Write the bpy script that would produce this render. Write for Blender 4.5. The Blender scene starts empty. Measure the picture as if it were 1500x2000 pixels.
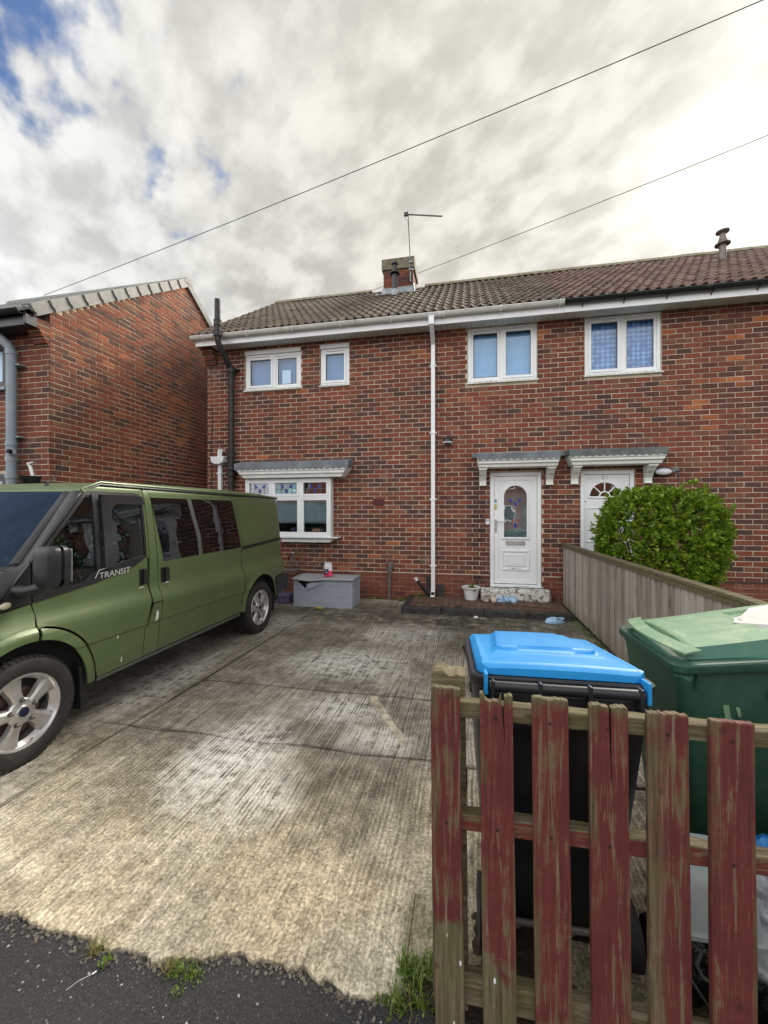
import bpy, bmesh, math, random
from mathutils import Vector, Matrix
random.seed(7)
sc = bpy.context.scene
R = math.radians
# ------------------------------------------------------------------ camera
CAM_YAW = R(11.65)
cam_d = bpy.data.cameras.new('camera'); cam = bpy.data.objects.new('camera', cam_d)
sc.collection.objects.link(cam); sc.camera = cam
cam.location = (0, 0, 1.5); cam.rotation_euler = (R(90), 0, CAM_YAW)
cam_d.sensor_fit = 'VERTICAL'; cam_d.sensor_height = 36; cam_d.sensor_width = 36
cam_d.lens = 36*800/2000; cam_d.shift_y = 0.0025
cam_d.clip_start = 0.05; cam_d.clip_end = 2000
# ------------------------------------------------------------------ sun + sky
SUN_EL = R(32.0); SUN_DIR = Vector((0.493*math.cos(SUN_EL), 0.870*math.cos(SUN_EL), math.sin(SUN_EL))).normalized()
sun_d = bpy.data.lights.new('sun', 'SUN'); sun = bpy.data.objects.new('sun', sun_d)
sc.collection.objects.link(sun); sun_d.energy = 3.2; sun_d.angle = R(34); sun_d.color = (1, .93, .82)
sun.rotation_euler = SUN_DIR.to_track_quat('Z', 'Y').to_euler(); sun.location = (6, 12, 12)
sc.view_settings.view_transform = 'Standard'; sc.view_settings.look = 'None'
sc.view_settings.exposure = 1.42; sc.view_settings.gamma = 1; sc.view_settings.use_curve_mapping = False

class NT:
    """tiny node helper"""
    def __init__(s, tree): s.t = tree; s.t.nodes.clear()
    def n(s, typ, **kw):
        nd = s.t.nodes.new(typ)
        for k, v in kw.items():
            if k[0] == 'i' and k[1:].isdigit(): s.link(v, nd.inputs[int(k[1:])])
            else: setattr(nd, k, v)
        return nd
    def link(s, v, inp):
        if isinstance(v, bpy.types.NodeSocket): s.t.links.new(v, inp)
        elif v is not None:
            try: inp.default_value = v
            except Exception: inp.default_value = tuple(v) + (1,)
    def math(s, op, a, b=None, c=None, clamp=False):
        nd = s.t.nodes.new('ShaderNodeMath'); nd.operation = op; nd.use_clamp = clamp
        for i, v in enumerate((a, b, c)):
            if v is not None: s.link(v, nd.inputs[i])
        return nd.outputs[0]
    def vmath(s, op, a, b=None):
        nd = s.t.nodes.new('ShaderNodeVectorMath'); nd.operation = op
        s.link(a, nd.inputs[0])
        if b is not None: s.link(b, nd.inputs[1])
        return nd.outputs['Value'] if op in ('DOT_PRODUCT', 'LENGTH') else nd.outputs[0]
    def mix(s, f, a, b, blend='MIX'):
        nd = s.t.nodes.new('ShaderNodeMix'); nd.data_type = 'RGBA'; nd.blend_type = blend
        s.link(f, nd.inputs[0]); s.link(c4(a), nd.inputs[6]); s.link(c4(b), nd.inputs[7])
        return nd.outputs[2]
    def ss(s, x, a, b, lo=0., hi=1.):
        nd = s.t.nodes.new('ShaderNodeMapRange'); nd.interpolation_type = 'SMOOTHSTEP'
        s.link(x, nd.inputs[0])
        for i, v in enumerate((a, b, lo, hi)): nd.inputs[i+1].default_value = v
        return nd.outputs[0]
    def noise(s, vec, scale, detail=3, rough=.5, dist=0, out=0, stretch=None):
        if stretch: vec = s.vmath('MULTIPLY', vec, stretch)
        nd = s.t.nodes.new('ShaderNodeTexNoise'); s.link(vec, nd.inputs['Vector'])
        nd.inputs['Scale'].default_value = scale; nd.inputs['Detail'].default_value = detail
        nd.inputs['Roughness'].default_value = rough; nd.inputs['Distortion'].default_value = dist
        return nd.outputs[out]
    def voro(s, vec, scale, out='Distance', rnd=1):
        nd = s.t.nodes.new('ShaderNodeTexVoronoi'); s.link(vec, nd.inputs['Vector'])
        nd.inputs['Scale'].default_value = scale; nd.inputs['Randomness'].default_value = rnd
        return nd.outputs[out]
    def ramp(s, f, stops, interp='LINEAR'):
        nd = s.t.nodes.new('ShaderNodeValToRGB'); s.link(f, nd.inputs[0]); cr = nd.color_ramp; cr.interpolation = interp
        while len(cr.elements) < len(stops): cr.elements.new(.5)
        for e, (p, c) in zip(cr.elements, stops): e.position = p; e.color = c4(c)
        return nd.outputs[0]
    def sep(s, v):
        nd = s.t.nodes.new('ShaderNodeSeparateXYZ'); s.link(v, nd.inputs[0]); return nd.outputs
    def comb(s, x, y, z):
        nd = s.t.nodes.new('ShaderNodeCombineXYZ')
        for i, v in enumerate((x, y, z)): s.link(v, nd.inputs[i])
        return nd.outputs[0]
def c4(c):
    if isinstance(c, (tuple, list)) and len(c) == 3: return tuple(c) + (1,)
    return c

world = bpy.data.worlds.new('World'); sc.world = world; world.use_nodes = True
w = NT(world.node_tree)
tc = w.n('ShaderNodeTexCoord'); D = tc.outputs['Generated']
sky = w.n('ShaderNodeTexSky', sky_type='NISHITA', sun_disc=False, sun_elevation=SUN_EL,
          sun_rotation=math.atan2(SUN_DIR.x, SUN_DIR.y), air_density=1.3, dust_density=1.5, ozone_density=2.5)
dx, dy, dz = w.sep(D)
zz = w.math('ADD', w.math('MAXIMUM', dz, 0.), .26)
px_ = w.math('DIVIDE', dx, zz); py_ = w.math('DIVIDE', dy, zz)
P = w.comb(px_, py_, 0.0)
rot = w.n('ShaderNodeVectorRotate', rotation_type='Z_AXIS'); w.link(P, rot.inputs[0]); rot.inputs['Angle'].default_value = R(38)
PR = rot.outputs[0]
nA = w.noise(PR, 2.2, 7, .52, .15, stretch=(1.0, 1.5, 1))
nB = w.noise(PR, 11.0, 5, .50, .1, stretch=(1.0, 1.3, 1))
nC = w.noise(PR, .8, 3, .5, 0)
sd = w.vmath('DOT_PRODUCT', D, tuple(SUN_DIR))                         # cosine to the sun
field = w.math('ADD', w.math('MULTIPLY', nA, .52), w.math('ADD', w.math('MULTIPLY', nB, .33), w.math('MULTIPLY', nC, .22)))
tl = w.vmath('DOT_PRODUCT', D, tuple(Vector((-.50, .50, .71)).normalized()))
field = w.math('SUBTRACT', w.math('ADD', w.math('ADD', field, w.math('MULTIPLY', w.ss(sd, .3, .95), .05)), .160), w.math('MULTIPLY', w.ss(tl, .925, 1.0), .150))
cov = w.ss(field, .495, .60)
thick = w.ss(field, .56, .80)
nD = w.noise(PR, 6.5, 5, .50, .1, stretch=(1.0, 1.35, 1))
shade = w.ss(w.math('ADD', w.math('MULTIPLY', nD, .6), w.math('MULTIPLY', nB, .4)), .38, .62)
glow = w.math('POWER', w.math('MAXIMUM', sd, 0.), 90.)
glow2 = w.math('POWER', w.math('MAXIMUM', sd, 0.), 5.)
lum = w.math('ADD', 2.45, w.math('MULTIPLY', shade, 1.2))
lum = w.math('ADD', lum, w.math('MULTIPLY', glow2, .55))
lum = w.math('ADD', lum, w.math('MULTIPLY', glow, 2.0))
# sky behind the camera brightened smoothly, added to light the facade
lum = w.math('ADD', lum, w.math('MULTIPLY', w.ss(sd, .50, -.5), 5.6))
lum = w.math('SUBTRACT', lum, w.math('MULTIPLY', thick, .45))
tint = w.mix(w.ss(sd, .2, .98), (.97, .98, .97), (1.0, .965, .87))
cl = w.mix(1.0, tint, w.comb(lum, lum, lum), 'MULTIPLY')
blue = w.mix(1.0, sky.outputs[0], (.42, .47, .58), 'MULTIPLY')
mixc = w.mix(cov, blue, cl)
hz = w.ss(dz, .30, .02)
mixc = w.mix(w.math('MULTIPLY', hz, .7), mixc, w.mix(w.ss(sd, .5, -.6), (3.0, 3.02, 2.9), (7.0, 7.1, 7.3)))
bg = w.n('ShaderNodeBackground'); w.link(mixc, bg.inputs[0]); bg.inputs[1].default_value = .10
wo = w.n('ShaderNodeOutputWorld'); w.link(bg.outputs[0], wo.inputs[0])

# ------------------------------------------------------------------ materials
def principled(name):
    m = bpy.data.materials.new(name); m.use_nodes = True
    t = NT(m.node_tree); o = t.n('ShaderNodeOutputMaterial'); b = t.n('ShaderNodeBsdfPrincipled')
    t.t.links.new(b.outputs[0], o.inputs[0])
    g = t.n('ShaderNodeNewGeometry')
    t.pos = g.outputs['Position']; t.b = b; t.o = o; t.m = m; t.geo = g
    t.obj = t.n('ShaderNodeTexCoord').outputs['Object']
    return t
def setb(t, color=None, rough=None, metal=None, spec=None, bump=None, bs=.3, bd=.01, top_gloss=None, alpha=None):
    b = t.b
    if color is not None: t.link(c4(color), b.inputs['Base Color'])
    if rough is not None: t.link(rough, b.inputs['Roughness'])
    if metal is not None: t.link(metal, b.inputs['Metallic'])
    if spec is not None: t.link(spec, b.inputs['Specular IOR Level'])
    if top_gloss is not None: t.link(top_gloss, b.inputs['Coat Weight'])
    if bump is not None:
        bn = t.n('ShaderNodeBump'); bn.inputs['Strength'].default_value = bs; bn.inputs['Distance'].default_value = bd
        t.link(bump, bn.inputs['Height']); t.link(bn.outputs[0], b.inputs['Normal'])
    return t.m
def simple(name, col, rough=.5, var=.12, scale=6, metal=0, spec=.5, bs=.15, bscale=90, bd=.002, dirt=None, dirt_amt=.5):
    t = principled(name)
    n = t.noise(t.pos, scale, 5, .6)
    lo = tuple(c*(1-var) for c in col); hi = tuple(min(1, c*(1+var)) for c in col)
    c = t.mix(t.ss(n, .3, .7), lo, hi)
    if dirt:
        dn = t.noise(t.pos, 3.1, 8, .7, .4)
        c = t.mix(t.math('MULTIPLY', t.ss(dn, .5, .72), dirt_amt), c, dirt)
    r = t.math('ADD', rough - .06, t.math('MULTIPLY', t.noise(t.pos, 14, 3), .12))
    return setb(t, c, r, metal, spec, t.noise(t.pos, bscale, 3), bs, bd)

BP, BH = .2275, .0795          # brick pitch and course height
def brick_mat(name, old=0.0, plinth=False, gain=None):
    t = principled(name); x, y, z = t.sep(t.pos)
    row = t.math('FLOOR', t.math('DIVIDE', z, BH))
    par = t.math('MODULO', t.math('ADD', row, 200.), 2.)
    h = t.math('ADD', t.math('ADD', x, y), t.math('MULTIPLY', par, BP/2))
    col = t.math('FLOOR', t.math('DIVIDE', t.math('ADD', h, .0), BP))
    wn = t.n('ShaderNodeTexWhiteNoise', noise_dimensions='2D'); t.link(t.comb(col, row, 0.), wn.inputs[0])
    r1 = wn.outputs[0]; sr, sg, sb = t.sep(wn.outputs[1])
    big = t.noise(t.pos, .9, 3, .5)
    v = t.math('ADD', t.math('MULTIPLY', r1, .84), t.math('MULTIPLY', t.ss(big, .3, .7), .16))
    if plinth:
        c = t.ramp(v, [(0, (.13, .048, .032)), (.5, (.19, .060, .040)), (1, (.25, .080, .052))])
    else:
        c = t.ramp(v, [(0, (.070, .042, .040)), (.15, (.098, .048, .041)), (.32, (.145, .052, .037)), (.56, (.200, .060, .037)),
                       (.76, (.240, .070, .041)), (.84, (.175, .085, .054)), (.94, (.30, .092, .045)), (1, (.45, .16, .06))])
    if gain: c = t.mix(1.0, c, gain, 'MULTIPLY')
    fine = t.noise(t.pos, 55, 6, .65)
    c = t.mix(t.math('MULTIPLY', t.ss(fine, .42, .68), .55), c, t.mix(.5, c, (.07, .045, .04)))
    c = t.mix(t.math('MULTIPLY', t.ss(t.noise(t.pos, 22, 4, .7), .56, .75), .45), c, (.33, .24, .18))
    stk = t.noise(t.pos, 1, 5, .65, .3, stretch=(5, 5, .45)); c = t.mix(t.math('MULTIPLY', t.ss(stk, .48, .66), .30), c, t.mix(1., c, (.55, .55, .57), 'MULTIPLY'))
    c = t.mix(t.math('MULTIPLY', t.ss(t.noise(t.pos, 2.3, 6, .7), .60, .74), .35), c, (.36, .30, .25))
    soot = t.ss(t.noise(t.pos, .7, 5, .6), .52, .75)
    c = t.mix(t.math('MULTIPLY', soot, .25 + old), c, (.06, .045, .04))
    # black dribble stain beside the white door (a mark on the wall itself)
    sx = t.math('SUBTRACT', 1.25, t.math('MULTIPLY', t.math('ABSOLUTE', t.math('ADD', x, -.155)), 5.2), clamp=True)
    sm = t.math('MULTIPLY', t.math('MULTIPLY', sx, t.ss(z, 2.7, 1.9)), t.ss(t.noise(t.pos, 6, 4, .7), .38, .6))
    sm = t.math('MULTIPLY', sm, t.ss(y, 6.9, 7.0))
    c = t.mix(t.math('MULTIPLY', sm, .85), c, (.025, .022, .025))
    return setb(t, c, .88, 0, .25, t.noise(t.pos, 120, 5, .7), .7, .006)
M = {}
M['brick'] = brick_mat('brick_red'); M['brick_dark'] = brick_mat('brick_weathered', .12); M['brick_plinth'] = brick_mat('brick_plinth', plinth=True)
M['brick_n'] = brick_mat('brick_warm_lit', gain=(1.38, 1.42, 1.32))  # warm gable brick, gained up to paint in the light on the gable
def mk_mortar(name='mortar', A=(.44, .37, .29), B=(.62, .53, .42)):
    t = principled(name); n = t.noise(t.pos, 3, 6, .65)
    c = t.mix(t.ss(n, .3, .7), A, B)
    c = t.mix(t.math('MULTIPLY', t.ss(t.noise(t.pos, 1.3, 4, .6), .5, .7), .45), c, (.20, .16, .13))
    return setb(t, c, .95, 0, .2, t.noise(t.pos, 160, 4), .5, .003)
M['mortar'] = mk_mortar(); M['mortar_n'] = mk_mortar('mortar_cream_lit', (.60, .50, .37), (.78, .67, .50))  # cream gable mortar, lightened likewise to paint in its light
def mk_concrete():
    t = principled('tamped_concrete'); x, y, z = t.sep(t.pos)
    wob = t.math('MULTIPLY', t.noise(t.pos, 1.7, 3), .05)
    q = t.comb(t.math('ADD', x, wob), y, 0.)
    st = t.noise(q, 1, 4, .6, 0, stretch=(58, 1.7, 1))
    st2 = t.noise(q, 1, 3, .6, 0, stretch=(92, 5.5, 1))
    wv = t.n('ShaderNodeTexWave', bands_direction='X', wave_profile='SIN')
    t.link(q, wv.inputs[0]); wv.inputs['Scale'].default_value = 13.5; wv.inputs['Distortion'].default_value = 1.6
    wv.inputs['Detail'].default_value = 2; wv.inputs['Detail Scale'].default_value = 3.0
    patch = t.noise(t.pos, 1.15, 5, .6, .5)
    speck = t.noise(t.pos, 85, 5, .8)
    speck2 = t.noise(t.pos, 14, 5, .7)
    near = t.ss(y, 2.3, 1.35)                          # worn, rib-less strip by the pavement
    rib = t.math('ADD', t.math('MULTIPLY', st, .66), t.math('ADD', t.math('MULTIPLY', wv.outputs[1], .10), t.math('MULTIPLY', st2, .24)))
    ribw = t.math('MULTIPLY', t.ss(patch, .30, .55, .45, 1.0), t.math('SUBTRACT', 1., t.math('MULTIPLY', near, .45)))
    rr = t.math('MULTIPLY', t.math('SUBTRACT', rib, .5), ribw)
    f = t.math('ADD', .5, t.math('MULTIPLY', rr, 1.55))
    f = t.math('ADD', f, t.math('MULTIPLY', t.math('SUBTRACT', speck, .5), 1.5))
    f = t.math('ADD', f, t.math('MULTIPLY', t.math('SUBTRACT', speck2, .5), .75))
    f = t.math('ADD', f, t.math('MULTIPLY', t.math('SUBTRACT', patch, .5), .85))
    f = t.math('ADD', f, t.math('MULTIPLY', near, .13))
    c = t.ramp(f, [(.06, (.060, .053, .044)), (.32, (.16, .143, .114)), (.54, (.33, .298, .240)), (.77, (.54, .495, .42)), (1.0, (.74, .69, .60))])
    blot = t.noise(t.pos, 3.4, 6, .7, .3); c = t.mix(t.math('MULTIPLY', t.ss(blot, .44, .60), .55), c, t.mix(1., c, (.54, .53, .53), 'MULTIPLY'))
    # warm yellowish aggregate showing in the worn part
    warm = t.math('MULTIPLY', t.ss(t.noise(t.pos, 1.7, 4, .6), .38, .6), t.ss(y, 3.2, 1.5))
    c = t.mix(t.math('MULTIPLY', warm, .38), c, t.mix(1.0, c, (1.10, .99, .78), 'MULTIPLY'))
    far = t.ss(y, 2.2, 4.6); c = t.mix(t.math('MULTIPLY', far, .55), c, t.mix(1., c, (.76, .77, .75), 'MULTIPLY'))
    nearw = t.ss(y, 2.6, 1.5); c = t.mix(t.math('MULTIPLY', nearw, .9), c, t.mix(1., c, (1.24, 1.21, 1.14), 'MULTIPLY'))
    # dirt lodged in and beside the joints between the bays
    jn = t.math('MULTIPLY', t.math('SUBTRACT', t.noise(t.pos, 11, 4), .5), .03)
    for (s_, v0, wd) in ((x, -2.343, .028), (y, 3.287, .020), (y, 2.475, .022), (y, 5.0, .020), (y, 2.906, .0)):
        if wd == 0: continue
        dd = t.math('ABSOLUTE', t.math('SUBTRACT', t.math('ADD', s_, jn), v0)); c = t.mix(t.math('MULTIPLY', t.ss(dd, wd, .004), .55), c, (.055, .048, .036))
    # whitish cement bloom patches
    tot = None
    for (cx, cy, rx, ry, k) in [(-1.42, 2.28, .36, .50, 1.1), (-1.12, 2.02, .30, .30, .8), (-1.2, 3.95, .65, .45, .8), (-.95, 3.0, .32, .26, .8), (-2.72, 3.25, .30, .9, .8),
                                (-.75, 5.1, .6, .5, .6), (-2.6, 1.7, .3, .5, .6), (-.62, 2.62, .3, .2, .6), (-2.6, 5.2, .4, .6, .5)]:
        ex = t.math('DIVIDE', t.math('SUBTRACT', x, cx), rx); ey = t.math('DIVIDE', t.math('SUBTRACT', y, cy), ry)
        d2 = t.math('ADD', t.math('MULTIPLY', ex, ex), t.math('MULTIPLY', ey, ey))
        g = t.math('MULTIPLY', t.math('SUBTRACT', 1., t.math('MULTIPLY', d2, .8), clamp=True), k)
        tot = g if tot is None else t.math('MAXIMUM', tot, g)
    bl = t.math('MULTIPLY', tot, t.ss(t.math('ADD', t.math('MULTIPLY', rib, .6), t.math('MULTIPLY', speck2, .55)), .46, .66))
    c = t.mix(t.math('MULTIPLY', bl, .95, clamp=True), c, (.80, .78, .74))
    # dark stains on the drive, broader darker patches by the house and under the van's side
    for (cx, cy, rx, ry, k) in [(-.72, 2.25, .34, .36, .75), (-.40, 1.98, .2, .42, .6), (-1.0, 6.0, 2.3, .75, .85), (-1.9, 5.2, .8, .9, .35), (-1.0, 2.62, .30, .2, .5), (-.35, 5.3, .7, .8, .5), (.5, 5.8, 1.2, .7, .7), (-2.9, 3.6, .25, 1.6, .35)]:
        ex = t.math('DIVIDE', t.math('SUBTRACT', x, cx), rx); ey = t.math('DIVIDE', t.math('SUBTRACT', y, cy), ry)
        d2 = t.math('ADD', t.math('MULTIPLY', ex, ex), t.math('MULTIPLY', ey, ey))
        g = t.math('MULTIPLY', t.ss(d2, 1.3, .25), t.ss(t.noise(t.pos, 7, 4, .65), .34, .56))
        c = t.mix(t.math('MULTIPLY', g, k), c, t.mix(1., c, (.36, .35, .33), 'MULTIPLY'))
    # moss near the right-hand edge
    mg = t.math('MULTIPLY', t.math('MULTIPLY', t.ss(x, -.35, -.05), t.ss(y, 2.2, 1.3)), t.ss(t.noise(t.pos, 9, 4), .38, .6))
    c = t.mix(t.math('MULTIPLY', mg, .6), c, (.12, .12, .03))
    av = t.n('ShaderNodeTexVoronoi'); t.link(t.vmath('MULTIPLY', t.pos, (1, .6, 1)), av.inputs['Vector']); av.inputs['Scale'].default_value = 130
    ar, ag, ab_ = t.sep(av.outputs['Color'])
    c = t.mix(t.math('MULTIPLY', t.ss(y, 3.2, 1.6), .42), c, t.mix(1., c, t.mix(ar, (.45, .43, .40), (1.7, 1.68, 1.55)), 'MULTIPLY'))
    pits = t.ss(t.voro(t.pos, 38), .16, .08)
    c = t.mix(t.math('MULTIPLY', pits, .55), c, (.045, .04, .035))
    hgt = t.math('ADD', t.math('MULTIPLY', rr, 1.4), t.math('MULTIPLY', speck, .55))
    hgt = t.math('SUBTRACT', hgt, t.math('MULTIPLY', pits, .3))
    return setb(t, c, .82, 0, .35, hgt, .9, .008)
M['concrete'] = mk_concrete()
def mk_asphalt():
    t = principled('asphalt'); n = t.noise(t.pos, 120, 4, .7); b = t.noise(t.pos, 2.2, 4)
    av = t.n('ShaderNodeTexVoronoi'); t.link(t.pos, av.inputs['Vector']); av.inputs['Scale'].default_value = 135
    ar, ag, ab_ = t.sep(av.outputs['Color'])
    c = t.mix(t.ss(n, .3, .72), (.016, .016, .018), (.060, .057, .058))
    c = t.mix(t.math('MULTIPLY', t.ss(av.outputs['Distance'], .5, .2), .75), c, t.ramp(ar, [(0, (.014, .014, .016)), (.5, (.050, .047, .046)), (.85, (.095, .090, .088)), (1, (.20, .19, .185))]))
    c = t.mix(t.math('MULTIPLY', t.ss(b, .4, .7), .4), c, (.055, .050, .046))
    v = t.n('ShaderNodeTexVoronoi'); t.link(t.pos, v.inputs['Vector']); v.inputs['Scale'].default_value = 60
    vr, vg, vb = t.sep(v.outputs['Color'])
    ch = t.math('MULTIPLY', t.ss(v.outputs['Distance'], .30, .16), t.ss(vr, .945, .97))
    c = t.mix(ch, c, t.mix(vg, (.30, .29, .28), (.62, .62, .62)))
    h = t.math('SUBTRACT', n, t.math('MULTIPLY', av.outputs['Distance'], 1.1))
    return setb(t, c, .75, 0, .45, h, 1.0, .006)
M['asphalt'] = mk_asphalt()
M['repair'] = simple('pale_repair_mortar', (.44, .385, .30), .9, .4, 14, dirt=(.17, .15, .11), dirt_amt=.8, bs=.6)
M['soil'] = simple('soil', (.045, .030, .020), .95, .6, 22, bs=1, bscale=45, bd=.02)
M['lawn'] = simple('lawn', (.045, .075, .02), .95, .4, 8, bs=1, bscale=80, bd=.02)
M['upvc'] = simple('white_upvc', (.80, .82, .84), .32, .03, 2, bs=.03, dirt=(.52, .52, .47), dirt_amt=.18)
M['upvc_dirty'] = simple('white_upvc_mossy', (.74, .75, .72), .45, .06, 4, bs=.08, dirt=(.24, .26, .17), dirt_amt=.62)
M['soffit'] = simple('soffit_white', (.66, .68, .66), .5, .05, 3, dirt=(.40, .42, .38), dirt_amt=.4)
M['black_pvc'] = simple('black_pvc', (.016, .016, .019), .35, .2, 6)
M['black_rust'] = simple('black_cast_pipe', (.022, .021, .022), .55, .5, 9, dirt=(.09, .075, .06), dirt_amt=.5, bs=.5)
M['grey_pipe'] = simple('blue_grey_pipe', (.26, .31, .36), .5, .08, 5, dirt=(.15, .17, .18), dirt_amt=.3)
M['grp_grey'] = simple('lead_grey_grp', (.15, .17, .20), .6, .22, 7, dirt=(.30, .32, .33), dirt_amt=.55, bs=.3)
M['grp_grey_moss'] = simple('lead_grey_grp_mossy', (.12, .135, .135), .7, .3, 7, dirt=(.17, .19, .12), dirt_amt=.7, bs=.4)
M['grp_white'] = simple('white_grp', (.74, .76, .73), .45, .05, 3, dirt=(.36, .38, .32), dirt_amt=.35)
M['lead'] = simple('lead_flashing', (.30, .33, .36), .5, .2, 8, dirt=(.55, .56, .55), dirt_amt=.4)
M['steel'] = simple('aged_galvanised', (.17, .15, .14), .5, .35, 14, metal=.4, dirt=(.20, .12, .08), dirt_amt=.6)
M['alum'] = simple('aluminium', (.16, .16, .165), .5, .1, 6, metal=.4)
M['wire'] = simple('cable_black', (.03, .03, .032), .6)
M['render_cap'] = simple('mossy_mortar_cap', (.17, .15, .105), .95, .4, 9, dirt=(.09, .10, .05), dirt_amt=.8, bs=.7, bscale=40, bd=.01)
M['step_white'] = None
def mk_step():
    t = principled('flaking_white_paint'); n = t.noise(t.pos, 16, 7, .72, .6)
    c = t.mix(t.ss(n, .50, .56), (.66, .65, .62), (.13, .10, .085))
    c = t.mix(t.math('MULTIPLY', t.ss(t.noise(t.pos, 5, 4), .5, .7), .4), c, (.35, .31, .27))
    return setb(t, c, .8, 0, .3, n, .7, .006)
M['step_white'] = mk_step()
def tile_mat(name, c0, c1, c2, moss, amt):
    t = principled(name); oi = t.n('ShaderNodeObjectInfo'); rnd = oi.outputs['Random']
    n = t.noise(t.pos, 9, 6, .68)
    c = t.ramp(t.math('ADD', t.math('MULTIPLY', rnd, .6), t.math('MULTIPLY', n, .4)), [(.1, c0), (.45, c1), (.85, c2)])
    c = t.mix(t.math('MULTIPLY', t.ss(t.noise(t.pos, 26, 5, .7), .45, .7), .5), c, tuple(k*.5 for k in c1))
    mo = t.math('MULTIPLY', t.ss(t.noise(t.pos, 2.6, 6, .7), .46, .68), amt)
    c = t.mix(mo, c, moss)
    return setb(t, c, .85, 0, .3, t.noise(t.pos, 90, 4, .7), .6, .004)
M['tile_l'] = tile_mat('tile_brown', (.055, .042, .035), (.095, .070, .056), (.15, .115, .088), (.12, .11, .062), .5)
M['tile_r'] = tile_mat('tile_russet', (.075, .042, .036), (.115, .066, .054), (.175, .108, .085), (.13, .10, .07), .35)
M['tile_n'] = tile_mat('tile_slate_grey', (.10, .105, .11), (.17, .175, .18), (.26, .26, .26), (.30, .30, .27), .3)
M['verge'] = simple('grey_dry_verge', (.205, .205, .195), .7, .2, 5, dirt=(.20, .20, .17), dirt_amt=.35)
M['ridge'] = simple('ridge_mossy', (.26, .24, .17), .9, .3, 9, dirt=(.15, .17, .06), dirt_amt=.7, bs=.6)
M['plank_grey'] = None
def mk_board():
    t = principled('weathered_fence_board'); oi = t.n('ShaderNodeObjectInfo'); rnd = oi.outputs['Random']
    off = t.math('MULTIPLY', rnd, 7.)
    x, y, z = t.sep(t.pos)
    q = t.comb(t.math('ADD', x, off), t.math('ADD', y, off), z)
    g = t.noise(q, 1, 5, .65, .8, stretch=(38, 38, 1.6)); k = t.noise(q, 1, 3, .5, 0, stretch=(5, 9, 3))
    c = t.ramp(t.math('ADD', t.math('MULTIPLY', g, .7), t.math('MULTIPLY', rnd, .3)), [(.2, (.13, .108, .092)), (.48, (.34, .30, .265)), (.8, (.54, .49, .44))])
    c = t.mix(t.math('MULTIPLY', t.ss(k, .63, .72), .7), c, (.09, .06, .045))
    c = t.mix(t.math('MULTIPLY', t.ss(t.math('ADD', z, t.math('MULTIPLY', t.noise(t.pos, 4, 3), .3)), .42, .15), .55), c, (.16, .14, .07))
    c = t.mix(t.math('MULTIPLY', t.ss(t.noise(t.pos, 1.4, 4), .52, .7), .3), c, (.16, .135, .11))
    return setb(t, c, .85, 0, .25, g, .7, .004)
M['plank_grey'] = mk_board()
def mk_rail(name, paint):
    t = principled(name)
    g = t.noise(t.pos, 1, 6, .74, .9, stretch=(5, 60, 60)); b = t.noise(t.pos, 7, 6, .7)
    c = t.ramp(g, [(.28, (.040, .033, .020)), (.48, (.125, .10, .058)), (.75, (.34, .30, .21))])
    c = t.mix(t.math('MULTIPLY', t.ss(b, .45, .65), .55), c, (.12, .12, .045))
    if paint:
        sep = t.sep(t.geo.outputs['Normal'])
        m = t.math('MULTIPLY', t.ss(t.math('ADD', g, t.math('MULTIPLY', b, .5)), .95, .72), t.ss(sep[2], .7, .2))
        c = t.mix(m, c, t.mix(b, (.10, .022, .020), (.21, .055, .045)))
    return setb(t, c, .85, 0, .25, g, .8, .004)
M['rail'] = mk_rail('mossy_rail', False); M['rail_red'] = mk_rail('worn_red_rail', True)
M['cap_rail'] = mk_rail('mossy_cap', False)
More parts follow.
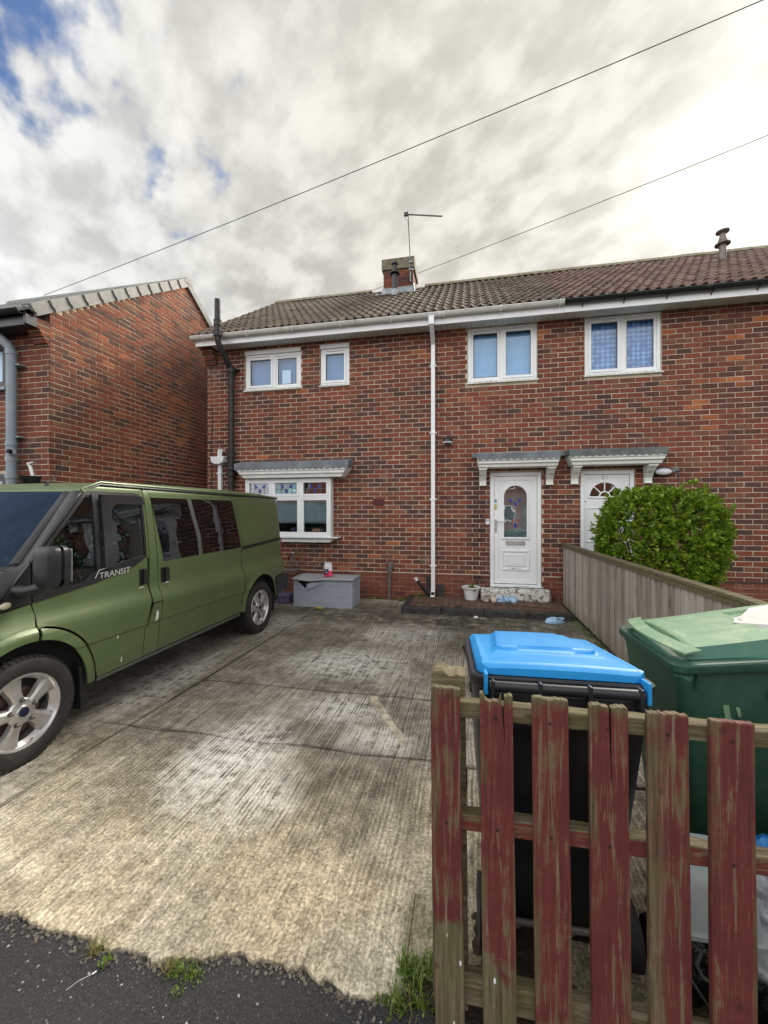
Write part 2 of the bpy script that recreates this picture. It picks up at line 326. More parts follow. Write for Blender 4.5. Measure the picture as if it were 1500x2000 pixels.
def mk_picket():
    t = principled('worn_red_paint_on_timber'); oi = t.n('ShaderNodeObjectInfo'); rnd = oi.outputs['Random']
    x, y, z = t.sep(t.pos); ox, oy, oz = t.sep(t.obj)
    off = t.math('MULTIPLY', rnd, 9.)
    q = t.comb(t.math('ADD', x, off), y, t.math('ADD', z, off))
    g = t.noise(q, 1, 6, .68, 1.2, stretch=(48, 30, 2.2))
    g2 = t.noise(q, 1, 5, .7, .5, stretch=(130, 60, 6)); b = t.noise(q, 9, 6, .7, .3)
    wood = t.ramp(g, [(.22, (.040, .032, .020)), (.48, (.115, .092, .052)), (.72, (.24, .21, .14)), (.9, (.36, .34, .27))])
    grn = t.math('MULTIPLY', t.ss(b, .40, .65), .5)
    wood = t.mix(grn, wood, (.10, .105, .035))
    red = t.ramp(t.math('ADD', t.math('MULTIPLY', g, .55), t.math('MULTIPLY', b, .45)), [(.28, (.065, .016, .014)), (.5, (.125, .027, .023)), (.72, (.20, .055, .045))])
    # bare timber: long worn streaks, edges, the chipped top and a bare foot (deeper on the two left-hand boards)
    streak = t.ss(t.math('ADD', t.math('MULTIPLY', g, .7), t.math('ADD', t.math('MULTIPLY', b, .35), t.math('MULTIPLY', rnd, .05))), .565, .64)
    leftb = t.ss(x, .17, .13); foot_h = t.math('ADD', .09, t.math('MULTIPLY', leftb, t.ss(x, .12, -.04, .14, .27)))
    foot = t.ss(t.math('SUBTRACT', t.math('ADD', foot_h, t.math('MULTIPLY', t.math('SUBTRACT', b, .5), .36)), z), -.02, .05)
    wid = t.math('ABSOLUTE', ox)
    edge = t.math('MULTIPLY', t.ss(wid, .030, .043), t.ss(t.noise(q, 1, 3, .6, 0, stretch=(8, 8, 4)), .42, .6))
    top = t.ss(t.math('ADD', z, t.math('MULTIPLY', b, .12)), 1.02, 1.06)
    m5 = t.math('MULTIPLY', t.math('MULTIPLY', t.ss(x, .44, .45), t.ss(x, .52, .48)), t.ss(b, .28, .5)); foot = t.math('MAXIMUM', foot, t.math('MULTIPLY', m5, .85))
    bare = t.math('MAXIMUM', t.math('MAXIMUM', t.math('MULTIPLY', streak, .75), foot), t.math('MAXIMUM', t.math('MULTIPLY', edge, .75), top))
    c = t.mix(bare, red, wood)
    c = t.mix(t.math('MULTIPLY', t.ss(g2, .60, .72), .55), c, (.36, .17, .11))
    c = t.mix(t.math('MULTIPLY', t.ss(g2, .44, .30), .75), c, (.035, .018, .014))
    # bird-dropping flecks on the feet of the left boards
    v = t.n('ShaderNodeTexVoronoi'); t.link(t.vmath('MULTIPLY', q, (1, .4, .38)), v.inputs['Vector']); v.inputs['Scale'].default_value = 52
    vr, vg, vb = t.sep(v.outputs['Color'])
    fl = t.math('MULTIPLY', t.math('MULTIPLY', t.ss(v.outputs['Distance'], .22, .14), t.ss(vr, .86, .9)), t.math('MULTIPLY', foot, leftb))
    c = t.mix(fl, c, (.72, .74, .74))
    # knots
    kn = t.voro(t.vmath('MULTIPLY', q, (1, 1, .7)), 7.5)
    c = t.mix(t.math('MULTIPLY', t.ss(kn, .10, .05), .6), c, (.045, .02, .014))
    return setb(t, c, .72, 0, .35, t.math('ADD', t.math('MULTIPLY', g, .7), t.math('MULTIPLY', g2, .6)), .9, .0045)
M['picket'] = mk_picket()
M['nail'] = simple('rusty_nail', (.05, .03, .025), .6, metal=.5)
# van
def mk_van():
    t = principled('matt_olive_green_paint')
    n = t.noise(t.pos, 2.2, 4); c = t.mix(t.ss(n, .3, .7), (.098, .150, .058), (.118, .172, .072))
    sp = t.noise(t.pos, 10, 7, .75, .3); c = t.mix(t.math('MULTIPLY', t.ss(sp, .52, .75), .30), c, (.19, .23, .14))
    x, y, z = t.sep(t.pos)
    c = t.mix(t.math('MULTIPLY', t.ss(t.math('ADD', z, t.math('MULTIPLY', sp, .2)), .58, .36), .4), c, (.10, .105, .075))
    b = t.b; b.inputs['Coat Weight'].default_value = .35; b.inputs['Coat Roughness'].default_value = .28
    return setb(t, c, .40, .22, .5, t.noise(t.pos, 400, 2), .04, .001)
M['van'] = mk_van()
M['van_black'] = simple('van_black_plastic', (.016, .017, .020), .40, .25, 9, dirt=(.07, .07, .075), dirt_amt=.35)
M['van_dark'] = simple('van_underside', (.008, .008, .009), .9)
M['van_gloss'] = simple('smoked_acrylic', (.03, .032, .036), .12, .2, 5, bs=.0)
M['rubber'] = simple('tyre_rubber', (.022, .021, .021), .75, .3, 12, dirt=(.07, .062, .055), dirt_amt=.4)
M['alloy'] = simple('alloy_wheel', (.62, .62, .62), .33, .1, 6, metal=.75, dirt=(.28, .22, .17), dirt_amt=.35)
M['nut'] = simple('wheel_nut', (.20, .20, .20), .35, metal=.8)
M['disc'] = simple('brake_disc', (.10, .06, .05), .6, .4, 20, metal=.4)
M['badge'] = simple('badge_blue', (.008, .012, .045), .25, .1)
M['lettering'] = simple('silver_lettering', (.62, .63, .64), .35, .05, metal=.4)
M['cream'] = simple('cream_lens', (.62, .58, .42), .25)
M['chip'] = simple('white_chip', (.75, .76, .75), .5)
def mk_glass(name, tint, gloss_boost=.04, rough=.0, dark=0.0, wavy=0.0, top_gloss=(.95, .97, 1, 1)):
    m = bpy.data.materials.new(name); m.use_nodes = True; t = NT(m.node_tree)
    o = t.n('ShaderNodeOutputMaterial')
    tr = t.n('ShaderNodeBsdfTransparent'); tr.inputs[0].default_value = c4(tint)
    gl = t.n('ShaderNodeBsdfGlossy'); gl.inputs['Roughness'].default_value = rough; gl.inputs[0].default_value = top_gloss
    g = t.n('ShaderNodeNewGeometry')
    bn = t.n('ShaderNodeBump'); bn.inputs['Strength'].default_value = .25 + wavy; bn.inputs['Distance'].default_value = .004
    t.link(t.noise(g.outputs['Position'], 4.5, 2), bn.inputs['Height']); t.link(bn.outputs[0], gl.inputs['Normal'])
    base = tr.outputs[0]
    cs = t.math('ABSOLUTE', t.vmath('DOT_PRODUCT', g.outputs['Incoming'], g.outputs['Normal']))
    fres = t.math('ADD', .045, t.math('MULTIPLY', t.math('POWER', t.math('SUBTRACT', 1., cs, clamp=True), 5.), .95))
    if dark > 0:
        df = t.n('ShaderNodeBsdfDiffuse'); df.inputs[0].default_value = (.006, .005, .006, 1)
        mm = t.n('ShaderNodeMixShader'); mm.inputs[0].default_value = dark
        t.link(tr.outputs[0], mm.inputs[1]); t.link(df.outputs[0], mm.inputs[2]); base = mm.outputs[0]
    mx = t.n('ShaderNodeMixShader'); t.link(t.math('ADD', fres, gloss_boost, clamp=True), mx.inputs[0])
    t.link(base, mx.inputs[1]); t.link(gl.outputs[0], mx.inputs[2]); t.link(mx.outputs[0], o.inputs[0])
    return m
M['glass'] = mk_glass('window_glass', (.88, .92, .94), .06)
M['glass_up'] = mk_glass('upstairs_glass', (.86, .93, 1.0), .0)
M['glass_van'] = mk_glass('van_glass', (.55, .62, .60), .04, .0)
M['glass_screen'] = mk_glass('windscreen_glass', (.10, .14, .17), .05, .0, 0.0, 1.2, (.22, .34, .55, 1))  # blue sky reflection put into the gloss colour
M['glass_black'] = mk_glass('privacy_glass', (.03, .03, .03), .02, .0, .9, .05)
M['room'] = simple('dim_room', (.10, .095, .09), .9, .3, 3)
def mk_cloth(name, kind):
    t = principled(name); x, y, z = t.sep(t.pos)
    if kind == 'check':
        a = t.math('ABSOLUTE', t.math('SINE', t.math('MULTIPLY', x, 42.))); b = t.math('ABSOLUTE', t.math('SINE', t.math('MULTIPLY', z, 42.)))
        f = t.math('MULTIPLY', t.math('ADD', t.ss(a, .6, .95), t.ss(b, .6, .95)), .5)
        f = t.math('MULTIPLY', f, t.ss(t.noise(t.pos, 9, 4), .3, .6))
        c = t.mix(f, (.06, .17, .36), (.42, .58, .82))
    elif kind == 'plain':
        n = t.noise(t.pos, 5, 4, .6, .4); c = t.mix(n, (.22, .42, .58), (.40, .60, .74))  # own pale blue, deepened to carry the sky's reflection
    elif kind == 'frost':
        n = t.noise(t.pos, 60, 4, .6); c = t.mix(n, (.11, .19, .33), (.24, .36, .54))  # blue of the reflected sky painted into the cloth
    elif kind == 'floral':
        v = t.n('ShaderNodeTexVoronoi'); t.link(t.pos, v.inputs['Vector']); v.inputs['Scale'].default_value = 26
        vr, vg, vb = t.sep(v.outputs['Color'])
        c = t.mix(t.ss(v.outputs['Distance'], .52, .30), (.012, .018, .02), t.ramp(vr, [(0, (.03, .09, .08)), (.35, (.30, .42, .42)), (.55, (.55, .60, .58)), (.75, (.30, .07, .05)), (1, (.10, .22, .18))], 'CONSTANT'))
    else:
        n = t.noise(t.pos, 8, 4, .6, .3); c = t.mix(n, (.20, .25, .26), (.34, .40, .40))
    return setb(t, c, .85, 0, .2)
M['c_check'] = mk_cloth('checked_curtain', 'check'); M['c_plain'] = mk_cloth('blue_curtain', 'plain'); M['c_frost'] = mk_cloth('frosted_film', 'frost')
M['c_floral'] = mk_cloth('floral_seat_cover', 'floral'); M['c_grey'] = mk_cloth('grey_sheet', 'grey')
M['teal_glass'] = simple('pale_teal_film', (.45, .72, .74), .3, .15, 14)
M['leadwork'] = simple('lead_came', (.16, .18, .20), .5)
M['bell_blue'] = simple('blue_stained_glass', (.035, .045, .26), .2, .2); M['bell_red'] = simple('red_stained_glass', (.35, .02, .04), .2, .2)
M['handle'] = simple('satin_handle', (.55, .56, .56), .3, metal=.6)
M['sticker_y'] = simple('yellow_sticker', (.42, .42, .12), .6, .2, 40); M['sticker_b'] = simple('blue_sticker', (.12, .25, .42), .6, .2, 40)
# bins etc.
def mk_plastic(name, col, fade, amt, rough=.38, scr=True):
    t = principled(name); n = t.noise(t.pos, 6, 7, .72, .4); f = t.noise(t.pos, 60, 5, .7)
    c = t.mix(t.math('MULTIPLY', t.ss(n, .42, .66), amt), col, fade)
    c = t.mix(t.math('MULTIPLY', t.ss(f, .5, .75), amt*.45), c, fade)
    if scr:
        s1 = t.noise(t.pos, 1, 4, .7, 2.0, stretch=(14, 120, 20)); c = t.mix(t.math('MULTIPLY', t.ss(s1, .66, .72), .35), c, fade)
    c = t.mix(t.math('MULTIPLY', t.ss(t.noise(t.pos, 23, 4, .7), .62, .75), .3), c, tuple(k*.45 for k in col))
    return setb(t, c, t.math('ADD', rough, t.math('MULTIPLY', n, .2)), 0, .5, f, .12, .002)
M['bin_blue'] = mk_plastic('bright_blue_lid', (.004, .24, .62), (.04, .34, .68), .40)
M['bin_black'] = mk_plastic('black_bin_body', (.012, .013, .018), (.05, .052, .06), .3, .34)
M['bin_green'] = mk_plastic('dark_green_bin', (.018, .070, .042), (.05, .12, .08), .35, .42)
M['bin_green_lid'] = mk_plastic('faded_green_lid', (.12, .24, .14), (.27, .37, .22), .8, .55)
M['bin_green_mid'] = mk_plastic('green_lid_side', (.045, .15, .11), (.10, .22, .15), .5, .4)
M['sticker_w'] = simple('white_film', (.46, .44, .43), .5, .1, 20)
M['box_grey'] = mk_plastic('grey_storage_plastic', (.33, .37, .44), (.46, .50, .56), .45, .5)
M['box_lid'] = mk_plastic('grey_storage_lid', (.33, .335, .36), (.42, .43, .46), .5, .5)
M['pink'] = simple('pink_fluid', (.85, .07, .16), .2, .1, 8); M['clear_plastic'] = simple('clear_white_plastic', (.72, .70, .78), .25, .1, 9)
M['label_dark'] = simple('dark_label', (.05, .03, .09), .4, .6, 60)
M['pot'] = simple('white_pot', (.70, .72, .72), .45, .08, 7, dirt=(.30, .32, .28), dirt_amt=.35)
M['croc_blue'] = simple('pale_blue_foam', (.38, .58, .80), .55, .12, 25); M['croc_beige'] = simple('beige_foam', (.55, .47, .40), .6, .12, 25); M['croc_hole'] = simple('dark_inside', (.05, .06, .08), .9)
M['litter'] = simple('white_paper', (.72, .74, .76), .6); M['yellow'] = simple('yellow_plastic', (.60, .42, .05), .5); M['purple'] = simple('purple_wrapper', (.14, .11, .22), .45, .5, 40)
M['bag_black'] = simple('black_bin_bag', (.012, .012, .014), .22, .3, 12, bs=.9, bscale=22, bd=.02)
M['bag_silver'] = simple('crumpled_silver_bag', (.52, .56, .60), .35, .25, 15, metal=.15, bs=1.0, bscale=18, bd=.03, dirt=(.10, .12, .20), dirt_amt=.35)
M['packet_blue'] = simple('blue_packet', (.03, .22, .62), .25, .4, 18, bs=.8, bscale=30, bd=.02, dirt=(.55, .62, .70), dirt_amt=.6)
M['tub'] = simple('pale_plastic_tub', (.50, .58, .60), .35, .05)
M['board'] = simple('old_brown_board', (.11, .065, .04), .85, .4, 10, bs=.5)
M['paver'] = simple('mossy_brick_paver', (.11, .062, .045), .9, .4, 7, dirt=(.09, .10, .03), dirt_amt=.7, bs=.6)
M['kerb_black'] = simple('dark_damp_kerb', (.030, .029, .028), .7, .5, 9, dirt=(.075, .075, .06), dirt_amt=.5, bs=.7)
def mk_leaf(name, lo, mid, hi):
    t = principled(name); n = t.noise(t.pos, 7, 3); oi = t.n('ShaderNodeNewGeometry').outputs['Random Per Island']
    c = t.ramp(t.math('ADD', t.math('MULTIPLY', n, .45), t.math('MULTIPLY', oi, .55)), [(.15, lo), (.5, mid), (.88, hi)])
    t.b.inputs['Transmission Weight'].default_value = 0
    m = setb(t, c, .33, 0, .5)
    tl = t.n('ShaderNodeBsdfTranslucent'); t.link(t.mix(.5, c, (.30, .42, .03)), tl.inputs[0])
    mx = t.n('ShaderNodeMixShader'); mx.inputs[0].default_value = .30
    t.link(t.b.outputs[0], mx.inputs[1]); t.link(tl.outputs[0], mx.inputs[2]); t.link(mx.outputs[0], t.o.inputs[0])
    return m
M['leaf'] = mk_leaf('glossy_leaf', (.05, .12, .010), (.16, .27, .022), (.36, .48, .05))
M['weed'] = mk_leaf('weed_leaf', (.05, .10, .015), (.12, .20, .03), (.26, .34, .07))
M['straw'] = mk_leaf('dry_grass', (.22, .15, .06), (.34, .26, .10), (.42, .36, .16))
M['twig'] = simple('twig', (.06, .045, .03), .9)

# ------------------------------------------------------------------ mesh helpers
def wloc(o):
    v = Vector((0, 0, 0))
    while o is not None: v += o.location; o = o.parent
    return v
class MB:
    def __init__(s): s.v = []; s.f = []; s.mi = []
    def add(s, vs, fs, mi=0):
        b = len(s.v); s.v += [tuple(v) for v in vs]; s.f += [tuple(i+b for i in f) for f in fs]; s.mi += [mi]*len(fs); return s
    def box(s, x0, x1, y0, y1, z0, z1, mi=0):
        vs = [(x, y, z) for z in (z0, z1) for y in (y0, y1) for x in (x0, x1)]
        return s.add(vs, [(0, 2, 3, 1), (4, 5, 7, 6), (0, 1, 5, 4), (2, 6, 7, 3), (0, 4, 6, 2), (1, 3, 7, 5)], mi)
    def obox(s, c, ax, ay, az, mi=0):
        c = Vector(c); ax = Vector(ax); ay = Vector(ay); az = Vector(az)
        vs = [c + ax*i + ay*j + az*k for k in (-1, 1) for j in (-1, 1) for i in (-1, 1)]
        return s.add(vs, [(0, 2, 3, 1), (4, 5, 7, 6), (0, 1, 5, 4), (2, 6, 7, 3), (0, 4, 6, 2), (1, 3, 7, 5)], mi)
    def prism(s, poly, axis, a0, a1, mi=0):
        def m(p, a): return {'x': (a, p[0], p[1]), 'y': (p[0], a, p[1]), 'z': (p[0], p[1], a)}[axis]
        n = len(poly); vs = [m(p, a0) for p in poly] + [m(p, a1) for p in poly]
        fs = [tuple(range(n-1, -1, -1)), tuple(range(n, 2*n))] + [(i, (i+1) % n, n+(i+1) % n, n+i) for i in range(n)]
        return s.add(vs, fs, mi)
    def tube(s, path, r, n=10, mi=0, caps=True):
        path = [Vector(p) for p in path]; rs = r if isinstance(r, (list, tuple)) else [r]*len(path)
        up = None; rings = []
        for i, p in enumerate(path):
            t = (path[min(i+1, len(path)-1)] - path[max(i-1, 0)]).normalized()
            if up is None: up = Vector((0, 0, 1)) if abs(t.z) < .9 else Vector((1, 0, 0))
            a = t.cross(up).normalized(); b = a.cross(t).normalized(); up = b
            rings.append([p + a*math.cos(2*math.pi*k/n)*rs[i] + b*math.sin(2*math.pi*k/n)*rs[i] for k in range(n)])
        vs = [v for rg in rings for v in rg]; fs = []
        for i in range(len(path)-1):
            for k in range(n): fs.append((i*n+k, i*n+(k+1) % n, (i+1)*n+(k+1) % n, (i+1)*n+k))
        if caps: fs += [tuple(range(n-1, -1, -1)), tuple(range(len(vs)-n, len(vs)))]
        return s.add(vs, fs, mi)
    def lathe(s, prof, o, axis='z', n=24, mi=0, caps=False, flute=None):
        o = Vector(o); vs = []; fs = []
        for (r, h) in prof:
            for k in range(n):
                a = 2*math.pi*k/n; rr = r*(1 + (flute(k) if flute else 0))
                c, d = rr*math.cos(a), rr*math.sin(a)
                vs.append(o + Vector({'z': (c, d, h), 'x': (h, c, d), 'y': (c, h, d)}[axis]))
        for i in range(len(prof)-1):
            for k in range(n): fs.append((i*n+k, i*n+(k+1) % n, (i+1)*n+(k+1) % n, (i+1)*n+k))
        if caps: fs += [tuple(range(n-1, -1, -1)), tuple(range(len(vs)-n, len(vs)))]
        return s.add(vs, fs, mi)
    def grid(s, fn, nu, nv, mi=0, closeu=False):
        vs = [fn(i/nu, j/nv) for j in range(nv+1) for i in range(nu+1)]
        fs = [(j*(nu+1)+i, j*(nu+1)+i+1, (j+1)*(nu+1)+i+1, (j+1)*(nu+1)+i) for j in range(nv) for i in range(nu)]
        return s.add(vs, fs, mi)
    def mesh(s, name, mats, off=(0, 0, 0), fixn=True):
        me = bpy.data.meshes.new(name); ox, oy, oz = off
        me.from_pydata([(x-ox, y-oy, z-oz) for x, y, z in s.v], [], s.f)
        for m in (mats if isinstance(mats, (list, tuple)) else [mats]): me.materials.append(m)
        me.polygons.foreach_set('material_index', s.mi)
        if fixn:
            bm = bmesh.new(); bm.from_mesh(me); bmesh.ops.recalc_face_normals(bm, faces=bm.faces); bm.to_mesh(me); bm.free()
        me.update(); return me
    def build(s, name, mats, parent=None, bevel=0, smooth=False, at=None, segs=2, fixn=True):
        off = wloc(parent) if parent is not None else Vector((0, 0, 0))
        if at is not None: loc = Vector(at) - off; off = Vector(at)
        else: loc = Vector((0, 0, 0))
        me = s.mesh(name, mats, off, fixn)
        o = bpy.data.objects.new(name, me); sc.collection.objects.link(o); o.location = loc
        if parent is not None: o.parent = parent
        if smooth:
            me.polygons.foreach_set('use_smooth', [True]*len(me.polygons))
            try: me.set_sharp_from_angle(angle=R(smooth if smooth is not True else 40))
            except Exception: pass
        if bevel:
            b = o.modifiers.new('bevel', 'BEVEL'); b.width = bevel; b.segments = segs; b.limit_method = 'ANGLE'; b.angle_limit = R(35)
        return o
def tag(o, label=None, cat=None, group=None, kind=None):
    if label: o['label'] = label
    if cat: o['category'] = cat
    if group: o['group'] = group
    if kind: o['kind'] = kind
    return o
def empty(name, loc, label, cat, group=None):
    o = bpy.data.objects.new(name, None); sc.collection.objects.link(o); o.location = loc; o.empty_display_size = .2
    return tag(o, label, cat, group)
def inst(src, loc, parent, scale=None, rot=None):
    o = src.copy(); sc.collection.objects.link(o); o.location = Vector(loc) - wloc(parent); o.parent = parent
    if scale: o.scale = scale
    if rot: o.rotation_euler = rot
    return o
def arc(cx, cy, r, a0, a1, n, ry=None):
    ry = ry or r
    return [(cx + r*math.cos(R(a0 + (a1-a0)*i/n)), cy + ry*math.sin(R(a0 + (a1-a0)*i/n))) for i in range(n+1)]
def to_px(X, Y, Z):
    S, C = math.sin(CAM_YAW), math.cos(CAM_YAW); d = -X*S + Y*C; l = X*C + Y*S
    if d < .1: return None
    return 750 + 800*l/d, 1005 - 800*(Z-1.5)/d, d
def text_mesh(txt, size, name, mat, parent, loc, rot, extr=.002, shear=0, sx=1.0):
    c = bpy.data.curves.new(name, 'FONT'); c.body = txt; c.size = size; c.extrude = extr; c.shear = shear; c.resolution_u = 4
    tmp = bpy.data.objects.new(name + '_tmp', c); sc.collection.objects.link(tmp); bpy.context.view_layer.update()
    me = bpy.data.meshes.new_from_object(tmp.evaluated_get(bpy.context.evaluated_depsgraph_get())); bpy.data.objects.remove(tmp)
    for v in me.vertices: v.co.x *= sx
    me.materials.clear(); me.materials.append(mat); me.name = name
    o = bpy.data.objects.new(name, me); sc.collection.objects.link(o); o.parent = parent
    o.location = Vector(loc) - wloc(parent); o.rotation_euler = rot
    return o
# ================================================================== GROUND
g = MB(); g.box(-200, 200, -60, 320, -.42, -.32); tag(g.build('ground', M['soil']), kind='structure')
# jagged front edge of the concrete, traced in metres
EDGE = [(-9, 1.215), (-1.85, 1.205), (-1.712, 1.21), (-1.66, 1.222), (-1.58, 1.212), (-1.50, 1.196), (-1.40, 1.203), (-1.293, 1.200), (-1.25, 1.186), (-1.21, 1.183),
        (-1.15, 1.195), (-1.081, 1.193), (-1.02, 1.176), (-.98, 1.20), (-.949, 1.205), (-.90, 1.222), (-.87, 1.222), (-.82, 1.25), (-.76, 1.262), (-.70, 1.25), (-.65, 1.268),
        (-.589, 1.258), (-.52, 1.262), (-.48, 1.240), (-.441, 1.248), (-.38, 1.228), (-.303, 1.234), (-.25, 1.250), (-.19, 1.243), (-.03, 1.25), (9, 1.25)]
def jag(pts, step=.011, amp=.0085):
    out = []
    for (a, b), (c, d) in zip(pts, pts[1:]):
        n = max(1, int(min(c-a, 4)/step)) if -2 < (a+c)/2 < .3 else 1
        for i in range(n): out.append((a+(c-a)*i/n, b+(d-b)*i/n + random.uniform(-amp, amp)*(n > 1)))
    out.append(pts[-1]); return out
JE = jag(EDGE)
pv = MB(); pv.prism([(9, -1.2), (-9, -1.2)][::-1] + [(x, y-.004) for x, y in JE][::-1], 'z', -.12, .0, 0)
tag(pv.build('pavement', M['asphalt']), kind='structure')
k = MB()
for i in range(-10, 10): k.box(i*.915+.004, (i+1)*.915-.004, -1.36, -1.205, -.3, .005)
tag(k.build('kerb', M['mortar'], bevel=.01), kind='structure')
rd = MB(); rd.box(-60, 60, -9, -1.365, -.3, -.115); tag(rd.build('road', M['asphalt']), kind='structure')
# driveway: cast bays, each a panel with its own edges
drv = bpy.data.objects.new('driveway', None); sc.collection.objects.link(drv); drv['kind'] = 'structure'; drv.location = (-1.2, 4, 0)
base = MB(); base.box(-6.2, 1.49, 1.30, 7.05, -.2, -.045); base.build('sub_base', M['kerb_black'], drv)
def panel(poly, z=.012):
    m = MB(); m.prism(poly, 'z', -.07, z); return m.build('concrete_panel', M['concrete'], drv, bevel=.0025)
def wav(x0, x1, y, amp=.012, n=14, seed=1):
    rr = random.Random(seed); return [(x0 + (x1-x0)*i/n, y + rr.uniform(-amp, amp)*.5 + amp*math.sin(i*1.1+seed)) for i in range(n+1)]
def line(xs, fn): return [(x, fn(x)) for x in xs]
G = .007
c1 = wav(-2.345, -.015, 2.47, .016, 18, 3); c2 = wav(-2.325, 1.49, 3.285, .012, 20, 5); c3 = wav(-2.32, 1.49, 5.0, .008, 14, 8)
front = [(x, y+.004) for x, y in JE if -2.34 < x < -.20]
cL = [(-2.36, 1.72), (-2.2, 1.70), (-2.05, 1.74), (-1.92, 1.79), (-1.80, 1.765), (-1.70, 1.80)]
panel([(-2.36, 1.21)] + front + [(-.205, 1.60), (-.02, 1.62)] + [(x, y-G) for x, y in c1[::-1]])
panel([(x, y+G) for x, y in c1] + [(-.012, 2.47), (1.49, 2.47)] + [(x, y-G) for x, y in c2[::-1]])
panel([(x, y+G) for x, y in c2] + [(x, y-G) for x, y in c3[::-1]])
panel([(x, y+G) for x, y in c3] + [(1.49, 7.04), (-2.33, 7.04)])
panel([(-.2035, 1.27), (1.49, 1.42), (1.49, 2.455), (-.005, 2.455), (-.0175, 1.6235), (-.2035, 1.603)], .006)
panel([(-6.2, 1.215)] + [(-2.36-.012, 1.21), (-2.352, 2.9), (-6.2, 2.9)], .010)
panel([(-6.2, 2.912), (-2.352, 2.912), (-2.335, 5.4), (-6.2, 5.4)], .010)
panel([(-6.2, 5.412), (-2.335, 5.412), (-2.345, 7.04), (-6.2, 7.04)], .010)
# an old kerb strip showing through as a pale line, and a thin repair band
st = MB(); st.prism([(-.80, 3.275), (-.76, 3.28), (-.725, 3.27), (-.70, 3.20), (-.655, 3.13), (-.60, 3.02), (-.56, 2.95), (-.50, 2.84), (-.45, 2.77), (-.41, 2.70), (-.395, 2.62), (-.42, 2.61), (-.455, 2.66), (-.48, 2.70), (-.52, 2.78), (-.58, 2.86), (-.62, 2.95), (-.68, 3.04), (-.72, 3.11), (-.77, 3.20)], 'z', .0, .0135)
st.build('repair_strip', M['repair'], drv, bevel=.002)
# raised brick path at the foot of the wall, with a dark damp kerb
pth = bpy.data.objects.new('path', None); sc.collection.objects.link(pth); pth['kind'] = 'structure'; pth.location = (.25, 6.6, 0)
b = MB(); b.box(-.92, 1.44, 6.24, 7.09, .0, .085); b.build('bed', M['kerb_black'], pth)
kx = -1.0; kw = .61
while kx < 1.42:
    m = MB(); x1 = min(kx+kw, 1.46); m.box(kx+.003, x1-.003, 6.10, 6.235, -.02, .108+random.uniform(-.004, .004)); m.build('kerb_block', M['kerb_black'], pth, bevel=.012); kx = x1
m = MB(); m.box(-1.0, -.905, 6.24, 7.09, -.02, .105); m.build('kerb_block', M['kerb_black'], pth, bevel=.012)
pm = MB(); pm.box(-.048, .048, -.098, .098, -.02, .02); pavm = pm.mesh('paver', M['paver'])
first = None
for r in range(4):
    for c in range(23):
        if (r*23+c) % 29 == 7: continue
        x = -.85 + c*.1; y = 6.345 + r*.2
        o = bpy.data.objects.new('brick_paver', pavm); sc.collection.objects.link(o); o.parent = pth
        o.location = Vector((x, y, .088 + random.uniform(-.004, .004))) - pth.location; o.rotation_euler = (random.uniform(-.02, .02), random.uniform(-.02, .02), random.uniform(-.02, .02))
# front bed of soil behind the picket fence, garden beyond the boarded fence
sb = MB()
def soilf(u, v):
    x = -.19 + u*2.2; y = 1.245 + v*.33; return (x, y, .0 + .02*math.sin(x*9)*math.cos(y*13) + random.uniform(-.008, .012))
sb.grid(soilf, 60, 12); tag(sb.build('soil_bed', M['soil'], smooth=True), kind='structure')
lw = MB(); lw.box(1.56, 12, 1.25, 7.1, -.2, .03); tag(lw.build('front_lawn', M['lawn']), kind='structure')

# ================================================================== HOUSES
def add_brick(mb, ax, plane, ua, ub, za, zb, proud=0., rnd=random):
    out = -1 if ax == 'x' else 1
    def P(u, d, z): return (u, plane + out*d, z) if ax == 'x' else (plane + out*d, u, z)
    c = .003; j = lambda: rnd.uniform(-.0024, .0024)
    ring = [(ua, za), (ub, za), (ub, zb), (ua, zb)]
    ins = [(ua+c, za+c), (ub-c, za+c), (ub-c, zb-c), (ua+c, zb-c)]
    jj = [(j(), j()) for _ in range(4)]
    vs = [P(u, -.022, z) for u, z in ring] + [P(u+a, proud-.003, z+b) for (u, z), (a, b) in zip(ring, jj)] + [P(u+a, proud+j()*.6, z+b) for (u, z), (a, b) in zip(ins, jj)]
    fs = [(i, (i+1) % 4, 4+(i+1) % 4, 4+i) for i in range(4)] + [(4+i, 4+(i+1) % 4, 8+(i+1) % 4, 8+i) for i in range(4)] + [(8, 9, 10, 11)]
    mb.add(vs, fs)
def brick_run(ax, plane, u0, u1, z0, z1, openings, top=None, joint=.0115):
    res = []
    for k in range(int(z0/BH), int(math.ceil(z1/BH))):
        za, zb = k*BH + joint/2, (k+1)*BH - joint/2
        if zb > z1 + .02: continue
        par = (k+200) % 2; other = plane
        n0 = math.floor((u0 + other + par*BP/2)/BP)
        n1 = math.ceil((u1 + other + par*BP/2)/BP)
        for n in range(n0, n1+1):
            ua = n*BP - other - par*BP/2; ub = ua + BP
            a, b = max(ua, u0), min(ub, u1)
            if b - a < .03: continue
            a += joint/2 if a == ua else 0; b -= joint/2 if b == ub else 0
            segs = [(a, b)]
            for (o0, o1, p0, p1) in openings:
                if zb > p0+.004 and za < p1-.004:
                    ns = []
                    for s0, s1 in segs:
                        if s1 <= o0 or s0 >= o1: ns.append((s0, s1)); continue
                        if s0 < o0: ns.append((s0, o0-.004))
                        if s1 > o1: ns.append((o1+.004, s1))
                    segs = ns
            for s0, s1 in segs:
                if s1 - s0 < .022: continue
                if top and zb > top((s0+s1)/2): continue
                res.append((s0, s1, za, zb))
    return res
def hidden(px, py):
    return px < 0 or px > 1500 or py < 0 or (px < 545 and py > 950) or (1150 < px < 1420 and py > 955) or (px > 1130 and py > 1100)
